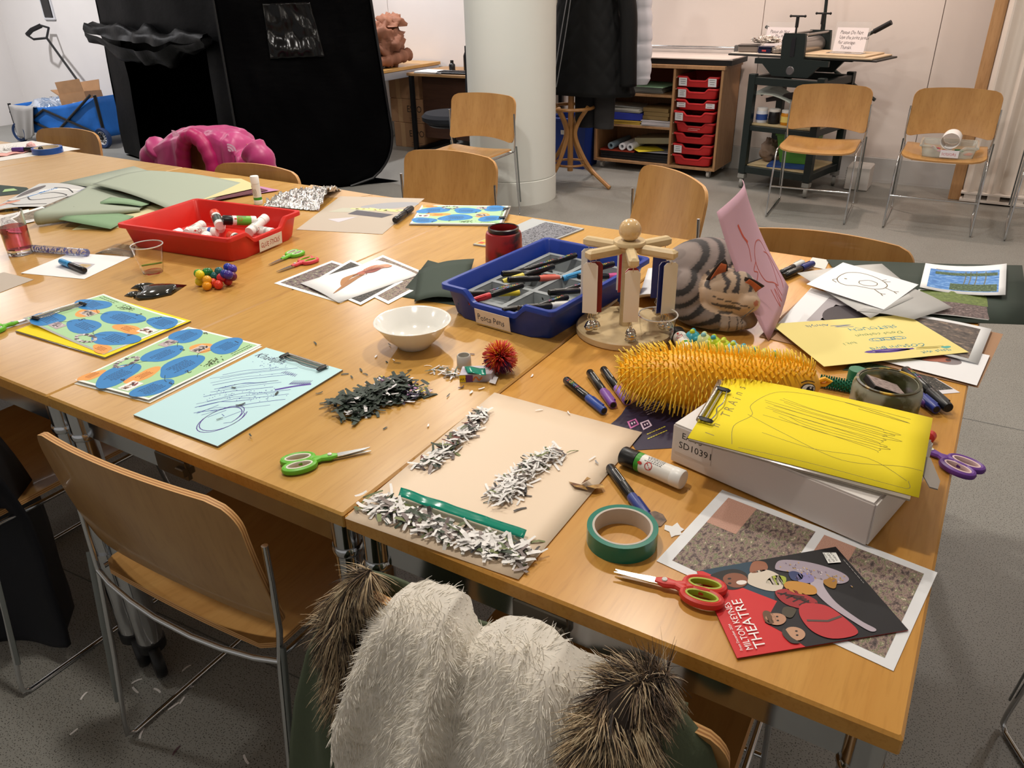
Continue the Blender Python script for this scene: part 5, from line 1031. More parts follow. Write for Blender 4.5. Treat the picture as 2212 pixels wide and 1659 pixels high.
# photo sheet under the box and the theatre leaflet
a, b_2, c_ = U(1418, 1212, TT+.0006), U(1930, 1450, TT+.0006), U(2025, 1237, TT+.0006); d_ = a+c_-b_2
paper('photo_sheet', 'white sheet with two woodland path photos under the box', 'photo', [tuple(a), tuple(b_2), tuple(c_), tuple(d_)], '#eceef2', .0006, A4, photo=[(16, 14, 145, 196, P_grass), (157, 14, 284, 196, P_grass), (16, 120, 60, 196, P_path), (157, 120, 200, 196, P_path)])
def flyer(p):
    p.rect(0, 0, 148, 210, '#131016'); p.up().poly([(148, 210), (0, 210), (0, 112), (74, 130), (100, 168)], '#d8282c') ; p.poly([(148, 205), (148, 130), (100, 120), (76, 130), (100, 168), (130, 200)], '#1d3d52'); p.up()
    p.poly([(0, 210), (148, 210), (146, 202), (104, 160), (74, 128), (44, 158), (0, 128)], '#d8282c'); p.up()
    p.poly([(74, 128), (44, 158), (18, 138), (0, 128), (0, 60), (60, 70)], '#16121a'); p.up()
    # woman laughing, arm up
    p.smooth([(138, 190), (128, 198), (112, 190), (104, 172), (110, 152), (128, 146), (140, 160)], '#16100f'); p.up(); p.blob(120, 165, 13, 17, '#8a5238', 1, .05); p.up(); p.blob(114, 159, 4, 7, '#efe6e0', 2, .05); p.blob(124, 172, 1.6, 2.6, '#1b0f0c', 2, 0); p.blob(116, 175, 1.6, 2.6, '#1b0f0c', 2, 0)
    p.smooth([(118, 148), (108, 150), (92, 130), (92, 112), (112, 104), (128, 116), (128, 140)], '#d9cdbd'); p.smooth([(128, 140), (146, 128), (142, 112), (128, 116)], '#9a6146'); p.smooth([(106, 128), (98, 108), (110, 98), (116, 112)], '#a9b53a'); p.up()
    # shimmering dress figure with spread arms
    p.smooth([(128, 104), (140, 92), (136, 70), (122, 44), (102, 22), (88, 20), (84, 36), (96, 56), (112, 78), (122, 98)], '#a79aa8'); p.smooth([(96, 52), (84, 58), (56, 58), (24, 46), (8, 36), (6, 44), (22, 54), (56, 70), (86, 74), (100, 66)], '#b9adb9'); p.up()
    p.blob(103, 74, 9, 13, '#8d84b4', 3, .06); p.blob(109, 84, 8, 10, '#34406e', 4, .1); p.blob(88, 46, 10, 8, '#a8782f', 5, .2); p.up()
    R = random.Random(1)
    for i in range(60): t = R.random(); p.blob(128-40*t+R.gauss(0, 5), 92-70*t+R.gauss(0, 6), 1.4, 1, R.choice(('#d6cbd2', '#7f6f86', '#c9a35e')), i, 0, 0, 6)
    # yellow jacket, tartan, two men in red
    p.smooth([(94, 108), (80, 98), (74, 76), (86, 70), (98, 84), (102, 100)], '#c98f3a'); p.smooth([(88, 124), (66, 120), (52, 96), (62, 80), (78, 90), (90, 106)], '#a3262c'); p.up()
    for i in range(5): p.stroke([(86-i*6, 122-i*8), (72-i*4, 92-i*1)], 2, '#2a1012'); p.stroke([(60+i*6, 82+i*7), (54+i*7, 100+i*5)], 2, '#2a1012')
    p.up(); p.smooth([(62, 100), (46, 112), (20, 110), (4, 92), (6, 60), (30, 62), (54, 74)], '#c23036'); p.smooth([(62, 124), (52, 132), (44, 124), (56, 112)], '#4b4233'); p.up()
    p.blob(46, 143, 10, 12, '#c08f72', 6, .05); p.blob(50, 150, 10, 8, '#6a4a32', 7, .1); p.blob(20, 131, 10, 12, '#c79a7c', 8, .05); p.up(); p.smooth([(30, 140), (22, 146), (8, 142), (6, 132), (16, 138)], '#3c352f'); p.stroke([(36, 108), (30, 84), (34, 64)], 3, '#5a4a44')
    for (x, y) in ((43, 142), (49, 140), (17, 130), (23, 128)): p.blob(x, y, 1.2, 1.6, '#1e1310', 1, 0)
    p.up(); p.poly([(118, 12), (136, 8), (140, 26), (120, 30)], '#f2f2f0'); p.up()
    for i, s in enumerate(('MILTON', 'KEYNES', 'THEATRE')): p.text(s, 121, 24-i*5.2, 4.6, '#16161a')
    p.text('From December 2024', 8, 200, 4.6, '#ffffff'); p.text('MILTON KEYNES', 7, 188, 12, '#ffffff', sx=.86); p.text('THEATRE', 7, 172, 19, '#ffffff', sx=1.0); p.lines(72, 6, 50, 2, 1, '#d8d8d8', seed=2)
paper('theatre_leaflet', 'red and black theatre leaflet lying on the photo sheet', 'leaflet', [(1962, 1362), (1805, 1182), (1505, 1235), (1592, 1423)], '#a81c22', .0022, (148, 210), flyer, th=.0008)
# torn navy leaflet
def navy(p):
    for i, (x, y) in enumerate(((24, 70), (52, 52))):
        c = ('#d878b8', '#e9d3ea')[i]; p.poly([(x-13, y-11), (x+13, y-9), (x+12, y+11), (x-12, y+12)], c); p.up().poly([(x-9, y-7), (x+9, y-6), (x+8, y+8), (x-8, y+8)], '#3b2548'); p.up().blob(x-3, y+1, 2, 3, '#f3e6f5', 1, 0); p.blob(x+4, y+1, 2, 3, '#f3e6f5', 1, 0)
    p.lines(60, 118, 70, 40, 7, '#cfc6dc', seed=3); p.lines(36, 26, 60, 12, 2, '#c9c04a', seed=6)
ths = [(1390, 856), (1482, 884), (1462, 968), (1374, 973), (1352, 940), (1315, 920), (1330, 908), (1342, 896), (1352, 880), (1372, 868)]
t = thing('torn_leaflet', 'torn navy leaflet with pink frame characters beside the box', 'leaflet', U(1400, 915)); O = V(t.location); b = MB(); pp = [U(x, y)-O for x, y in ths]; b.prism([(q.x, q.y) for q in pp], .0004, .0008); b.build('sheet', mat('leaflet_navy', '#2b2440', .5), t, smooth=False)
n0, n1, n2 = U(1374, 973)-O, U(1482, 925)-O, U(1330, 885)-O
p = Print(lambda x, y, e: n0+(n1-n0)*(x/140)+(n2-n0)*(y/130)+V((0, 0, .0009+e))); navy(p); p.build(t)
# tan tracing sheet in front
paper('tracing_sheet', 'large tan tracing sheet with heaps of paper shreds', 'paper', [(745, 1120), (1120, 1253), (1387, 937), (1068, 848)], '#dcc7ab', .0012, (297, 420), m=mat('tracing_tan', '#ead4ba', .5), lift=lambda u, v: .004*max(0, v-.8)*5*u*.5+.005*max(0, u-.85), nu=8, nv=8)
# pink card standing against the cushion
cB = U(1660, 737, TT+.001); cR = V((-.396, 1.116, .793)); cL = V((-.537, .966, .987)); g = cR+cL-cB; rd = _ray(1603, 388).normalized(); cT = CAM+rd*((g-CAM).dot(rd))
t = thing('pink_card', 'pink card with a red line drawing leaning on the tabby cushion', 'card', cB)
def cs_(u, v): p = cB*(1-u)*(1-v)+cR*u*(1-v)+cT*u*v+cL*(1-u)*v-cB; n = (cR-cB).cross(cL-cB).normalized(); return p+n*(.022*math.sin(PI*u)*(.3+v)-.01*math.sin(PI*v))
b = MB(); b.sheet(cs_, 14, 14, .0006); b.build('sheet', mat('card_pink', '#cda3b4', .75), t, ang=0)
nC = (cR-cB).cross(cL-cB).normalized(); side = 1 if nC.dot(CAM-cB) > 0 else -1
p = Print(lambda x, y, e: V(cs_(x/210, y/297))+nC*(side*(e+.0009)))
for q in ([(150, 40), (175, 90), (160, 150), (110, 170), (80, 140), (90, 90), (130, 60), (150, 40)], [(150, 130), (185, 100), (190, 40), (175, 20)], [(100, 60), (110, 10), (120, 50), (128, 12), (136, 52), (146, 16)], [(60, 215), (70, 180), (62, 150)], [(80, 140), (60, 130), (72, 118), (56, 108)]): p.stroke(q, 2, '#c8503c', 6)
p.stroke([(52, 240), (60, 210), (72, 190)], 5, '#c8503c', 4); p.build(t)
# ================================================================== TOOLS: pens, glue sticks, scissors
def wrap(p, r, x0=0., a0=PI/2): return lambda x, y, e: V((x0+x, (r+e+.00015)*math.cos(a0+y/r), (r+e+.00015)*math.sin(a0+y/r)))
RAIN = ('#e8402c', '#f0c020', '#3aa03a', '#3a7ad0', '#e0409a')
_mk = {}
def marker(label, p0, p1, cap, r=.0078, zc=None, L=.139, brand=True, body='#131315', group='paint markers', roll=0., fat=False, dz=0.):
    """p0 barrel end, p1 cap end (pixels on the table)"""
    z = (zc if zc is not None else TT+r+.0006)+dz; a = U(*p0, z) if len(p0) == 2 else V(p0); c = U(*p1, z) if len(p1) == 2 else V(p1)
    d = (c-a).normalized(); m = (a+c)/2; t = thing('marker_pen', label, 'marker', m, group=group)
    orient(t, m-d*L/2, d, V((0, 0, 1))+V((-d.y, d.x, 0))*roll)
    k = .6*L; bm = mat('pen_body'+body, body, .3); cm = mat('pen_cap'+cap, cap, .35)
    b = MB(); b.lathe([(r*.8, 0), (r, .003), (r, k-.006), (r*.86, k-.004), (r*.86, k+.004)], (0, 0, 0), 18, (1, 0, 0)); b.build('barrel', bm, t)
    b = MB(); b.lathe([(r*.98, k), (r*1.04, k+.002), (r*1.0, L-.004), (r*.9, L)], (0, 0, 0), 18, (1, 0, 0)); co = b.build('cap', cm, t)
    b = MB(); b.lathe([(r*.7, L-.001), (r*.66, L+.0006)], (0, 0, 0), 14, (1, 0, 0)); b.build('end_plug', mat('pen_plug', '#0e0e10', .5), co)
    b = MB(); b.box((k+.03, r*.72, r*.78), (.036, .004, .0026), M=Matrix.Rotation(-.75, 3, 'X')); b.build('clip', cm if not fat else bm, co, smooth=False)
    p = Print(wrap(None, r))
    if brand:
        for i, ch in enumerate('POSCA'): p.text(ch, .012+i*.0078, -.004, .010, RAIN[i])
        p.lines(.054, .003, .022, .004, 2, '#d8d8d8', seed=1)
    else: p.rect(.016, -.003, .05, .0035, '#e3e3e0'); p.up().lines(.018, .0025, .03, .004, 2, '#333333', seed=2)
    p.build(t, 'lettering'); return t
def gluestick(label, a, c, r=.0145, cap='#f0efec', foot='#f0efec', band='#3f9a2e', group='glue sticks', word=None, body='#efece6', roll=0., bw=.26):
    a, c = V(a), V(c); L = (c-a).length; d = (c-a)/L; t = thing('glue_stick', label, 'glue stick', a, group=group); orient(t, a, d, V((0, 0, 1))+V((-d.y, d.x, 0))*roll if abs(d.z) < .9 else (0, -1, 0))
    b = MB(); b.lathe([(r*.93, 0), (r, .002), (r, L*.16), (r*.98, L*.165)], (0, 0, 0), 22, (1, 0, 0)); b.build('foot', mat('glue_cap'+foot, foot, .35), t)
    b = MB(); b.lathe([(r*.97, L*.16), (r*.97, L*.72)], (0, 0, 0), 22, (1, 0, 0)); o = b.build('tube', mat('glue_body'+body, body, .4), t)
    b = MB(); b.lathe([(r*.98, L*.165), (r*.98, L*bw)], (0, 0, 0), 22, (1, 0, 0)); b.build('band', mat('glue_band'+band, band, .4), t)
    b = MB(); b.lathe([(r*.9, L*.715), (r*.9, L*.74), (r, L*.745), (r, L-.002), (r*.9, L)], (0, 0, 0), 22, (1, 0, 0)); b.build('cap', mat('glue_cap'+cap, cap, .35), t)
    p = Print(wrap(None, r*.985)); p.lines(L*.3, .011, L*.3, .012, 5, '#55565a', seed=4)
    for i in range(16): q = i*PI/8; 
    p.stroke([(L*.5+.006*math.cos(i*PI/8), -.008+.006*math.sin(i*PI/8)) for i in range(17)], .0012, '#c8302c'); p.stroke([(L*.5-.004, -.012), (L*.5+.004, -.004)], .0012, '#c8302c'); p.blob(L*.64, -.008, .004, .0025, '#d0403a', 1, 0)
    if word: p.text(word, L*.29, -.004, .010, '#f4f4f4')
    p.build(t, 'lettering'); return t
def scissors(label, tip, butt, col, liner, L=.145, open_=.10, group='school scissors', z=TT+.003, flip=1):
    a, c = U(*tip, z), U(*butt, z); d = (a-c).normalized(); m = c+(a-c)*.52; k = (a-c).length/.145
    t = thing('scissors', label, 'scissors', m, group=group); orient(t, m, d); t.scale = (k, k, 1)
    for s in (-1, 1):
        R = Matrix.Rotation(s*open_/2*flip, 3, 'Z'); zo = .0012*s
        b = MB(); pts = [(-.01, -.0045*s), (.02, -.006*s), (.055, -.0035*s), (.068, .0), (.068, .0015*s), (.02, .0055*s), (-.01, .0055*s)]
        b.prism(pts if s > 0 else pts[::-1], zo-.0006, zo+.0006, lambda x, y, h: R@V((x, y, h+.002))); b.build('blade', mat('blade_steel', '#c8cacc', .22, 1.), t, smooth=False)
        ex, ey = .0245, .0135; cx, cy = -.050, s*.0145
        ring = [R@V((cx+ex*math.cos(g)-.004*math.sin(g)*s, cy+ey*math.sin(g), .003)) for g in [i*2*PI/28 for i in range(28)]]
        b = MB(); b.tube(ring, .0048, 8, closed=True, flat=1.15); b.tube([R@V(q) for q in ((-.030, s*.008, .003), (-.016, s*.001, .003), (0, -s*.002, .003), (.012, -s*.001, .003))], .006, 8, rad=[.006, .006, .0065, .004], flat=.8); h = b.build('handle', mat('sc_'+col, col, .4), t)
        b = MB(); b.tube([R@V((cx+(ex-.0046)*math.cos(g)-.004*math.sin(g)*s, cy+(ey-.0046)*math.sin(g), .003)) for g in [i*2*PI/24 for i in range(24)]], .0026, 6, closed=True, flat=2.); b.build('grip_liner', mat('scl_'+liner, liner, .5), h)
    b = MB(); b.lathe([(.0, .0095), (.0035, .009), (.0042, .007), (.0042, .003)], (0, 0, 0), 14); b.build('rivet', mat('rivet', '#d5d5d2', .3), t); return t
GR, LI = '#6cbf35', '#dcd8cc'
scissors('large green-handled scissors in front of the light blue clipboard', (803, 972), (613, 1010), GR, LI)
scissors('small green-handled scissors beside the red glue tray', (581, 573), (648, 545), GR, LI)
scissors('pink-handled scissors with lime liners beside the red glue tray', (598, 588), (679, 560), '#df4a5a', '#9fb83a')
scissors('green-handled scissors cut off beside the yellow-card clipboard', (90, 683), (-40, 722), GR, LI)
scissors('red scissors with paint-smudged lime liners on the theatre leaflet', (1325, 1235), (1560, 1292), '#d63a34', '#a9b83a', z=TT+.006)
scissors('purple-handled scissors with pink liners at the table edge', (1925, 940), (2110, 1026), '#6a3a96', '#e0c4c4', z=TT+.003)
# pens
marker('blue-capped paint marker, first of three pens by the yellow fish', (1222, 820), (1305, 888), '#2c4a9a', roll=-.4)
marker('purple-capped paint marker between two pens by the yellow fish', (1273, 803), (1325, 876), '#7d4aa0', brand=False)
marker('lilac-capped paint marker touching the yellow fish', (1303, 797), (1355, 868), '#9a72c8', brand=False)
marker('dark blue paint marker leaning by the green tape roll', (1318, 1010), (1398, 1118), '#2f3f86', brand=False)
marker('thick black paint marker with gold lettering at the table edge', (1952, 797), (2052, 884), '#151517', r=.0095, L=.15, body='#151516', dz=.004)
marker('blue-capped marker beside the thick black marker', (1930, 808), (2024, 886), '#22348c', r=.0085, brand=False, dz=.001)
marker('purple-capped marker beside the dirty jar', (1910, 806), (1994, 868), '#6b3f96', r=.0075, brand=False)
marker('blue-capped black marker on the white picture sheet', (187, 586), (128, 563), '#3f95cf', r=.0085, brand=False, dz=.002)
marker('plain black marker on the tracing sheet collage', (853, 476), (889, 450), '#161617', r=.0105, L=.15, brand=False, dz=.002)
marker('white-capped marker beside the pink card', (1690, 588), (1728, 570), '#dfe0dc', r=.008, brand=False, L=.12, dz=.002)
marker('navy-capped marker beside the pink card', (1692, 597), (1757, 569), '#22307a', r=.0085, brand=False, dz=.002)
marker('purple marker on the far white sheet beside the blue tape', (74, 322), (44, 323), '#5a3a86', r=.011, brand=False, dz=.003)
# glue sticks on the table
gluestick('large white glue stick with black cap lying beside the white box', U(1476, 1037, TT+.0165), U(1345, 983, TT+.0165), .0155, cap='#161616', band='#efece6', roll=.5)
b = MB(); a, c = U(1476, 1037, TT+.0165), U(1345, 983, TT+.0165); d = c-a; b.lathe([(.01545, d.length*.66), (.01545, d.length*.735)], a, 24, d); o = b.build('green_band', mat('glue_band#3f9a2e', '#3f9a2e', .4)); gl = [q for q in COL.objects if q.name.startswith('glue_stick')][-1]; o.parent = gl; bpy.context.view_layer.update(); o.matrix_parent_inverse = gl.matrix_world.inverted()
q = U(559, 441); gluestick('white glue stick standing upright behind the red tray', q+V((0, 0, .0005)), q+V((0, 0, .1)), .0150, cap='#f3f1ee')
gluestick('glue stick with black cap behind the yellow fish', U(1487, 760, TT+.016), U(1462, 718, TT+.016), .0155, cap='#161616', band='#4a9a34')
# ================================================================== TRAYS
def tray(name, label, corners, m, word, wc, flipaxis):
    L, F_, R_, B = [U(*p, TT+.0765) for p in corners]; c = (L+F_+R_+B)/4; ax = ((F_-L)+(R_-B)) if flipaxis else ((R_-F_)+(B-L)); rz = math.atan2(ax.y, ax.x)
    t = thing(name, label, 'tray', (c.x, c.y, TT+.0005), rz); tm.build('shell', m, t, ang=35)
    label_card(t, (.0, -.2215, .024), (1, 0, 0), (0, -.13, 1), .098, .036, lambda p: p.text(word, .006, .010, .021, wc, sx=.66 if len(word) > 10 else .82, jit=.08, shear=.05), '#e6dcd2'); return t
rt = tray('red_tray', 'red plastic tray full of glue sticks', [(252, 483), (500, 515), (648, 457), (417, 427)], M_red, 'GLUE STICKS', '#b02a2a', False)
# the labelled short side of the red tray faces right, of the blue tray faces front
L_, F_, R_, B__ = [U(*p, TT+.0765) for p in ((252, 483), (500, 515), (648, 457), (417, 427))]
rt.rotation_euler = (0, 0, math.atan2((R_-F_).y, (R_-F_).x))
bt_ = tray('blue_tray', 'blue plastic tray with grey dividers full of paint markers', [(961, 611), (1195, 671), (1397, 558), (1178, 514)], M_blue, 'Posca Pens', '#2a3a5a', True)
bpy.context.view_layer.update()
def in_tray(t, x, y, z): return t.matrix_world @ V((x, y, z))
GL = [(-.08, -.02, .016, .5, '#f2f0ec', '#1f6f7a', 'teal-banded glue stick at the front of the red tray'), (-.03, -.11, .016, 1.2, '#d9431f', '#26402c', 'white glue stick with orange cap deep in the red tray'), (.03, .02, .046, .9, '#d9431f', '#24382a', 'orange-ended glue stick lying on top in the red tray'),
      (.05, -.05, .044, 2.5, '#141414', '#6ab43a', 'green-banded glue stick with black cap in the red tray'), (.07, -.10, .03, .15, '#f0eeea', '#c9c9c4', 'white glue stick nearest the tray label'), (-.09, .1, .016, .1, '#ece9f0', '#3a3560', 'lilac-white glue stick at the back of the red tray'),
      (.0, .09, .016, .3, '#f1efec', '#d8d8d8', 'plain white glue stick at the back of the red tray'), (-.02, .04, .018, 1.9, '#f1efec', '#3a5aa8', 'blue-lettered glue stick in the middle of the red tray'), (.07, .05, .016, .7, '#f1efec', '#cfcfcf', 'white glue stick under the orange-ended one'), (-.11, .02, .016, 1.5, '#161616', '#5aa838', 'black and green glue stick at the tray wall'), (.06, -.12, .016, 1.5, '#d9431f', '#b9bcb8', 'short glue stick with red cap in the tray corner')]
for (x, y, z, a, cap, band, lab) in GL:
    c = in_tray(rt, x, y-.015, z+.014); d = V((math.cos(a+rt.rotation_euler.z), math.sin(a+rt.rotation_euler.z), .0 if z < .02 else .18))*.048
    gluestick(lab, c-d, c+d, .0150, cap=cap, band=band, group='glue sticks in the red tray', roll=.5, bw=.6 if band in ('#1f6f7a', '#24382a', '#6ab43a', '#26402c') else .26)
b = MB()
ys = [-.185, -.065, .055, .185]; xs2 = [-.125, 0, .125]
for i in range(2):
    for j in range(3):
        x0, x1, y0, y1 = xs2[i]+.006, xs2[i+1]-.006, ys[j]+.006, ys[j+1]-.006; z0, z1 = .007, .044
        b.add([(x0+.008, y0+.008, z0), (x1-.008, y0+.008, z0), (x1-.008, y1-.008, z0), (x0+.008, y1-.008, z0), (x0, y0, z1), (x1, y0, z1), (x1, y1, z1), (x0, y1, z1)], [(0, 1, 2, 3), (0, 4, 5, 1), (1, 5, 6, 2), (2, 6, 7, 3), (3, 7, 4, 0)])
for x in xs2: b.box((x, 0, .042), (.013, .382, .004))
for y in ys: b.box((0, y, .0425), (.262, .013, .004))
b.build('divider_insert', mat('insert_grey', '#8d9396', .5, var=.08, vscale=20), bt_, smooth=False)
PENS = [(-.085, -.14, .5, '#3f95cf', 'light blue capped marker in the blue tray'), (-.065, -.14, .55, '#e8cf3a', 'yellow-capped marker at the front of the blue tray'), (-.045, -.15, .55, '#c8323a', 'red-capped marker at the front of the blue tray'), (.05, -.15, .7, '#1f6a3c', 'green-capped marker in the front compartment'), (.075, -.14, .6, '#1a1a1c', 'black marker in the front compartment'), (.095, -.15, .65, '#dcdcd8', 'white-capped marker in the tray corner'), (.105, -.12, .6, '#24369a', 'dark blue capped marker in the tray corner'),
        (-.08, .02, .6, '#161618', 'black marker lying across the middle of the blue tray'), (-.06, .0, .55, '#d8c84a', 'yellow-capped marker in the middle compartment'), (-.045, .02, .65, '#1a1a1c', 'second black marker in the middle compartment'), (-.09, .06, .5, '#18181a', 'dark marker near the far wall of the blue tray'), (-.03, -.02, .6, '#d86a5a', 'coral-capped marker in the middle compartment'),
        (.06, -.01, .6, '#1b1b1d', 'black marker in the right-hand middle compartment'), (.085, -.02, .65, '#c8b4b8', 'pale grey marker in the right-hand middle compartment'), (.05, .1, .5, '#4aa0d8', 'sky blue capped marker behind the bell carousel'), (.08, .12, .5, '#d85a9a', 'pink-capped marker behind the bell carousel'), (-.07, .12, .6, '#8a8c8e', 'grey marker at the far end of the blue tray')]
for i, (x, y, a, cap, lab) in enumerate(PENS):
    w = in_tray(bt_, x, y, .040+.007*(i % 3)); g = a+.5+bt_.rotation_euler.z; d = V((math.cos(g), math.sin(g), .14*(-1)**i))*.0695; s = -1 if i % 2 == 0 else 1
    marker(lab, tuple(w-d*s), tuple(w+d*s), cap, r=.0075, brand=i % 2 == 0, group='paint markers in the blue tray')
# ================================================================== CONTAINERS
M_clear = mat('clear_cup', '#ffffff', .04, trans=1., ior=1.25)
def cup(label, c, r0, r1, h, group='clear plastic cups'):
    t = thing('plastic_cup', label, 'cup', c, group=group); th = .0006
    b = MB(); b.lathe([(0, .003), (r0*.9, .003), (r0, .0005), (r0+.0004, .003), (r0+(r1-r0)*.5, h*.5), (r0+(r1-r0)*.52, h*.5), (r1, h), (r1-th, h), (r0+(r1-r0)*.5-th, h*.5), (r0-th, .004), (0, .0036)], n=40); b.build('wall', M_clear, t, ang=30)
    b = MB(); b.tube([(r1*math.cos(i*PI/20), r1*math.sin(i*PI/20), h) for i in range(40)], .0016, 6, closed=True); b.build('rim', mat('cup_rim', '#f4f6f6', .1, trans=.6), t); return t
cup('clear plastic cup in front of the red tray', U(331, 588), .026, .041, .078)
cup('clear plastic cup in front of the bell carousel', U(1417, 745), .029, .0405, .070)
q = U(331, 588); b = MB(); b.tube([q+V((-.026, -.012, .018)), q+V((.028, .014, .028))], .0024, 8); tag(b.build('green_straw', mat('straw', '#7a9436', .5)), 'short green stick lying in the plastic cup', 'stick')
gq = U(46, 548); t = thing('drinking_glass', 'drinking glass half full of pink drink', 'glass', gq)
b = MB(); b.lathe([(0, .0005), (.032, .0005), (.0345, .004), (.034, .012), (.0352, .02), (.0372, .128), (.0362, .1285), (.035, .1275), (.033, .018), (.0, .016)], n=40); b.build('vessel', mat('glass', '#ffffff', .02, trans=1., ior=1.45), t, ang=40)
b = MB(); b.lathe([(0, .0165), (.0328, .0185), (.0343, .085), (0, .085)], n=40); b.build('drink', mat('pink_drink', '#d8607a', .03, trans=.95, ior=1.33), t, ang=40)
a, c = U(66, 536, TT+.012), U(190, 546, TT+.012); t = thing('glitter_wand', 'clear tube wand filled with blue glitter', 'wand', a); orient(t, a, c-a); L = (c-a).length
b = MB(); b.rcyl((0, 0, 0), (L, 0, 0), .011, .3, 20); b.build('tube', mat('wand_glass', '#d9def0', .05, trans=.85, ior=1.3), t)
R = random.Random(4); b = MB()
for i in range(150):
    x, g, rr_ = R.uniform(.01, L-.01), R.uniform(0, 6.3), R.uniform(0, .0085); b.sph((x, rr_*math.cos(g), rr_*math.sin(g)), R.uniform(.001, .0026), 6, 4)
o = b.build('glitter', mat('glitter', '#2a38b0', .2, .3, col2='#c8a0d0', vscale=400, ramp=(.55, .6)), t); o['kind'] = 'stuff'
t = thing('bowl', 'shallow white ceramic bowl on the table', 'bowl', (-1.037, .532, TT)); b = MB(); b.lathe([(0, .004), (.030, .004), (.033, .0), (.036, .001), (.038, .006), (.060, .026), (.076, .050), (.0815, .0565), (.0825, .0585), (.081, .0595), (.077, .058), (.058, .029), (.036, .011), (0, .009)], n=64); b.build('body', mat('porcelain', '#eeede8', .12, coat=.5), t, ang=60)
pq = V((-1.135, 1.062, TT+.005)); t = thing('paint_pot', 'red plastic paint pot smeared with dark paint', 'pot', pq); b = MB(); b.lathe([(0, 0), (.05, 0), (.0515, .003), (.0485, .084), (.046, .092), (.040, .094), (.040, .104), (.037, .104), (.037, .09), (.043, .08), (.045, .01), (0, .008)], n=40); b.build('body', mat('pot_red', '#a3272a', .4, col2='#3a2628', vscale=14, ramp=(.48, .58)), t, ang=40)
b = MB(); b.lathe([(.0405, .094), (.0415, .096), (.0415, .104), (.038, .106), (.0365, .104), (.0405, .094)], n=40); b.build('neck', mat('pot_neck', '#2c2020', .35), t)
jq = U(1906, 884); t = thing('glass_jar', 'low paint-stained glass jar holding a wooden block', 'jar', jq); b = MB(); b.lathe([(0, .0005), (.054, .0005), (.0575, .004), (.058, .04), (.056, .050), (.050, .056), (.047, .056), (.052, .048), (.054, .04), (.053, .006), (0, .004)], n=48); b.build('body', mat('jar_glass', '#c9cbb8', .15, trans=.55, ior=1.3, col2='#7a7a52', vscale=22, ramp=(.5, .6)), t, ang=40)
b = MB(); b.lathe([(.0485, .0555), (.053, .055), (.0535, .0575), (.049, .058), (.0485, .0555)], n=48); b.build('stained_rim', mat('jar_rim', '#3c3a22', .35, col2='#c9a52c', vscale=26, ramp=(.5, .58)), t)
M3 = Matrix.Rotation(.5, 3, 'Z')@Matrix.Rotation(.35, 3, 'Y'); t = thing('printing_block', 'photo-covered block leaning inside the glass jar', 'block', jq+V((-.004, 0, .042))); b = MB(); b.box((0, 0, 0), (.062, .045, .012), M=M3, bev=.001); b.build('body', mat('block_side', '#2b2626', .5), t, smooth=False)
b = MB(); b.grid(lambda u, v: M3@V((-.03+.06*u, -.0215+.043*v, .0063)), 4, 4); b.build('picture', picture('print_block', [(.3, '#4a4044'), (.5, '#a08c86'), (.65, '#cdbdb8'), (.8, '#3a3a50')], 6, 5, (1, 3, 1)), t, uv=[(i/4, j/4) for j in range(5) for i in range(5)])
# tape rolls
def tape(label, c, R_, r_, h, col, core):
    t = thing('tape_roll', label, 'tape', c); b = MB(); b.lathe([(r_+.003, 0), (R_, 0), (R_, h), (r_+.003, h), (r_+.003, 0)], n=56); b.build('tape', mat('tape_'+col, col, .22), t, ang=40); b = MB(); b.lathe([(r_, 0), (r_+.0031, -.0002), (r_+.0031, h+.0002), (r_, h), (r_, 0)], n=56); b.build('core', mat('tape_core'+core, core, .8), t, ang=40); return t
tape('green tape roll beside the red scissors', U(1343, 1168), .049, .0385, .026, '#1c7a68', '#c9c0b6')
tape('blue tape roll on the far table', U(104, 330), .067, .052, .026, '#1c4fa0', '#c9b79a')
c = [U(*q, TT+.0125) for q in ((860, 1072), (1131, 1163), (1138, 1145), (866, 1053))]; b = MB(); b.sheet(lambda u, v: c[0]*(1-u)*(1-v)+c[1]*u*(1-v)+c[2]*u*v+c[3]*(1-u)*v+V((0, 0, .0003*math.sin(u*22)+.0012*noise.noise(V((u*7, v, 0))))), 40, 3, .0002)
tag(b.build('tape_strip', mat('tape_film', '#0f8f78', .12, trans=.15), ang=0), 'green tape strip stuck across the paper shreds', 'tape')
# ================================================================== WHITE BOX AND CLIPBOARD ON IT
x0, x1 = U(1448, 998), U(1868, 1183); ax = (x1-x0).normalized(); ay = V((-ax.y, ax.x, 0)); bw, bd, bh = (x1-x0).length, .215, .068
t = thing('white_box', 'flat white cardboard mailing box under the yellow clipboard', 'box', x0+V((0, 0, .0032))); Mx = Matrix((ax, ay, V((0, 0, 1)))).transposed()
M_wb = mat('white_card', '#d9d0cb', .7)
b = MB(); b.box(Mx@V((bw/2, bd/2, bh/2)), (bw, bd, bh), M=Mx, bev=.0015); b.build('body', M_wb, t, smooth=False)
b = MB(); b.box(Mx@V((bw/2, bd/2, bh+.0012)), (bw-.004, bd-.002, .002), M=Mx); b.box(Mx@V((bw+.0012, bd/2, bh*.5)), (.002, bd-.006, bh*.96), M=Mx); b.build('lid', mat('white_lid', '#e4dfdb', .65), t, smooth=False)
def lb(p): p.text('EA-73', .012, .028, .015, '#17171a'); p.text('SD10391', .008, .010, .0165, '#17171a')
label_card(t, Mx@V((.038, -.0002, .044)), ax, (0, 0, 1), .066, .045, lb, '#d6cdc8')
zc = .0755+.0032
cl = thing('clipboard', 'clear clipboard with yellow sheet lying on the white box', 'clipboard', U(1750, 945, TT+zc)); O = V(cl.location)
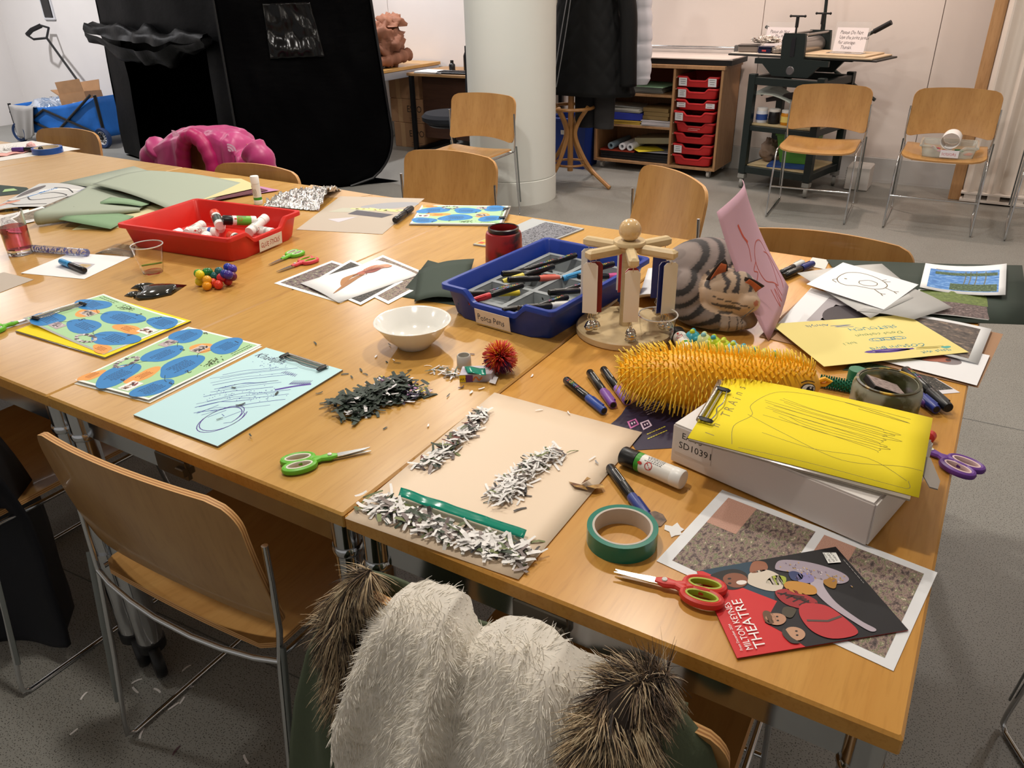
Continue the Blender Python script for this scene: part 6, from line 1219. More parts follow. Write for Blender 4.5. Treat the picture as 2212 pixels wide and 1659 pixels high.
cp = [U(*q, TT+zc) for q in ((1487, 953), (1965, 1083), (2006, 908), (1556, 812))]; b = MB(); b.add([p-O for p in cp]+[p-O+V((0, 0, .003)) for p in cp], [(3, 2, 1, 0), (4, 5, 6, 7), (0, 1, 5, 4), (1, 2, 6, 5), (2, 3, 7, 6), (3, 0, 4, 7)]); b.build('board', M_acry, cl, smooth=False)
a, e = U(1500, 925, TT+zc+.004)-O, U(1556, 832, TT+zc+.004)-O; clip(cl, a, e, -(a+e)/2)
def trains(p):
    k = '#6f6428'; R = random.Random(8)
    for i, (s, x, y) in enumerate((('l', 14, 20), ('n', 14, 45), ('T', 20, 78), ('R', 20, 96), ('A', 20, 116), ('i', 22, 136), ('n', 20, 150), ('s', 20, 172))): p.text(s, x+18, y, 20, '#8a7a28', rot=PI/2, shear=.2)
    w_ = .7; p.stroke([(60, 12), (50, 60), (66, 100), (58, 130), (80, 180), (120, 196), (190, 196), (270, 190)], w_, k, 6); p.stroke([(60, 100), (120, 70), (200, 40), (270, 60), (296, 62)], w_, k, 6); p.stroke([(70, 8), (160, 14), (260, 12), (284, 14), (282, 30)], w_, k, 5); p.stroke([(90, 60), (160, 50), (230, 60), (280, 30)], w_, k, 5)
    for i in range(12): y = 88+i*5.5; p.stroke([(90+R.uniform(-20, 25), y+20), (150, y+8+R.uniform(-4, 4)), (250+R.uniform(-25, 12), y-2), (240, y-8)], .6, '#5a511c', 6)
    p.stroke([(180, 196), (215, 190), (270, 178), (200, 186)], .9, k, 5)
paper('yellow_sheet', 'bright yellow sheet with pencil scribbles on the white box', 'paper', [(1485, 946), (1985, 1075), (2015, 903), (1570, 810)], '#f8e21e', zc+.0036, A4, trains, lambda u, v: .003*math.sin(PI*u)*v-.004*max(0, u-.92), nu=10, nv=3)
cpx = [U(*q, TT+zc-.002) for q in ((1992, 985), (2010, 990), (2031, 1040), (2026, 1057), (2008, 1052), (1990, 1020))]; b = MB(); b.prism([(q.x, q.y) for q in cpx], TT+zc-.0035, TT+zc-.0015); tag(b.build('grey_tab', mat('grey_plastic', '#8a837c', .4), smooth=False), 'rounded grey plastic tab under the yellow sheet corner', 'tab')
a, c = U(2044, 1002, TT+.0044), U(1992, 950, TT+.0044); t = thing('pencil', 'yellow and black pencil beside the purple scissors', 'pencil', a); orient(t, a, c-a); b = MB(); b.lathe([(.0036, .014), (.0037, .016), (.0037, .12)], (0, 0, 0), 6, (1, 0, 0)); b.build('shaft', mat('pencil_y', '#d6b82a', .4), t, smooth=False); b = MB(); b.lathe([(.0004, 0), (.0036, .0145)], (0, 0, 0), 6, (1, 0, 0)); b.build('point', mat('pencil_w', '#8a6a3c', .6), t)
b = MB(); b.rcyl(U(2004, 948, TT+.01), U(2012, 938, TT+.01), .0095, .4); tag(b.build('red_stub', mat('red_cap', '#c8302c', .4)), 'small red pen cap behind the yellow sheet corner', 'cap')
# ================================================================== TOYS AND CRAFT BITS
# bead puzzle ball: wooden beads on a hidden elastic, read left to right
def cc5(x, y): return (x/3.687, 350+y/3.687)
BEADS = [(1580, 888, '#5c9a2c'), (1592, 898, '#e8cf22'), (1590, 952, '#e6d02a'), (1645, 880, '#2a7a34'), (1660, 878, '#1f6a34'), (1650, 940, '#e8a022'), (1648, 986, '#ee9c1c'), (1695, 962, '#e04a2c'), (1740, 978, '#dc3a26'), (1708, 910, '#1e5a58'), (1745, 872, '#1f5f62'), (1790, 892, '#23308a'), (1815, 840, '#2338a0'), (1852, 852, '#4a36a0'), (1762, 922, '#c02436'), (1815, 948, '#b82634'), (1852, 912, '#6a2444'), (1820, 900, '#3f2a86')]
t = thing('bead_ball', 'rainbow wooden bead puzzle ball on the table', 'toy', U(467, 612)); O = V(t.location)
b0 = None
for i, (x, y, c) in enumerate(BEADS):
    px, py = cc5(x, y); low = py > 607; z = TT+.0122+(.0 if low else (.012 if py > 595 else .022)); p = U(px, py, z)-O
    if b0 is None: b = MB(); b.sph((0, 0, 0), .0118, 20, 14); b0 = b.build('bead', mat('bead'+c, c, .25), t, ang=0); o = b0
    else: o = bpy.data.objects.new('bead', b0.data.copy()); o.data.materials[0] = mat('bead'+c, c, .25); COL.objects.link(o); o.parent = t
    o.location = p
# dark glass leaf
t = thing('glass_leaf', 'black glass leaf-shaped ornament in front of the cup', 'ornament', U(335, 634)); O = V(t.location)
def leaf(pts, h):
    q = [U(x, y)-O for x, y in pts]; cx = sum(q, V())/len(q); b = MB(); n = len(q); P = [p+V((0, 0, .001)) for p in q]+[cx+(p-cx)*.6+V((0, 0, h*.8)) for p in q]+[cx+(p-cx)*.2+V((0, 0, h)) for p in q]+[cx+V((0, 0, h*1.02))]
    F = [tuple(range(n-1, -1, -1))]+[(j*n+i, j*n+(i+1) % n, (j+1)*n+(i+1) % n, (j+1)*n+i) for j in range(2) for i in range(n)]+[(2*n+i, 2*n+(i+1) % n, 3*n) for i in range(n)]; b.add(P, F); return b
M_leaf = mat('dark_glass', '#131a1a', .1, coat=1.)
leaf([(288, 645), (300, 650), (330, 647), (370, 638), (404, 616), (390, 614), (360, 613), (320, 616), (296, 622), (300, 634)], .012).build('blade', M_leaf, t, ang=0)
leaf([(288, 643), (296, 647), (340, 644), (330, 638), (292, 639)], .009).build('lobe', M_leaf, t, ang=0); leaf([(268, 640), (284, 643), (312, 634), (300, 630), (280, 632)], .007).build('lobe', M_leaf, t, ang=0); leaf([(282, 624), (300, 626), (345, 617), (330, 614), (296, 618)], .010).build('lobe', M_leaf, t, ang=0)
# crumpled foil
def foil(u, v):
    a0, a1, c0, c1 = U(568, 447), U(690, 458), U(620, 420), U(738, 412); p = a0*(1-u)*(1-v)+a1*u*(1-v)+c0*(1-u)*v+c1*u*v
    h = .004+.038*math.sin(PI*min(1, max(0, v*1.05)))**.7*(.35+.65*u**.6)*(1-.5*max(0, .25-u)*4)
    n1 = noise.noise(V((u*14, v*8, 0)))+.6*noise.noise(V((u*34, v*20, 4)))+.4*noise.noise(V((u*70, v*40, 9)))
    return p+V((0, 0, max(.002, h+.017*n1*min(1, 6*v)*min(1, 6*(1-v)))))+V((.006*noise.noise(V((u*30, v*18, 7))), .006*noise.noise(V((u*30, v*18, 17))), 0))
b = MB(); b.grid(foil, 90, 50); tag(b.build('foil_sheet', mat('foil', '#dcdcdc', .16, 1., bump=.5, bscale=170), smooth=False), 'crumpled silver foil behind the red tray', 'foil')
# ------------------------------------------------------------------ bell carousel
M_birch = wood('birch', '#cdb488', '#d8c29a', .35, (12, 12, 40), fleck=.93); M_bply = mat('birch_edge', '#c49a66', .5, col2='#e0c090', vscale=1, stretch=(3, 3, 260), ramp=(.4, .6), detail=2)
cq = V((-.655, .788, TT+.0005)); cq = U(1350, 716, TT); bc = thing('bell_carousel', 'wooden carousel hung with white plates and jingle bells', 'carousel', cq)
b = MB(); b.lathe([(0, 0), (.105, 0), (.108, .003), (.108, .015), (.105, .018), (0, .018)], n=64); b.build('base', [M_birch], bc, ang=40)
b = MB(); b.cyl((0, 0, .018), (0, 0, .19), .014, n=24); b.build('pole', M_birch, bc)
b = MB(); b.lathe([(0, .20), (.034, .20), (.0345, .204), (.033, .208), (0, .209)], n=36); b.build('hub_disc', M_birch, bc)
b = MB(); b.lathe([(0, .19), (.03, .19), (.03, .20), (0, .20)], n=30); b.build('hub', M_bply, bc)
b = MB(); b.sph((0, 0, .230), .0235, 28, 18); b.build('ball', mat('birch_ball', '#d8b684', .2, coat=.6), bc, ang=0)
e1 = V((math.cos(-YAW), math.sin(-YAW), 0)); e1 = V((RT.x, RT.y, 0)).normalized(); e2 = V((-FW.x, -FW.y, 0)).normalized()
bell = None; M_bell = mat('bell_nickel', '#d9d3c6', .08, 1.)
FACE = [('#ece9e2', '#b02a34'), ('#e6e2da', '#26327e'), ('#efece6', '#26327e'), ('#e9e7e0', '#b02a34'), ('#eceae4', '#26327e'), ('#e8e5de', '#8a1f2a'), ]
for i in range(6):
    g = math.radians(-93+60*i); d = e1*math.cos(g)-e2*math.sin(g)*1.0; s = V((-d.y, d.x, 0)); Mx = Matrix((d, s, V((0, 0, 1)))).transposed()
    b = MB(); b.box(Mx@V((.062, 0, .192)), (.086, .021, .02), M=Mx, bev=.005); arm = b.build('arm', [M_bply if False else M_birch], bc, smooth=False)
    for k, dist in enumerate((.095, .082)):
        if k == 1 and i == 0: pass
        w = d*dist; hgt = .112; yaw = math.atan2(e2.y, e2.x)+.35*math.sin(i*2.3)+.25*k
        R3 = Matrix.Rotation(yaw, 3, 'Z'); xw = .0155-.001*k; top = .175; col = FACE[i] if k == 0 else (FACE[i][1], FACE[i][0])
        b = MB(); poly = [(-xw, 0), (xw, 0), (xw, hgt-.006), (xw-.006, hgt), (-xw+.006, hgt), (-xw, hgt-.006)]
        b.prism(poly, -.0008, .0008, lambda x, y, h: w+V((0, 0, top-hgt))+R3@V((h, x, y)) ); pm = mat('plate'+col[0], col[0], .35)
        pl2 = b.build('plate', [pm], bc, smooth=False)
        b = MB(); b.prism([(x*.98, y) for x, y in poly], -.0022, -.0010, lambda x, y, h: w+V((0, 0, top-hgt))+R3@V((h, x, y))); b.build('plate_back', mat('plate'+col[1], col[1], .4), pl2, smooth=False)
        b = MB(); b.tube([w+V((0, 0, top-.004)), w+R3@V((.003, 0, 0))+V((0, 0, top+.003)), w+V((0, 0, top+.009))], .0007, 6); z0 = top-hgt
        b.tube([w+V((0, 0, z0+.004)), w+R3@V((0, .004, 0))+V((0, 0, z0-.01)), w+R3@V((0, .002, 0))+V((0, 0, z0-.02))], .0007, 6); b.tube([w+V((0, 0, z0+.004)), w+R3@V((0, -.004, 0))+V((0, 0, z0-.01)), w+R3@V((0, .002, 0))+V((0, 0, z0-.02))], .0007, 6); b.build('wire_hook', M_chrome, pl2)
        for q in range(1 if k else 2):
            bp = w+R3@V((.004-.008*q, .002, z0-.029-.012*q*(i == 0)))
            if bell is None:
                b = MB(); b.sph((0, 0, 0), .0108, 20, 14); b.lathe([(.0109, -.0012), (.0117, 0), (.0109, .0012), (.0109, -.0012)], n=24); b.tube([(0, .002, .0095), (0, 0, .0125), (0, -.002, .0095)], .0009, 6); o = bell = b.build('bell', M_bell, bc, ang=40)
            else: o = bell.copy(); COL.objects.link(o); o.parent = bc
            o.location = bp
# ------------------------------------------------------------------ tabby cat cushion (one printed plush body)
p0 = U(1580, 716, TT+.002)
def CP(a, bb, c): return p0+e1*a+e2*bb+V((0, 0, c))
Me = Matrix((e1, e2*-1, V((0, 0, 1)))).transposed()
b = MB()
b.sph(CP(-.025, -.145, .082), 1, 28, 18, sc=(.112, .100, .082), M=Me)
b.sph(CP(.022, -.165, .075), 1, 24, 16, sc=(.07, .075, .072), M=Me)
b.sph(CP(-.085, -.09, .06), 1, 20, 14, sc=(.052, .075, .060), M=Me)
b.tube(catmull([CP(-.105, -.10, .05), CP(-.09, -.05, .034), CP(-.05, -.018, .028), CP(-.005, -.002, .024)], 5), .03, 14, rad=[.036, .035, .034, .033, .032, .031, .030, .030, .029, .028, .027, .027, .026, .025, .025, .025])
b.sph(CP(-.002, -.002, .023), 1, 18, 12, sc=(.030, .024, .022), M=Me); b.sph(CP(.032, -.012, .022), 1, 18, 12, sc=(.026, .024, .021), M=Me)
for k in (-.018, 0, .018): b.sph(CP(-.002+k, .014, .021), .0115, 12, 8)
b.sph(CP(-.004, -.035, .079), 1, 28, 20, sc=(.060, .050, .052), M=Me); b.sph(CP(.024, .002, .068), 1, 20, 14, sc=(.030, .024, .024), M=Me)
ob = b.build('source', M_black, None, ang=0)
mo = ob.modifiers.new('r', 'REMESH'); mo.mode = 'VOXEL'; mo.voxel_size = .0034; ms = ob.modifiers.new('s', 'SMOOTH'); ms.iterations = 7; ms.factor = .6
dg = bpy.context.evaluated_depsgraph_get(); me = bpy.data.meshes.new_from_object(ob.evaluated_get(dg)); bpy.data.objects.remove(ob)
me.materials.clear(); cat = thing('cat_cushion', 'plush tabby cat cushion curled up asleep', 'plush toy', p0)
hc = CP(-.004, -.035, .079)
def tabby(P):
    L = P-p0; a, bb, c = L.dot(e1), L.dot(e2), L.z; H = P-hc; ha, hb, hcz = H.dot(e1), H.dot(e2), H.z; hr = math.sqrt((ha/.063)**2+(hb/.054)**2+(hcz/.055)**2)
    n = noise.noise(P*28); base = V((.185, .145, .13))*(1+.25*n)
    if hr < 1.12 or (math.hypot(ha-.028, hcz+.011) < .03 and hb > .01):
        base = V((.58, .42, .30))*(1+.12*n)                                # head print: pale muzzle, dark brow lines, closed eyes
        lo = hcz+.35*ha
        if hcz > .014: s = math.sin(ha*230+3*noise.noise(P*40)); base = base*.75 if s < .2 else V((.05, .04, .04))
        if abs(hcz-(-.002)+.22*(ha+.02)) < .0016 and -.045 < ha < .03: base = V((.03, .025, .025))
        if abs(hcz+.018+.1*ha) < .005+.004*n and -.045 < ha < .012: base = V((.09, .07, .065))
        if abs(hcz+.031) < .003 and -.03 < ha < .0: base = V((.10, .08, .07))
        if math.hypot(ha-.044, hcz+.006) < .006: base = V((.45, .14, .08))
        return base
    if c < .05 and bb > -.03 and a > -.03: 
        base = V((.36, .28, .23))*(1+.1*n)
        for k in (-.011, .007, .017): 
            if abs(a+.002-k) < .0012 and bb > .012: base = V((.05, .04, .04))
        return base
    s = math.sin((c*.9-a*.8+.25*bb)*215+1.5*noise.noise(P*15))
    return V((.022, .018, .018)) if s > .30 else base*(1.25 if s < -.3 else 1)
at = me.color_attributes.new('ink', 'FLOAT_COLOR', 'POINT'); cols = []
for vx in me.vertices: k = tabby(vx.co); cols += [max(0, k.x), max(0, k.y), max(0, k.z), 1.]
at.data.foreach_set('color', np.array(cols, np.float32)); me.shade_smooth()
mp = bpy.data.materials.new('plush_print'); mp.use_nodes = True; nt = mp.node_tree; vc = nt.nodes.new('ShaderNodeVertexColor'); vc.layer_name = 'ink'; bs = nt.nodes['Principled BSDF']; nt.links.new(vc.outputs[0], bs.inputs['Base Color']); bs.inputs['Roughness'].default_value = .9; bs.inputs['Sheen Weight'].default_value = .3
me.materials.append(mp); me.transform(Matrix.Translation(-p0)); o = bpy.data.objects.new('body', me); COL.objects.link(o); o.parent = cat
M_ear = mat('ear_print', '#b5603c', .9, var=.2, vscale=60); M_eback = mat('ear_back', '#3a302c', .9)
for (a, bb, c, w, h, tw) in ((-.034, -.030, .116, .042, .052, -.28), (.038, -.006, .098, .036, .044, .75)):
    base = CP(a, bb, c)-p0; R3 = Matrix.Rotation(tw, 3, e2)
    def ear(u, v, k=1): return base+R3@(e1*((2*u-1)*w*.55*(1-v)**.5)+V((0, 0, 1))*(h*v-.012)+e2*(.004*(1-(2*u-1)**2)*(1-v)*-1*k))
    b = MB(); b.sheet(lambda u, v: ear(u, v), 8, 8, .0025); er = b.build('ear', M_eback, cat, ang=0); b = MB(); b.sheet(lambda u, v: ear(.16+.68*u, .04+.8*v)+e2*.0042, 8, 8, .0008); b.build('inner_ear', M_ear, er, ang=0)
for s in (0, 1): b = MB(); b.tube(catmull([CP(.034, .027, .066), CP(.02-.008*s, .036, .058-.008*s), CP(.004, .04, .05-.012*s)], 5), .0006, 5); tag(b.build('whisker', M_black, None)); 
for o in [q for q in COL.objects if q.name.startswith('whisker')]: o.parent = cat; o.location = -p0
# ------------------------------------------------------------------ yellow bristle fish
f0, f1 = U(1335, 812, TT+.052), U(1775, 832, TT+.052); fm = (f0+f1)/2; FL = (f1-f0).length; fx = (f1-f0).normalized(); fy = V((-fx.y, fx.x, 0))
fish = thing('bristle_fish', 'long yellow rubber bristle toy with a cartoon eye', 'toy', fm-V((0, 0, .052)))
FO = V(fish.location); M_fy = mat('fish_rubber', '#fdbb22', .4); M_fs = mat('fish_bristle', '#ffd84a', .35)
rad = [(0, .012), (.05, .030), (.15, .043), (.3, .050), (.5, .050), (.7, .049), (.85, .046), (.94, .036), (.985, .02), (1, .004)]
def fr(t):
    for i in range(len(rad)-1):
        if rad[i][0] <= t <= rad[i+1][0]: k = (t-rad[i][0])/(rad[i+1][0]-rad[i][0]); k = k*k*(3-2*k); return rad[i][1]*(1-k)+rad[i+1][1]*k
    return .004
def fc(t): return f0+(f1-f0)*t+fy*(.022*math.sin(PI*t)*-1+.01)+V((0, 0, .0+.006*math.sin(PI*t*1.5)))
def fs_(t, a, e=0.): r = fr(t)+e; return fc(t)+fy*(r*math.cos(a))+V((0, 0, r*math.sin(a)*.98))-FO
b = MB(); b.grid(lambda u, v: fs_(v, 2*PI*u), 36, 48, closeu=True); b.build('body', M_fy, fish, ang=0)
b = MB(); R = random.Random(9)
for i in range(46):
    t = .015+i*.0208
    if t > .955: break
    nA = 25 if .1 < t < .85 else 20
    for j in range(nA):
        a = 2*PI*(j+.5*(i % 2))/nA
        if math.sin(a) < -.72: continue
        if t > .80 and math.cos(a) < -.1 and math.sin(a) < .75: continue   # bare cheek with the eye
        L = R.uniform(.017, .023)*(1.15 if math.sin(a) > .6 else 1); n = (fs_(t, a, .01)-fs_(t, a)).normalized(); q = fs_(t, a); ln = (n+fx*R.uniform(-.15, .15)-fx*.35*(1 if t < .25 else .1)+V((0, 0, -.1))).normalized()
        b.tube([q-n*.001, q+ln*L*.5, q+ln*L+V((0, 0, -.0045))-fx*.002], .001, 4, rad=[.0017, .0014, .0009])
o = b.build('bristles', M_fs, fish, ang=0); o['kind'] = 'stuff'
for k, (da, tt) in enumerate(((-.35, .915),)):
    a = PI-.30; q = fs_(tt, a); n = (fs_(tt, a, .01)-q).normalized(); ux = (fx-n*fx.dot(n)).normalized(); uy = n.cross(ux)*-1
    if uy.z < 0: uy = -uy
    p = Print(lambda x, y, e: fs_(tt+x/FL, a-y/.042, e+.0006)); p.maxlen = .006; p.blob(0, .002, .014, .011, '#1a1416', 1, .02); p.up().blob(.0005, .002, .0122, .0092, '#f4f0e6', 1, .02); p.up().blob(.003, .001, .0065, .0065, '#151214', 2, .0); p.up().blob(.005, .004, .002, .002, '#ffffff', 2, 0); p.stroke([(-.014, .013), (0, .018), (.012, .015)], .0016, '#1a1416', 5); p.build(fish, 'eye')
b = MB(); b.tube([fs_(.99, 0)*1, fs_(.99, 0)+fx*.014+V((0, 0, .006)), fs_(.99, 0)+fx*.024+V((0, 0, .002)), fs_(.99, 0)+fx*.016-V((0, 0, .005)), fs_(.99, 0)-V((0, 0, .006))], .0045, 8); b.build('finger_loop', M_fy, fish)
# ------------------------------------------------------------------ pop-fidget caterpillar
t = thing('fidget_caterpillar', 'blue, white and yellow rubber fidget caterpillar behind the bristle toy', 'toy', U(1580, 745)); O = V(t.location)
SEG = [(1496, 728, '#3fa3b4'), (1520, 735, '#d9e2a0'), (1541, 741, '#b8cf2a'), (1562, 748, '#c2d42e'), (1583, 755, '#8cc8d2'), (1605, 762, '#3fa3b8'), (1628, 768, '#d4dc4a'), (1650, 773, '#c2d42e'), (1672, 778, '#4aa8ba')]
for i, (x, y, c) in enumerate(SEG):
    q = U(x, y+4, TT+.019)-O; b = MB(); b.sph(q, .0185, 18, 12, sc=(.9, 1, 1)); sg = b.build('segment', mat('seg'+c, c, .3, sss=.1), t, ang=0); nub = SEG[(i+3) % 9][2]
    for g in range(6): a = g*PI/3+.3; d = e2*math.cos(a)*.8+V((0, 0, math.sin(a)))+e1*.15*(-1)**g; d.normalize(); b = MB(); b.sph(q+d*.018, .0058, 10, 7); b.build('nub', mat('seg'+(nub if g % 2 else c), nub, .3), sg, ang=0)
# green bristle tube
t = thing('bristle_tube', 'dark green rubber bristle tube beside the bristle toy', 'toy', U(1808, 828)); O = V(t.location); a, c = U(1770, 822, TT+.012)-O, U(1846, 836, TT+.012)-O
b = MB(); b.rcyl(a, c, .008, .3, 14); 
b.build('core', mat('tube_green', '#0f6a4c', .35), t); b = MB(); d = (c-a).normalized(); s1 = V((-d.y, d.x, 0)); R = random.Random(2)
for i in range(14):
    for g in range(9): an = g*2*PI/9+i*.35; n = s1*math.cos(an)+V((0, 0, math.sin(an))); q = a+(c-a)*(i+.5)/14; b.tube([q+n*.007, q+n*.0125], .0016, 5, rad=[.0018, .0014])
b.build('bristles', MATS['tube_green'], t)['kind'] = 'stuff'
b = MB(); b.lathe([(.016, 0), (.0165, .002), (.0155, .03), (.015, .032)], U(1846, 830), 24); tag(b.build('green_disc', mat('lid_green', '#2f7a58', .4)), 'small green plastic lid behind the glass jar', 'lid')
# ------------------------------------------------------------------ string ball (koosh)
kq = U(1081, 803, TT+.001)+V((0, 0, .033)); t = thing('string_ball', 'red, orange and purple rubber string ball', 'toy', kq)
b = MB(); b.sph((0, 0, 0), .008, 12, 8); b.build('core', mat('koosh_core', '#3a1030', .5), t); R = random.Random(6); bs_ = [MB() for _ in range(4)]
for i in range(900):
    z = R.uniform(-1, 1); a = R.uniform(0, 6.283); rr_ = math.sqrt(1-z*z); d = V((rr_*math.cos(a), rr_*math.sin(a), z)); L = R.uniform(.030, .037)
    up_ = d.z*.5+.3*math.sin(a*3); k = 3 if up_ < -.25 else (0 if R.random() < .5 else (1 if up_ > .1 and R.random() < .7 else 2))
    if z < -.8: L = .030
    s = V((R.gauss(0, .1), R.gauss(0, .1), R.gauss(0, .1))); bs_[k].tube([d*.006, d*L*.6+s*.006, d*L+s*.014-V((0, 0, .002))], .0007, 3, rad=[.0006, .0008, .0007])
for k, c in enumerate(('#d22a26', '#f0a020', '#c8382c', '#5a1a4a')): o = bs_[k].build('strings', mat('string'+c, c, .4), t, ang=0); o['kind'] = 'stuff'
# white cap and flattened little box
t = thing('plastic_stopper', 'translucent white cap beside the string ball', 'cap', U(1003, 792)); b = MB(); b.lathe([(.0, .0), (.0145, .0), (.0148, .002), (.0145, .008), (.0148, .009), (.0142, .024), (.0125, .0265), (.0115, .0262), (.0125, .022), (.013, .004), (0, .003)], n=30); b.build('shell', mat('cap_milk', '#dcdad4', .4, trans=.2), t, ang=35)
lx = thing('glue_carton', 'crushed yellow and purple little carton with green tape', 'carton', U(1030, 826)); O = V(lx.location); q = [U(*p)-O for p in ((993, 827), (1062, 824), (1072, 805), (1000, 808))]
b = MB(); b.add([p for p in q]+[p+V((0, 0, .017)) for p in q], [(3, 2, 1, 0), (4, 5, 6, 7), (0, 1, 5, 4), (1, 2, 6, 5), (2, 3, 7, 6), (3, 0, 4, 7)]); b.build('body', mat('carton_lilac', '#a9a2b4', .6, col2='#d8d4da', vscale=40), lx, smooth=False)
def side_print(p): p.rect(.0, .001, .012, .016, '#ecd62a'); p.rect(.012, .001, .026, .016, '#6a3a7a'); p.up().text('ART', .001, .005, .007, '#1a1a1a'); p.stroke([(.026, .004), (.032, .012), (.038, .004), (.044, .011)], .0025, '#e07a3a', 4)
sx_ = (q[1]-q[0]).normalized(); pr3 = Print(lambda x, y, e: q[0]+sx_*x+V((0, 0, y))-V((-sx_.y, sx_.x, 0))*(.0003+e)); side_print(pr3); pr3.build(lx)
tq = [U(*p, TT+.0195)-O for p in ((1010, 806), (1050, 810), (1048, 795), (1003, 792))]; b = MB(); b.sheet(lambda u, v: tq[0]*(1-u)*(1-v)+tq[1]*u*(1-v)+tq[2]*u*v+tq[3]*(1-u)*v+V((0, 0, .0015*math.sin(6*u))), 8, 4, .0003); b.build('tape', MATS['tape_film'], lx, ang=0)
fq = [U(*p, TT+.004)-O for p in ((1056, 826), (1070, 830), (1076, 815), (1066, 808))]; b = MB(); b.sheet(lambda u, v: fq[0]*(1-u)*(1-v)+fq[1]*u*(1-v)+fq[2]*u*v+fq[3]*(1-u)*v, 2, 2, .0004); b.build('flap', mat('carton_white', '#e6e4e6', .6), lx)
# pink bow on the far table
t = thing('tissue_bow', 'pink tissue bow beside the blue tape', 'bow', U(70, 324)); b = MB(); b.grid(lump((0, 0, .016), .02, .02, .018, .5, 3., freq=3, fl=.85), 24, 14, closeu=True); b.build('knot', mat('bow_pink', '#e8b8b4', .8), t, ang=0)
# ================================================================== PAPER SHREDS
def strip(pos, yaw, L, w, tilt, bend, rollb):
    c, s = math.cos(yaw), math.sin(yaw); d = V((c*math.cos(tilt), s*math.cos(tilt), math.sin(tilt))); n = V((-s, c, 0)); z = d.cross(n); P = []
    for k in range(4):
        t = k/3-.5; q = pos+d*(L*t)+z*(-bend*(4*t*t)*L)+n*(rollb*L*t*t); ww = w*(.8 if k in (0, 3) else 1); P += [q-n*ww/2, q+n*ww/2]
    return P, [(0, 2, 3, 1), (2, 4, 5, 3), (4, 6, 7, 5)]
def shred_mesh(items, name, parent=None, label=None, group=None, kind=None, cat='paper', loc=None):
    vs_, fs, cl_ = [], [], []
    for (P, F, c) in items:
        o = len(vs_); vs_ += [tuple(p-(loc or V())) for p in P]; fs += [tuple(i+o for i in f) for f in F]; cl_ += [hx(c)]*len(F)
    me = bpy.data.meshes.new(name); me.from_pydata(vs_, [], fs); me.materials.append(ink()); a = me.color_attributes.new('ink', 'FLOAT_COLOR', 'CORNER')
    a.data.foreach_set('color', np.array([(*c, 1.) for c, f in zip(cl_, fs) for _ in f], np.float32).ravel()); o = bpy.data.objects.new(name, me); COL.objects.link(o)
    if loc: o.location = loc
    return tag(o, label, cat, group, kind)
WHITE = ['#f0eeec']*9+['#e2e0de']*4+['#5f6b44', '#77804f', '#4a4442', '#7d706e', '#a89a96', '#3c4a3a', '#2f2c2d', '#8a7f7c']
def heap(label, px, n, cols, spread, hmax, seed, size=(.012, .028), wide=(.002, .0045), base=.0018):
    R = random.Random(seed); it = []; pts = [U(*p, TT+base) for p in px]
    for i in range(n):
        k = R.uniform(0, len(pts)-1.001); j = int(k); t = k-j; c = pts[j]*(1-t)+pts[j+1]*t; g = R.gauss(0, .45); d = (pts[j+1]-pts[j]).normalized(); s = V((-d.y, d.x, 0))
        c = c+s*(g*spread)+d*R.gauss(0, spread*.3)
        if c.y < .016 or c.y > 1.5: continue
        z = hmax*math.exp(-g*g*2.5)*R.uniform(0, 1); L = R.uniform(*size); tl = R.gauss(0, .2)
        c.z += z+abs(math.sin(tl))*L*.5+.0008; it.append((*strip(c, R.uniform(0, 6.3), L, R.uniform(*wide), tl, R.uniform(-.12, .2), R.uniform(-.3, .3)), R.choice(cols)))
    return shred_mesh(it, 'shred_heap', label=label, kind='stuff', group='heaps of paper shreds')
heap('white and grey shreds along the front edge of the tan sheet', [(800, 1088), (880, 1125), (980, 1165), (1070, 1190), (1145, 1205)], 460, WHITE, .034, .012, 1, (.012, .032), (.003, .007))
heap('white shreds in the middle of the tan sheet', [(1205, 980), (1150, 1010), (1105, 1050), (1080, 1085)], 330, ['#f2f0ee']*12+WHITE, .024, .014, 2, (.012, .032), (.002, .005))
heap('mixed shreds along the back edge of the tan sheet', [(1045, 890), (1010, 935), (960, 975), (920, 1015)], 240, WHITE+['#2f3a32', '#39443a', '#5a4f4c', '#6b2f22'], .019, .011, 3, (.012, .030), (.003, .006))
heap('dark green shreds in front of the white bowl', [(738, 885), (790, 872), (845, 850), (868, 836)], 620, ['#323f36', '#2c3830', '#3a473d', '#36433a', '#2f3a33']*4+['#e6e4e6'], .047, .022, 4, (.016, .040), (.004, .009))
heap('small coloured shreds beside the dark green shreds', [(822, 834), (862, 838), (900, 858)], 420, ['#2a2340', '#3a3050', '#d8cf3a', '#b982b0', '#d8d2e0', '#e8e6ea', '#332a4a'], .034, .016, 5, (.005, .014), (.002, .005))
heap('white paper curls scattered in front of the plastic cap', [(925, 805), (960, 800), (985, 815)], 34, ['#eceaea', '#e4e2e2', '#8f8f94', '#56614a'], .016, .004, 6, (.012, .03), (.002, .004))
heap('fine white shreds on the far white sheet', [(0, 328), (20, 322), (42, 322)], 90, ['#eceae6', '#dcdad6'], .035, .015, 7, (.015, .035), (.002, .004))
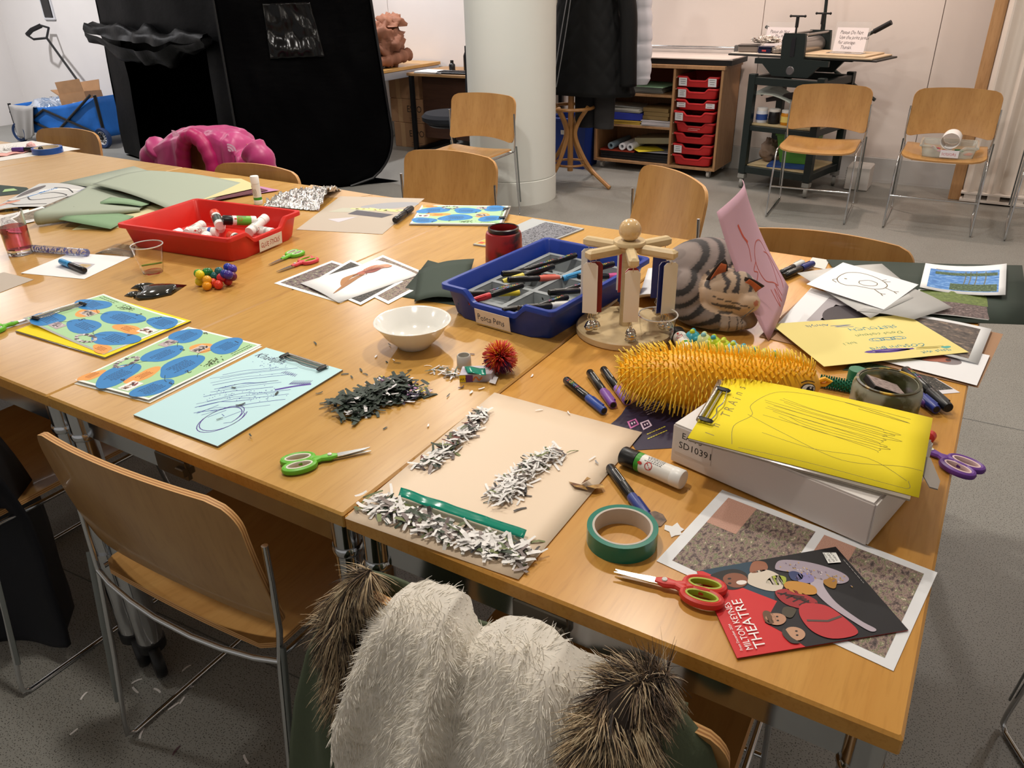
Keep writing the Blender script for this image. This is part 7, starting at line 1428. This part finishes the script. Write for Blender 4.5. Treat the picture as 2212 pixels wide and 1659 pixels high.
R = random.Random(12); LOOSE = [(690, 850, 'd'), (812, 770, 'w'), (842, 745, 'd'), (885, 800, 'd'), (835, 782, 'd'), (850, 778, 'w'), (858, 784, 'd'), (790, 808, 'd'), (700, 880, 'd'), (832, 925, 'd'), (925, 920, 'w'), (968, 855, 'd'), (1000, 836, 'b'), (1150, 812, 'w'), (540, 940, 'd'), (693, 795, 'd'), (995, 838, 'b'), (1018, 848, 'w'), (1165, 886, 'w'), (1228, 892, 'w'), (1280, 990, 'w'), (1288, 999, 'g'), (745, 808, 'd'), (780, 800, 'd'), (925, 790, 'w'), (682, 742, 'd'), (598, 850, 'd'), (505, 838, 'd'), (475, 905, 'd'), (520, 875, 'd'), (1040, 840, 'w'), (985, 800, 'w'), (760, 815, 'd'), (880, 815, 'd'), (1020, 765, 'b')]
NM = {'d': ('dark green', '#2f3a33'), 'w': ('white', '#efedeb'), 'b': ('brown', '#5a3a34'), 'g': ('grey', '#9a9a9c')}
for i, (x, y, k) in enumerate(LOOSE):
    z = TT+(.0055 if x < 600 and y > 800 else .0012) if not (1068 < x < 1390 and y > 850) else TT+.004; q = U(x, y, z); L = R.uniform(.009, .02)
    shred_mesh([(*strip(q+V((0, 0, .001)), R.uniform(0, 6.3), L, R.uniform(.002, .0045), R.uniform(-.05, .05), R.uniform(-.1, .1), R.uniform(-.4, .4)), NM[k][1])], 'paper_shred', label='loose %s paper shred lying apart from the heaps on the tables' % NM[k][0], group='loose paper shreds on the tables', loc=q)
FL_ = [(291, 1490), (295, 1470), (402, 1442), (340, 1490), (394, 1512), (375, 1525), (160, 1580), (180, 1502), (530, 1640), (617, 1445), (268, 1560), (405, 1485), (305, 1583), (380, 1620)]
for i, (x, y) in enumerate(FL_):
    q = U(x, y, .0015); shred_mesh([(*strip(q, R.uniform(0, 6.3), R.uniform(.018, .034), .005, 0, .05, .2), '#5a4048' if i == 13 else '#e8e4e2')], 'paper_shred', label='%s paper shred lying on the floor under the tables' % ('dark' if i == 13 else 'pale'), group='paper shreds on the floor', loc=q)
# odd cut-outs in front
def cutout(name, label, px, col, h=.001, m=None):
    c = sum((U(*p) for p in px), V())/len(px); b = MB(); b.prism([((U(*p)-c).x, (U(*p)-c).y) for p in px], .0002, .0002+h); return tag(b.build(name, m or mat('cut'+col, col, .6), smooth=False, loc=c), label, 'paper')
cutout('white_cutout', 'jagged white paper cut-out beside the green tape roll', [(1436, 1135), (1452, 1138), (1463, 1130), (1470, 1140), (1478, 1145), (1470, 1150), (1474, 1156), (1458, 1158), (1450, 1162), (1446, 1150), (1435, 1145)], '#eceaea')
cutout('brown_cutout', 'brown oval photo cut-out beside the dark blue marker', [(1398, 1108), (1415, 1105), (1432, 1112), (1440, 1125), (1428, 1138), (1412, 1140), (1400, 1128)], '#4a352c', m=mat('cut_brown', '#3a2a24', .5, col2='#8a6a50', vscale=60))
bq = U(1268, 1052); t = thing('bird_cutout', 'folded golden brown photo cut-out on the tan sheet edge', 'paper', bq)
for k, (px, zz) in enumerate((([(1228, 1040), (1262, 1050), (1270, 1062), (1240, 1055)], .004), ([(1262, 1050), (1300, 1048), (1306, 1058), (1285, 1064), (1268, 1062)], .010), ([(1255, 1046), (1268, 1036), (1276, 1046), (1266, 1056)], .016))):
    c = [U(*p, TT+.003)-bq for p in px]; b = MB(); n = len(c); b.add([q+V((0, 0, zz*(i/(n-1)))) for i, q in enumerate(c)], [tuple(range(n))]); b.build('wing', mat('cut_gold', '#6a4028', .5, col2='#c9a05a', vscale=70), t)
# ================================================================== GARMENTS
def UXp(px, py, x): d = _ray(px, py); return CAM+d*((x-CAM.x)/d.x)
def tuft(b, q, n, L, w, droop, R, curl=.5, segs=3):
    """one lock of fur: a narrow bent ribbon"""
    s = V((R.gauss(0, 1), R.gauss(0, 1), R.gauss(0, 1))); s = (s-n*s.dot(n)).normalized(); d = (n+s*curl*R.uniform(.2, 1)).normalized(); P = []; t = s.cross(d).normalized(); p = q
    for k in range(segs+1):
        ww = w*(1-.8*k/segs); P += [p-t*ww/2, p+t*ww/2]; d = (d+V((0, 0, -droop))+s*.12*curl).normalized(); p = p+d*(L/segs)
    b.add(P, [(2*k, 2*k+1, 2*k+3, 2*k+2) for k in range(segs)])
def fur_mat(name, c1, c2, scale):
    return mat(name, c1, .75, col2=c2, vscale=scale, ramp=(.4, .62), sheen=.2)
# ------------------------------------------------------------------ parka with fur-trimmed hood on the near chair
pk = thing('hooded_parka', 'olive green parka with white plush lining and brown fur trim', 'coat', (-.40, -.14, 0)); PO = V(pk.location)
Tp = [(818, 1300), (850, 1277), (900, 1287), (958, 1305), (990, 1345), (1012, 1372), (1060, 1362), (1130, 1372), (1200, 1402), (1262, 1452), (1310, 1492)]
Top = [UYp(x, y, -.15) for x, y in Tp]
Bx = [-.60, -.575, -.54, -.50, -.46, -.43, -.40, -.36, -.32, -.285, -.255]
def lin_(L, u): k = u*(len(L)-1); i = min(int(k), len(L)-2); t = k-i; return L[i]*(1-t)+L[i+1]*t
def plush(u, v):
    a = lin_(Top, u); bx = lin_(Bx, u); x = a.x*(1-v)+bx*v; z = a.z*(1-v)+.40*v
    fold_ = math.sin(u*15.5+1.2+v*1.4)*.5+.5; fl = fold_**1.5*.030*math.sin(PI*min(1, v*1.3+.12))+.010*noise.noise(V((u*7, v*4, 2)))+.004*noise.noise(V((u*22, v*14, 6)))
    y = -.145-.085*math.sin(min(1, v*1.5)*PI/2)-fl
    if v < .1: y += (1-v/.1)**2*.035; z -= (1-v/.1)**2*.012
    return V((x, y, z))-PO
b = MB(); b.grid(plush, 70, 60); b.grid(lambda u, v: V(plush(u, 0))+V((0, .045*v, -.25*v)), 40, 8)
M_pl = mat('plush_lining', '#ebe4d8', .95, var=.08, vscale=30, sheen=.6); b.build('lining', M_pl, pk, ang=0)
R = random.Random(21); b = MB()
for i in range(15000):
    u, v = R.random(), R.random()**1.15; q = plush(u, v); du = plush(min(1, u+.01), v)-plush(max(0, u-.01), v); dv = plush(u, min(1, v+.01))-plush(u, max(0, v-.01)); n = du.cross(dv).normalized()
    if n.y > 0 and v > .03: n = -n
    if v < .06: n = (n+V((0, 0, 1.2))).normalized()
    cl = noise.noise(V((u*40, v*34, 3))); n = (n+V((noise.noise(V((u*26, v*22, 8)))*.9, 0, noise.noise(V((u*26, v*22, 18)))*.7-.25))).normalized()
    tuft(b, q-n*.001, n, R.uniform(.008, .0135)*(1+.3*cl), .0013, .25, R, .35, 2)
o = b.build('plush_pile', mat('plush_pile', '#f6f1e6', .9, var=.05, vscale=25, sheen=.5), pk, ang=0); o['kind'] = 'stuff'
def band(px, ys, r, N, seed, Lr, name):
    C_ = catmull([UYp(x, y, d) for (x, y), d in zip(px, ys)], 8); n = len(C_); b = MB()
    rad_ = [lin_([V((q, 0, 0)) for q in r], k/(n-1)).x for k in range(n)]; b.tube([c-PO for c in C_], r[0], 14, rad=[q*.8 for q in rad_]); core = b.build(name, mat('fur_core', '#2a211b', .95), pk, ang=0)
    R = random.Random(seed); bs = [MB(), MB(), MB()]
    for i in range(N):
        k = R.random()*(n-1.001); j = int(k); c = C_[j].lerp(C_[j+1], k-j); t = (C_[j+1]-C_[j]).normalized(); a = R.uniform(0, 2*PI); o1 = t.orthogonal().normalized(); nn = o1*math.cos(a)+t.cross(o1)*math.sin(a)
        if nn.y > .75: continue
        nn = (nn-t*1.1).normalized() if k < 2.5 else nn
        w = noise.noise(c*26+nn*1.3); sw = V((noise.noise(c*30+nn*1.2+V((4, 0, 0))), noise.noise(c*30+nn*1.2+V((0, 7, 0))), noise.noise(c*30+nn*1.2+V((0, 0, 9))))); nn2 = (nn*.75+V((0, -.1, -.45))+t*.35+sw*1.3).normalized(); m = 0 if R.random() < .30 else (1 if w+R.gauss(0, .25) < -.12 else 2)
        tuft(bs[m], c-PO+nn*rad_[j]*.72, nn2, R.uniform(*Lr)*(1 if m < 2 else 1.12), .0014, .20, R, .35, 4)
    for m, (c1, c2) in enumerate((('#241c18', '#3a2e27'), ('#5f4a38', '#7d6650'), ('#ac9270', '#d2bf9c'))): o = bs[m].build('fur', fur_mat('fur_%d' % m, c1, c2, 90), core, ang=0); o['kind'] = 'stuff'
band([(800, 1235), (762, 1285), (742, 1350), (745, 1430), (772, 1520), (812, 1600), (870, 1690), (930, 1790)], [-.14, -.15, -.16, -.17, -.18, -.19, -.20, -.21], [.004, .022, .029, .029, .029, .028, .027, .024], 10000, 31, (.024, .042), 'fur_trim')
band([(1435, 1462), (1385, 1495), (1340, 1545), (1322, 1610), (1300, 1680), (1290, 1790)], [-.12, -.15, -.18, -.20, -.21, -.22], [.006, .028, .033, .033, .031, .028], 10000, 32, (.024, .042), 'fur_trim')
M_olive = mat('olive_cloth', '#4c5640', .85, var=.08, vscale=10, bump=.1, bscale=300)
Lo = [UYp(x, y, d) for x, y, d in ((742, 1262, -.11), (705, 1320, -.105), (672, 1400, -.11), (648, 1500, -.12), (636, 1600, -.13), (630, 1720, -.14), (640, 1900, -.15))]; Li = [UYp(x, y, -.13-.01*i) for i, (x, y) in enumerate(((790, 1262), (760, 1320), (745, 1400), (760, 1500), (800, 1600), (860, 1720), (940, 1900)))]
b = MB(); b.sheet(lambda u, v: lin_(Lo, v)*(1-u)+lin_(Li, v)*u+V((0, -.02*math.sin(PI*u)-.012*math.sin(u*9+v*3), 0))-PO, 16, 24, .004); b.build('front_panel', M_olive, pk, ang=0)
Ro = [UYp(x, y, d) for x, y, d in ((1452, 1490, -.10), (1490, 1545, -.11), (1530, 1620, -.12), (1560, 1720, -.13), (1580, 1900, -.14))]; Ri = [UYp(x, y, -.16) for x, y in ((1400, 1500), (1390, 1560), (1370, 1640), (1350, 1740), (1340, 1900))]
b = MB(); b.sheet(lambda u, v: lin_(Ri, v)*(1-u)+lin_(Ro, v)*u+V((0, -.03*math.sin(PI*u)-.008*math.sin(u*8+v*5), 0))-PO, 16, 20, .004); b.build('front_panel', M_olive, pk, ang=0)
b = MB(); b.sheet(lambda u, v: V((-.62+.42*u, -.102+.02*v+.006*math.sin(u*14), .77-.30*v))-PO, 24, 12, .005); b.build('back_panel', M_olive, pk, ang=0)
# ------------------------------------------------------------------ dark navy coat on the chair at the picture edge
nv_ = thing('navy_coat', 'dark navy coat hanging over a chair at the picture edge', 'coat', (-1.9, -.15, 0)); NO = V(nv_.location)
Re = [UXp(x, y, -1.665) for x, y in ((-60, 990), (0, 1062), (50, 1130), (85, 1205), (118, 1290), (150, 1350), (166, 1385))]
def nav(u, v):
    r = lin_(Re, v); l = V((-2.3, -.24, .80-.72*v)); bot = V((-2.2, -.22, .04)); p = l*(1-u)+r*u
    p.z += -.10*max(0, v-.5)*2*math.sin(PI*u)*.6; return p+V((.0, -.03*math.sin(PI*u)-.018*math.sin(u*11+v*3)*(.3+v), 0))-NO
b = MB(); b.sheet(nav, 30, 30, .012); b.build('body', mat('navy_cloth', '#0a0c16', .8, var=.15, vscale=6), nv_, ang=0)
b = MB(); b.sheet(lambda u, v: V(nav(1, v))+V((-.02-.12*u, .10*u, -.02*u)), 6, 20, .004); b.build('side_fold', mat('navy_lining', '#0d0e14', .7), nv_, ang=0)
# ------------------------------------------------------------------ pink puffer jacket
pj = thing('puffer_jacket', 'bright pink puffer jacket over the back of a chair', 'coat', (-3.22, 1.9, 0)); JO = V(pj.location); M_pk = mat('pink_puffer', '#ab2a6c', .42, var=.07, vscale=7, sheen=.2)
sil = [UYp(x, y, 1.9) for x, y in ((312, 372), (322, 340), (345, 308), (370, 290), (400, 275), (440, 268), (480, 264), (510, 278), (532, 300), (550, 325), (572, 372))]
def jk(u, v):
    t = lin_(sil, u); a = (v-.5)*PI*1.0; wv = .015*math.sqrt(abs(math.sin((u*7.0+.25*math.sin(v*6))*PI)))*1.0
    y = -.125*math.sin(-a)*(1+.1*noise.noise(V((u*5, v*5, 1)))); z = t.z-.0-(1-math.cos(a))*.10-(.25*max(0, abs(v-.5)-.30)*5 if abs(v-.5) > .3 else 0)
    n = V((0, math.sin(a), math.cos(a)))
    return V((t.x, 1.9+.13*math.sin(a), z))+n*(wv-.02+.022*noise.noise(V((u*6, v*5, 5)))+.010*noise.noise(V((u*15, v*11, 3))))-JO
vi = {}; P = []; F = []; NU, NV = 90, 60
for j in range(NV+1):
    for i in range(NU+1): vi[i, j] = len(P); P.append(jk(i/NU, j/NV))
hole = UYp(437, 362, 1.80)-JO
for j in range(NV):
    for i in range(NU):
        c = P[vi[i, j]]
        if c.y < -.02 and ((c.x-hole.x)/.088)**2+((c.z-hole.z)/.135)**2 < 1: continue
        F.append((vi[i, j], vi[i+1, j], vi[i+1, j+1], vi[i, j+1]))
b = MB(); b.add(P, F); b.build('body', M_pk, pj, ang=0)
ar = catmull([hole+V((.105*math.cos(a), -.02, .15*math.sin(a))) for a in [PI*1.12-i*PI*1.24/10 for i in range(11)]], 5); b = MB(); b.tube(ar, .034, 14, rad=[.034+.002*math.sin(i*1.3) for i in range(len(ar))]); b.build('collar', mat('pink_collar', '#a81a5c', .45), pj, ang=0)
for s, (x0, y0, x1, y1, x2, y2) in enumerate(((345, 318, 330, 345, 335, 400), (545, 322, 566, 350, 570, 400))):
    pts = catmull([UYp(x, y, 1.84)-JO for x, y in ((x0, y0), (x1, y1), (x2, y2))], 8); b = MB(); b.tube(pts, .07, 14, rad=[.062+.004*math.sin(i*1.15) for i in range(len(pts))]); b.build('sleeve', M_pk, pj, ang=0)
for (px, py, k) in ((386, 296, .85), (507, 326, 1.)):
    u_ = V((.97, -.1, .1)); w_ = V((-.1, .35, .93)); best = min(((V(q)+JO-UYp(px, py, 1.82)).length, q) for q in [tuple(x) for x in P])[1]; base = V(best)+V((0, -.02, .012))
    d = (CAM-(base+JO)).normalized(); ux = V((0, 0, 1)).cross(d).normalized(); uy = d.cross(ux); pr2 = Print(lambda x, y, e: base+d*(.004+e)+ux*(x*k)+uy*(y*k))
    for r0, r1 in ((.004, .013), (.016, .025), (.028, .036)): pr2.poly([(r0*math.cos(a)-.015, r0*math.sin(a)-.012) for a in [i*PI/16 for i in range(9)]]+[(r1*math.cos(a)-.015, r1*math.sin(a)-.012) for a in [PI/2-i*PI/16 for i in range(9)]], '#c9a0b6')
    pr2.build(pj, 'logo')
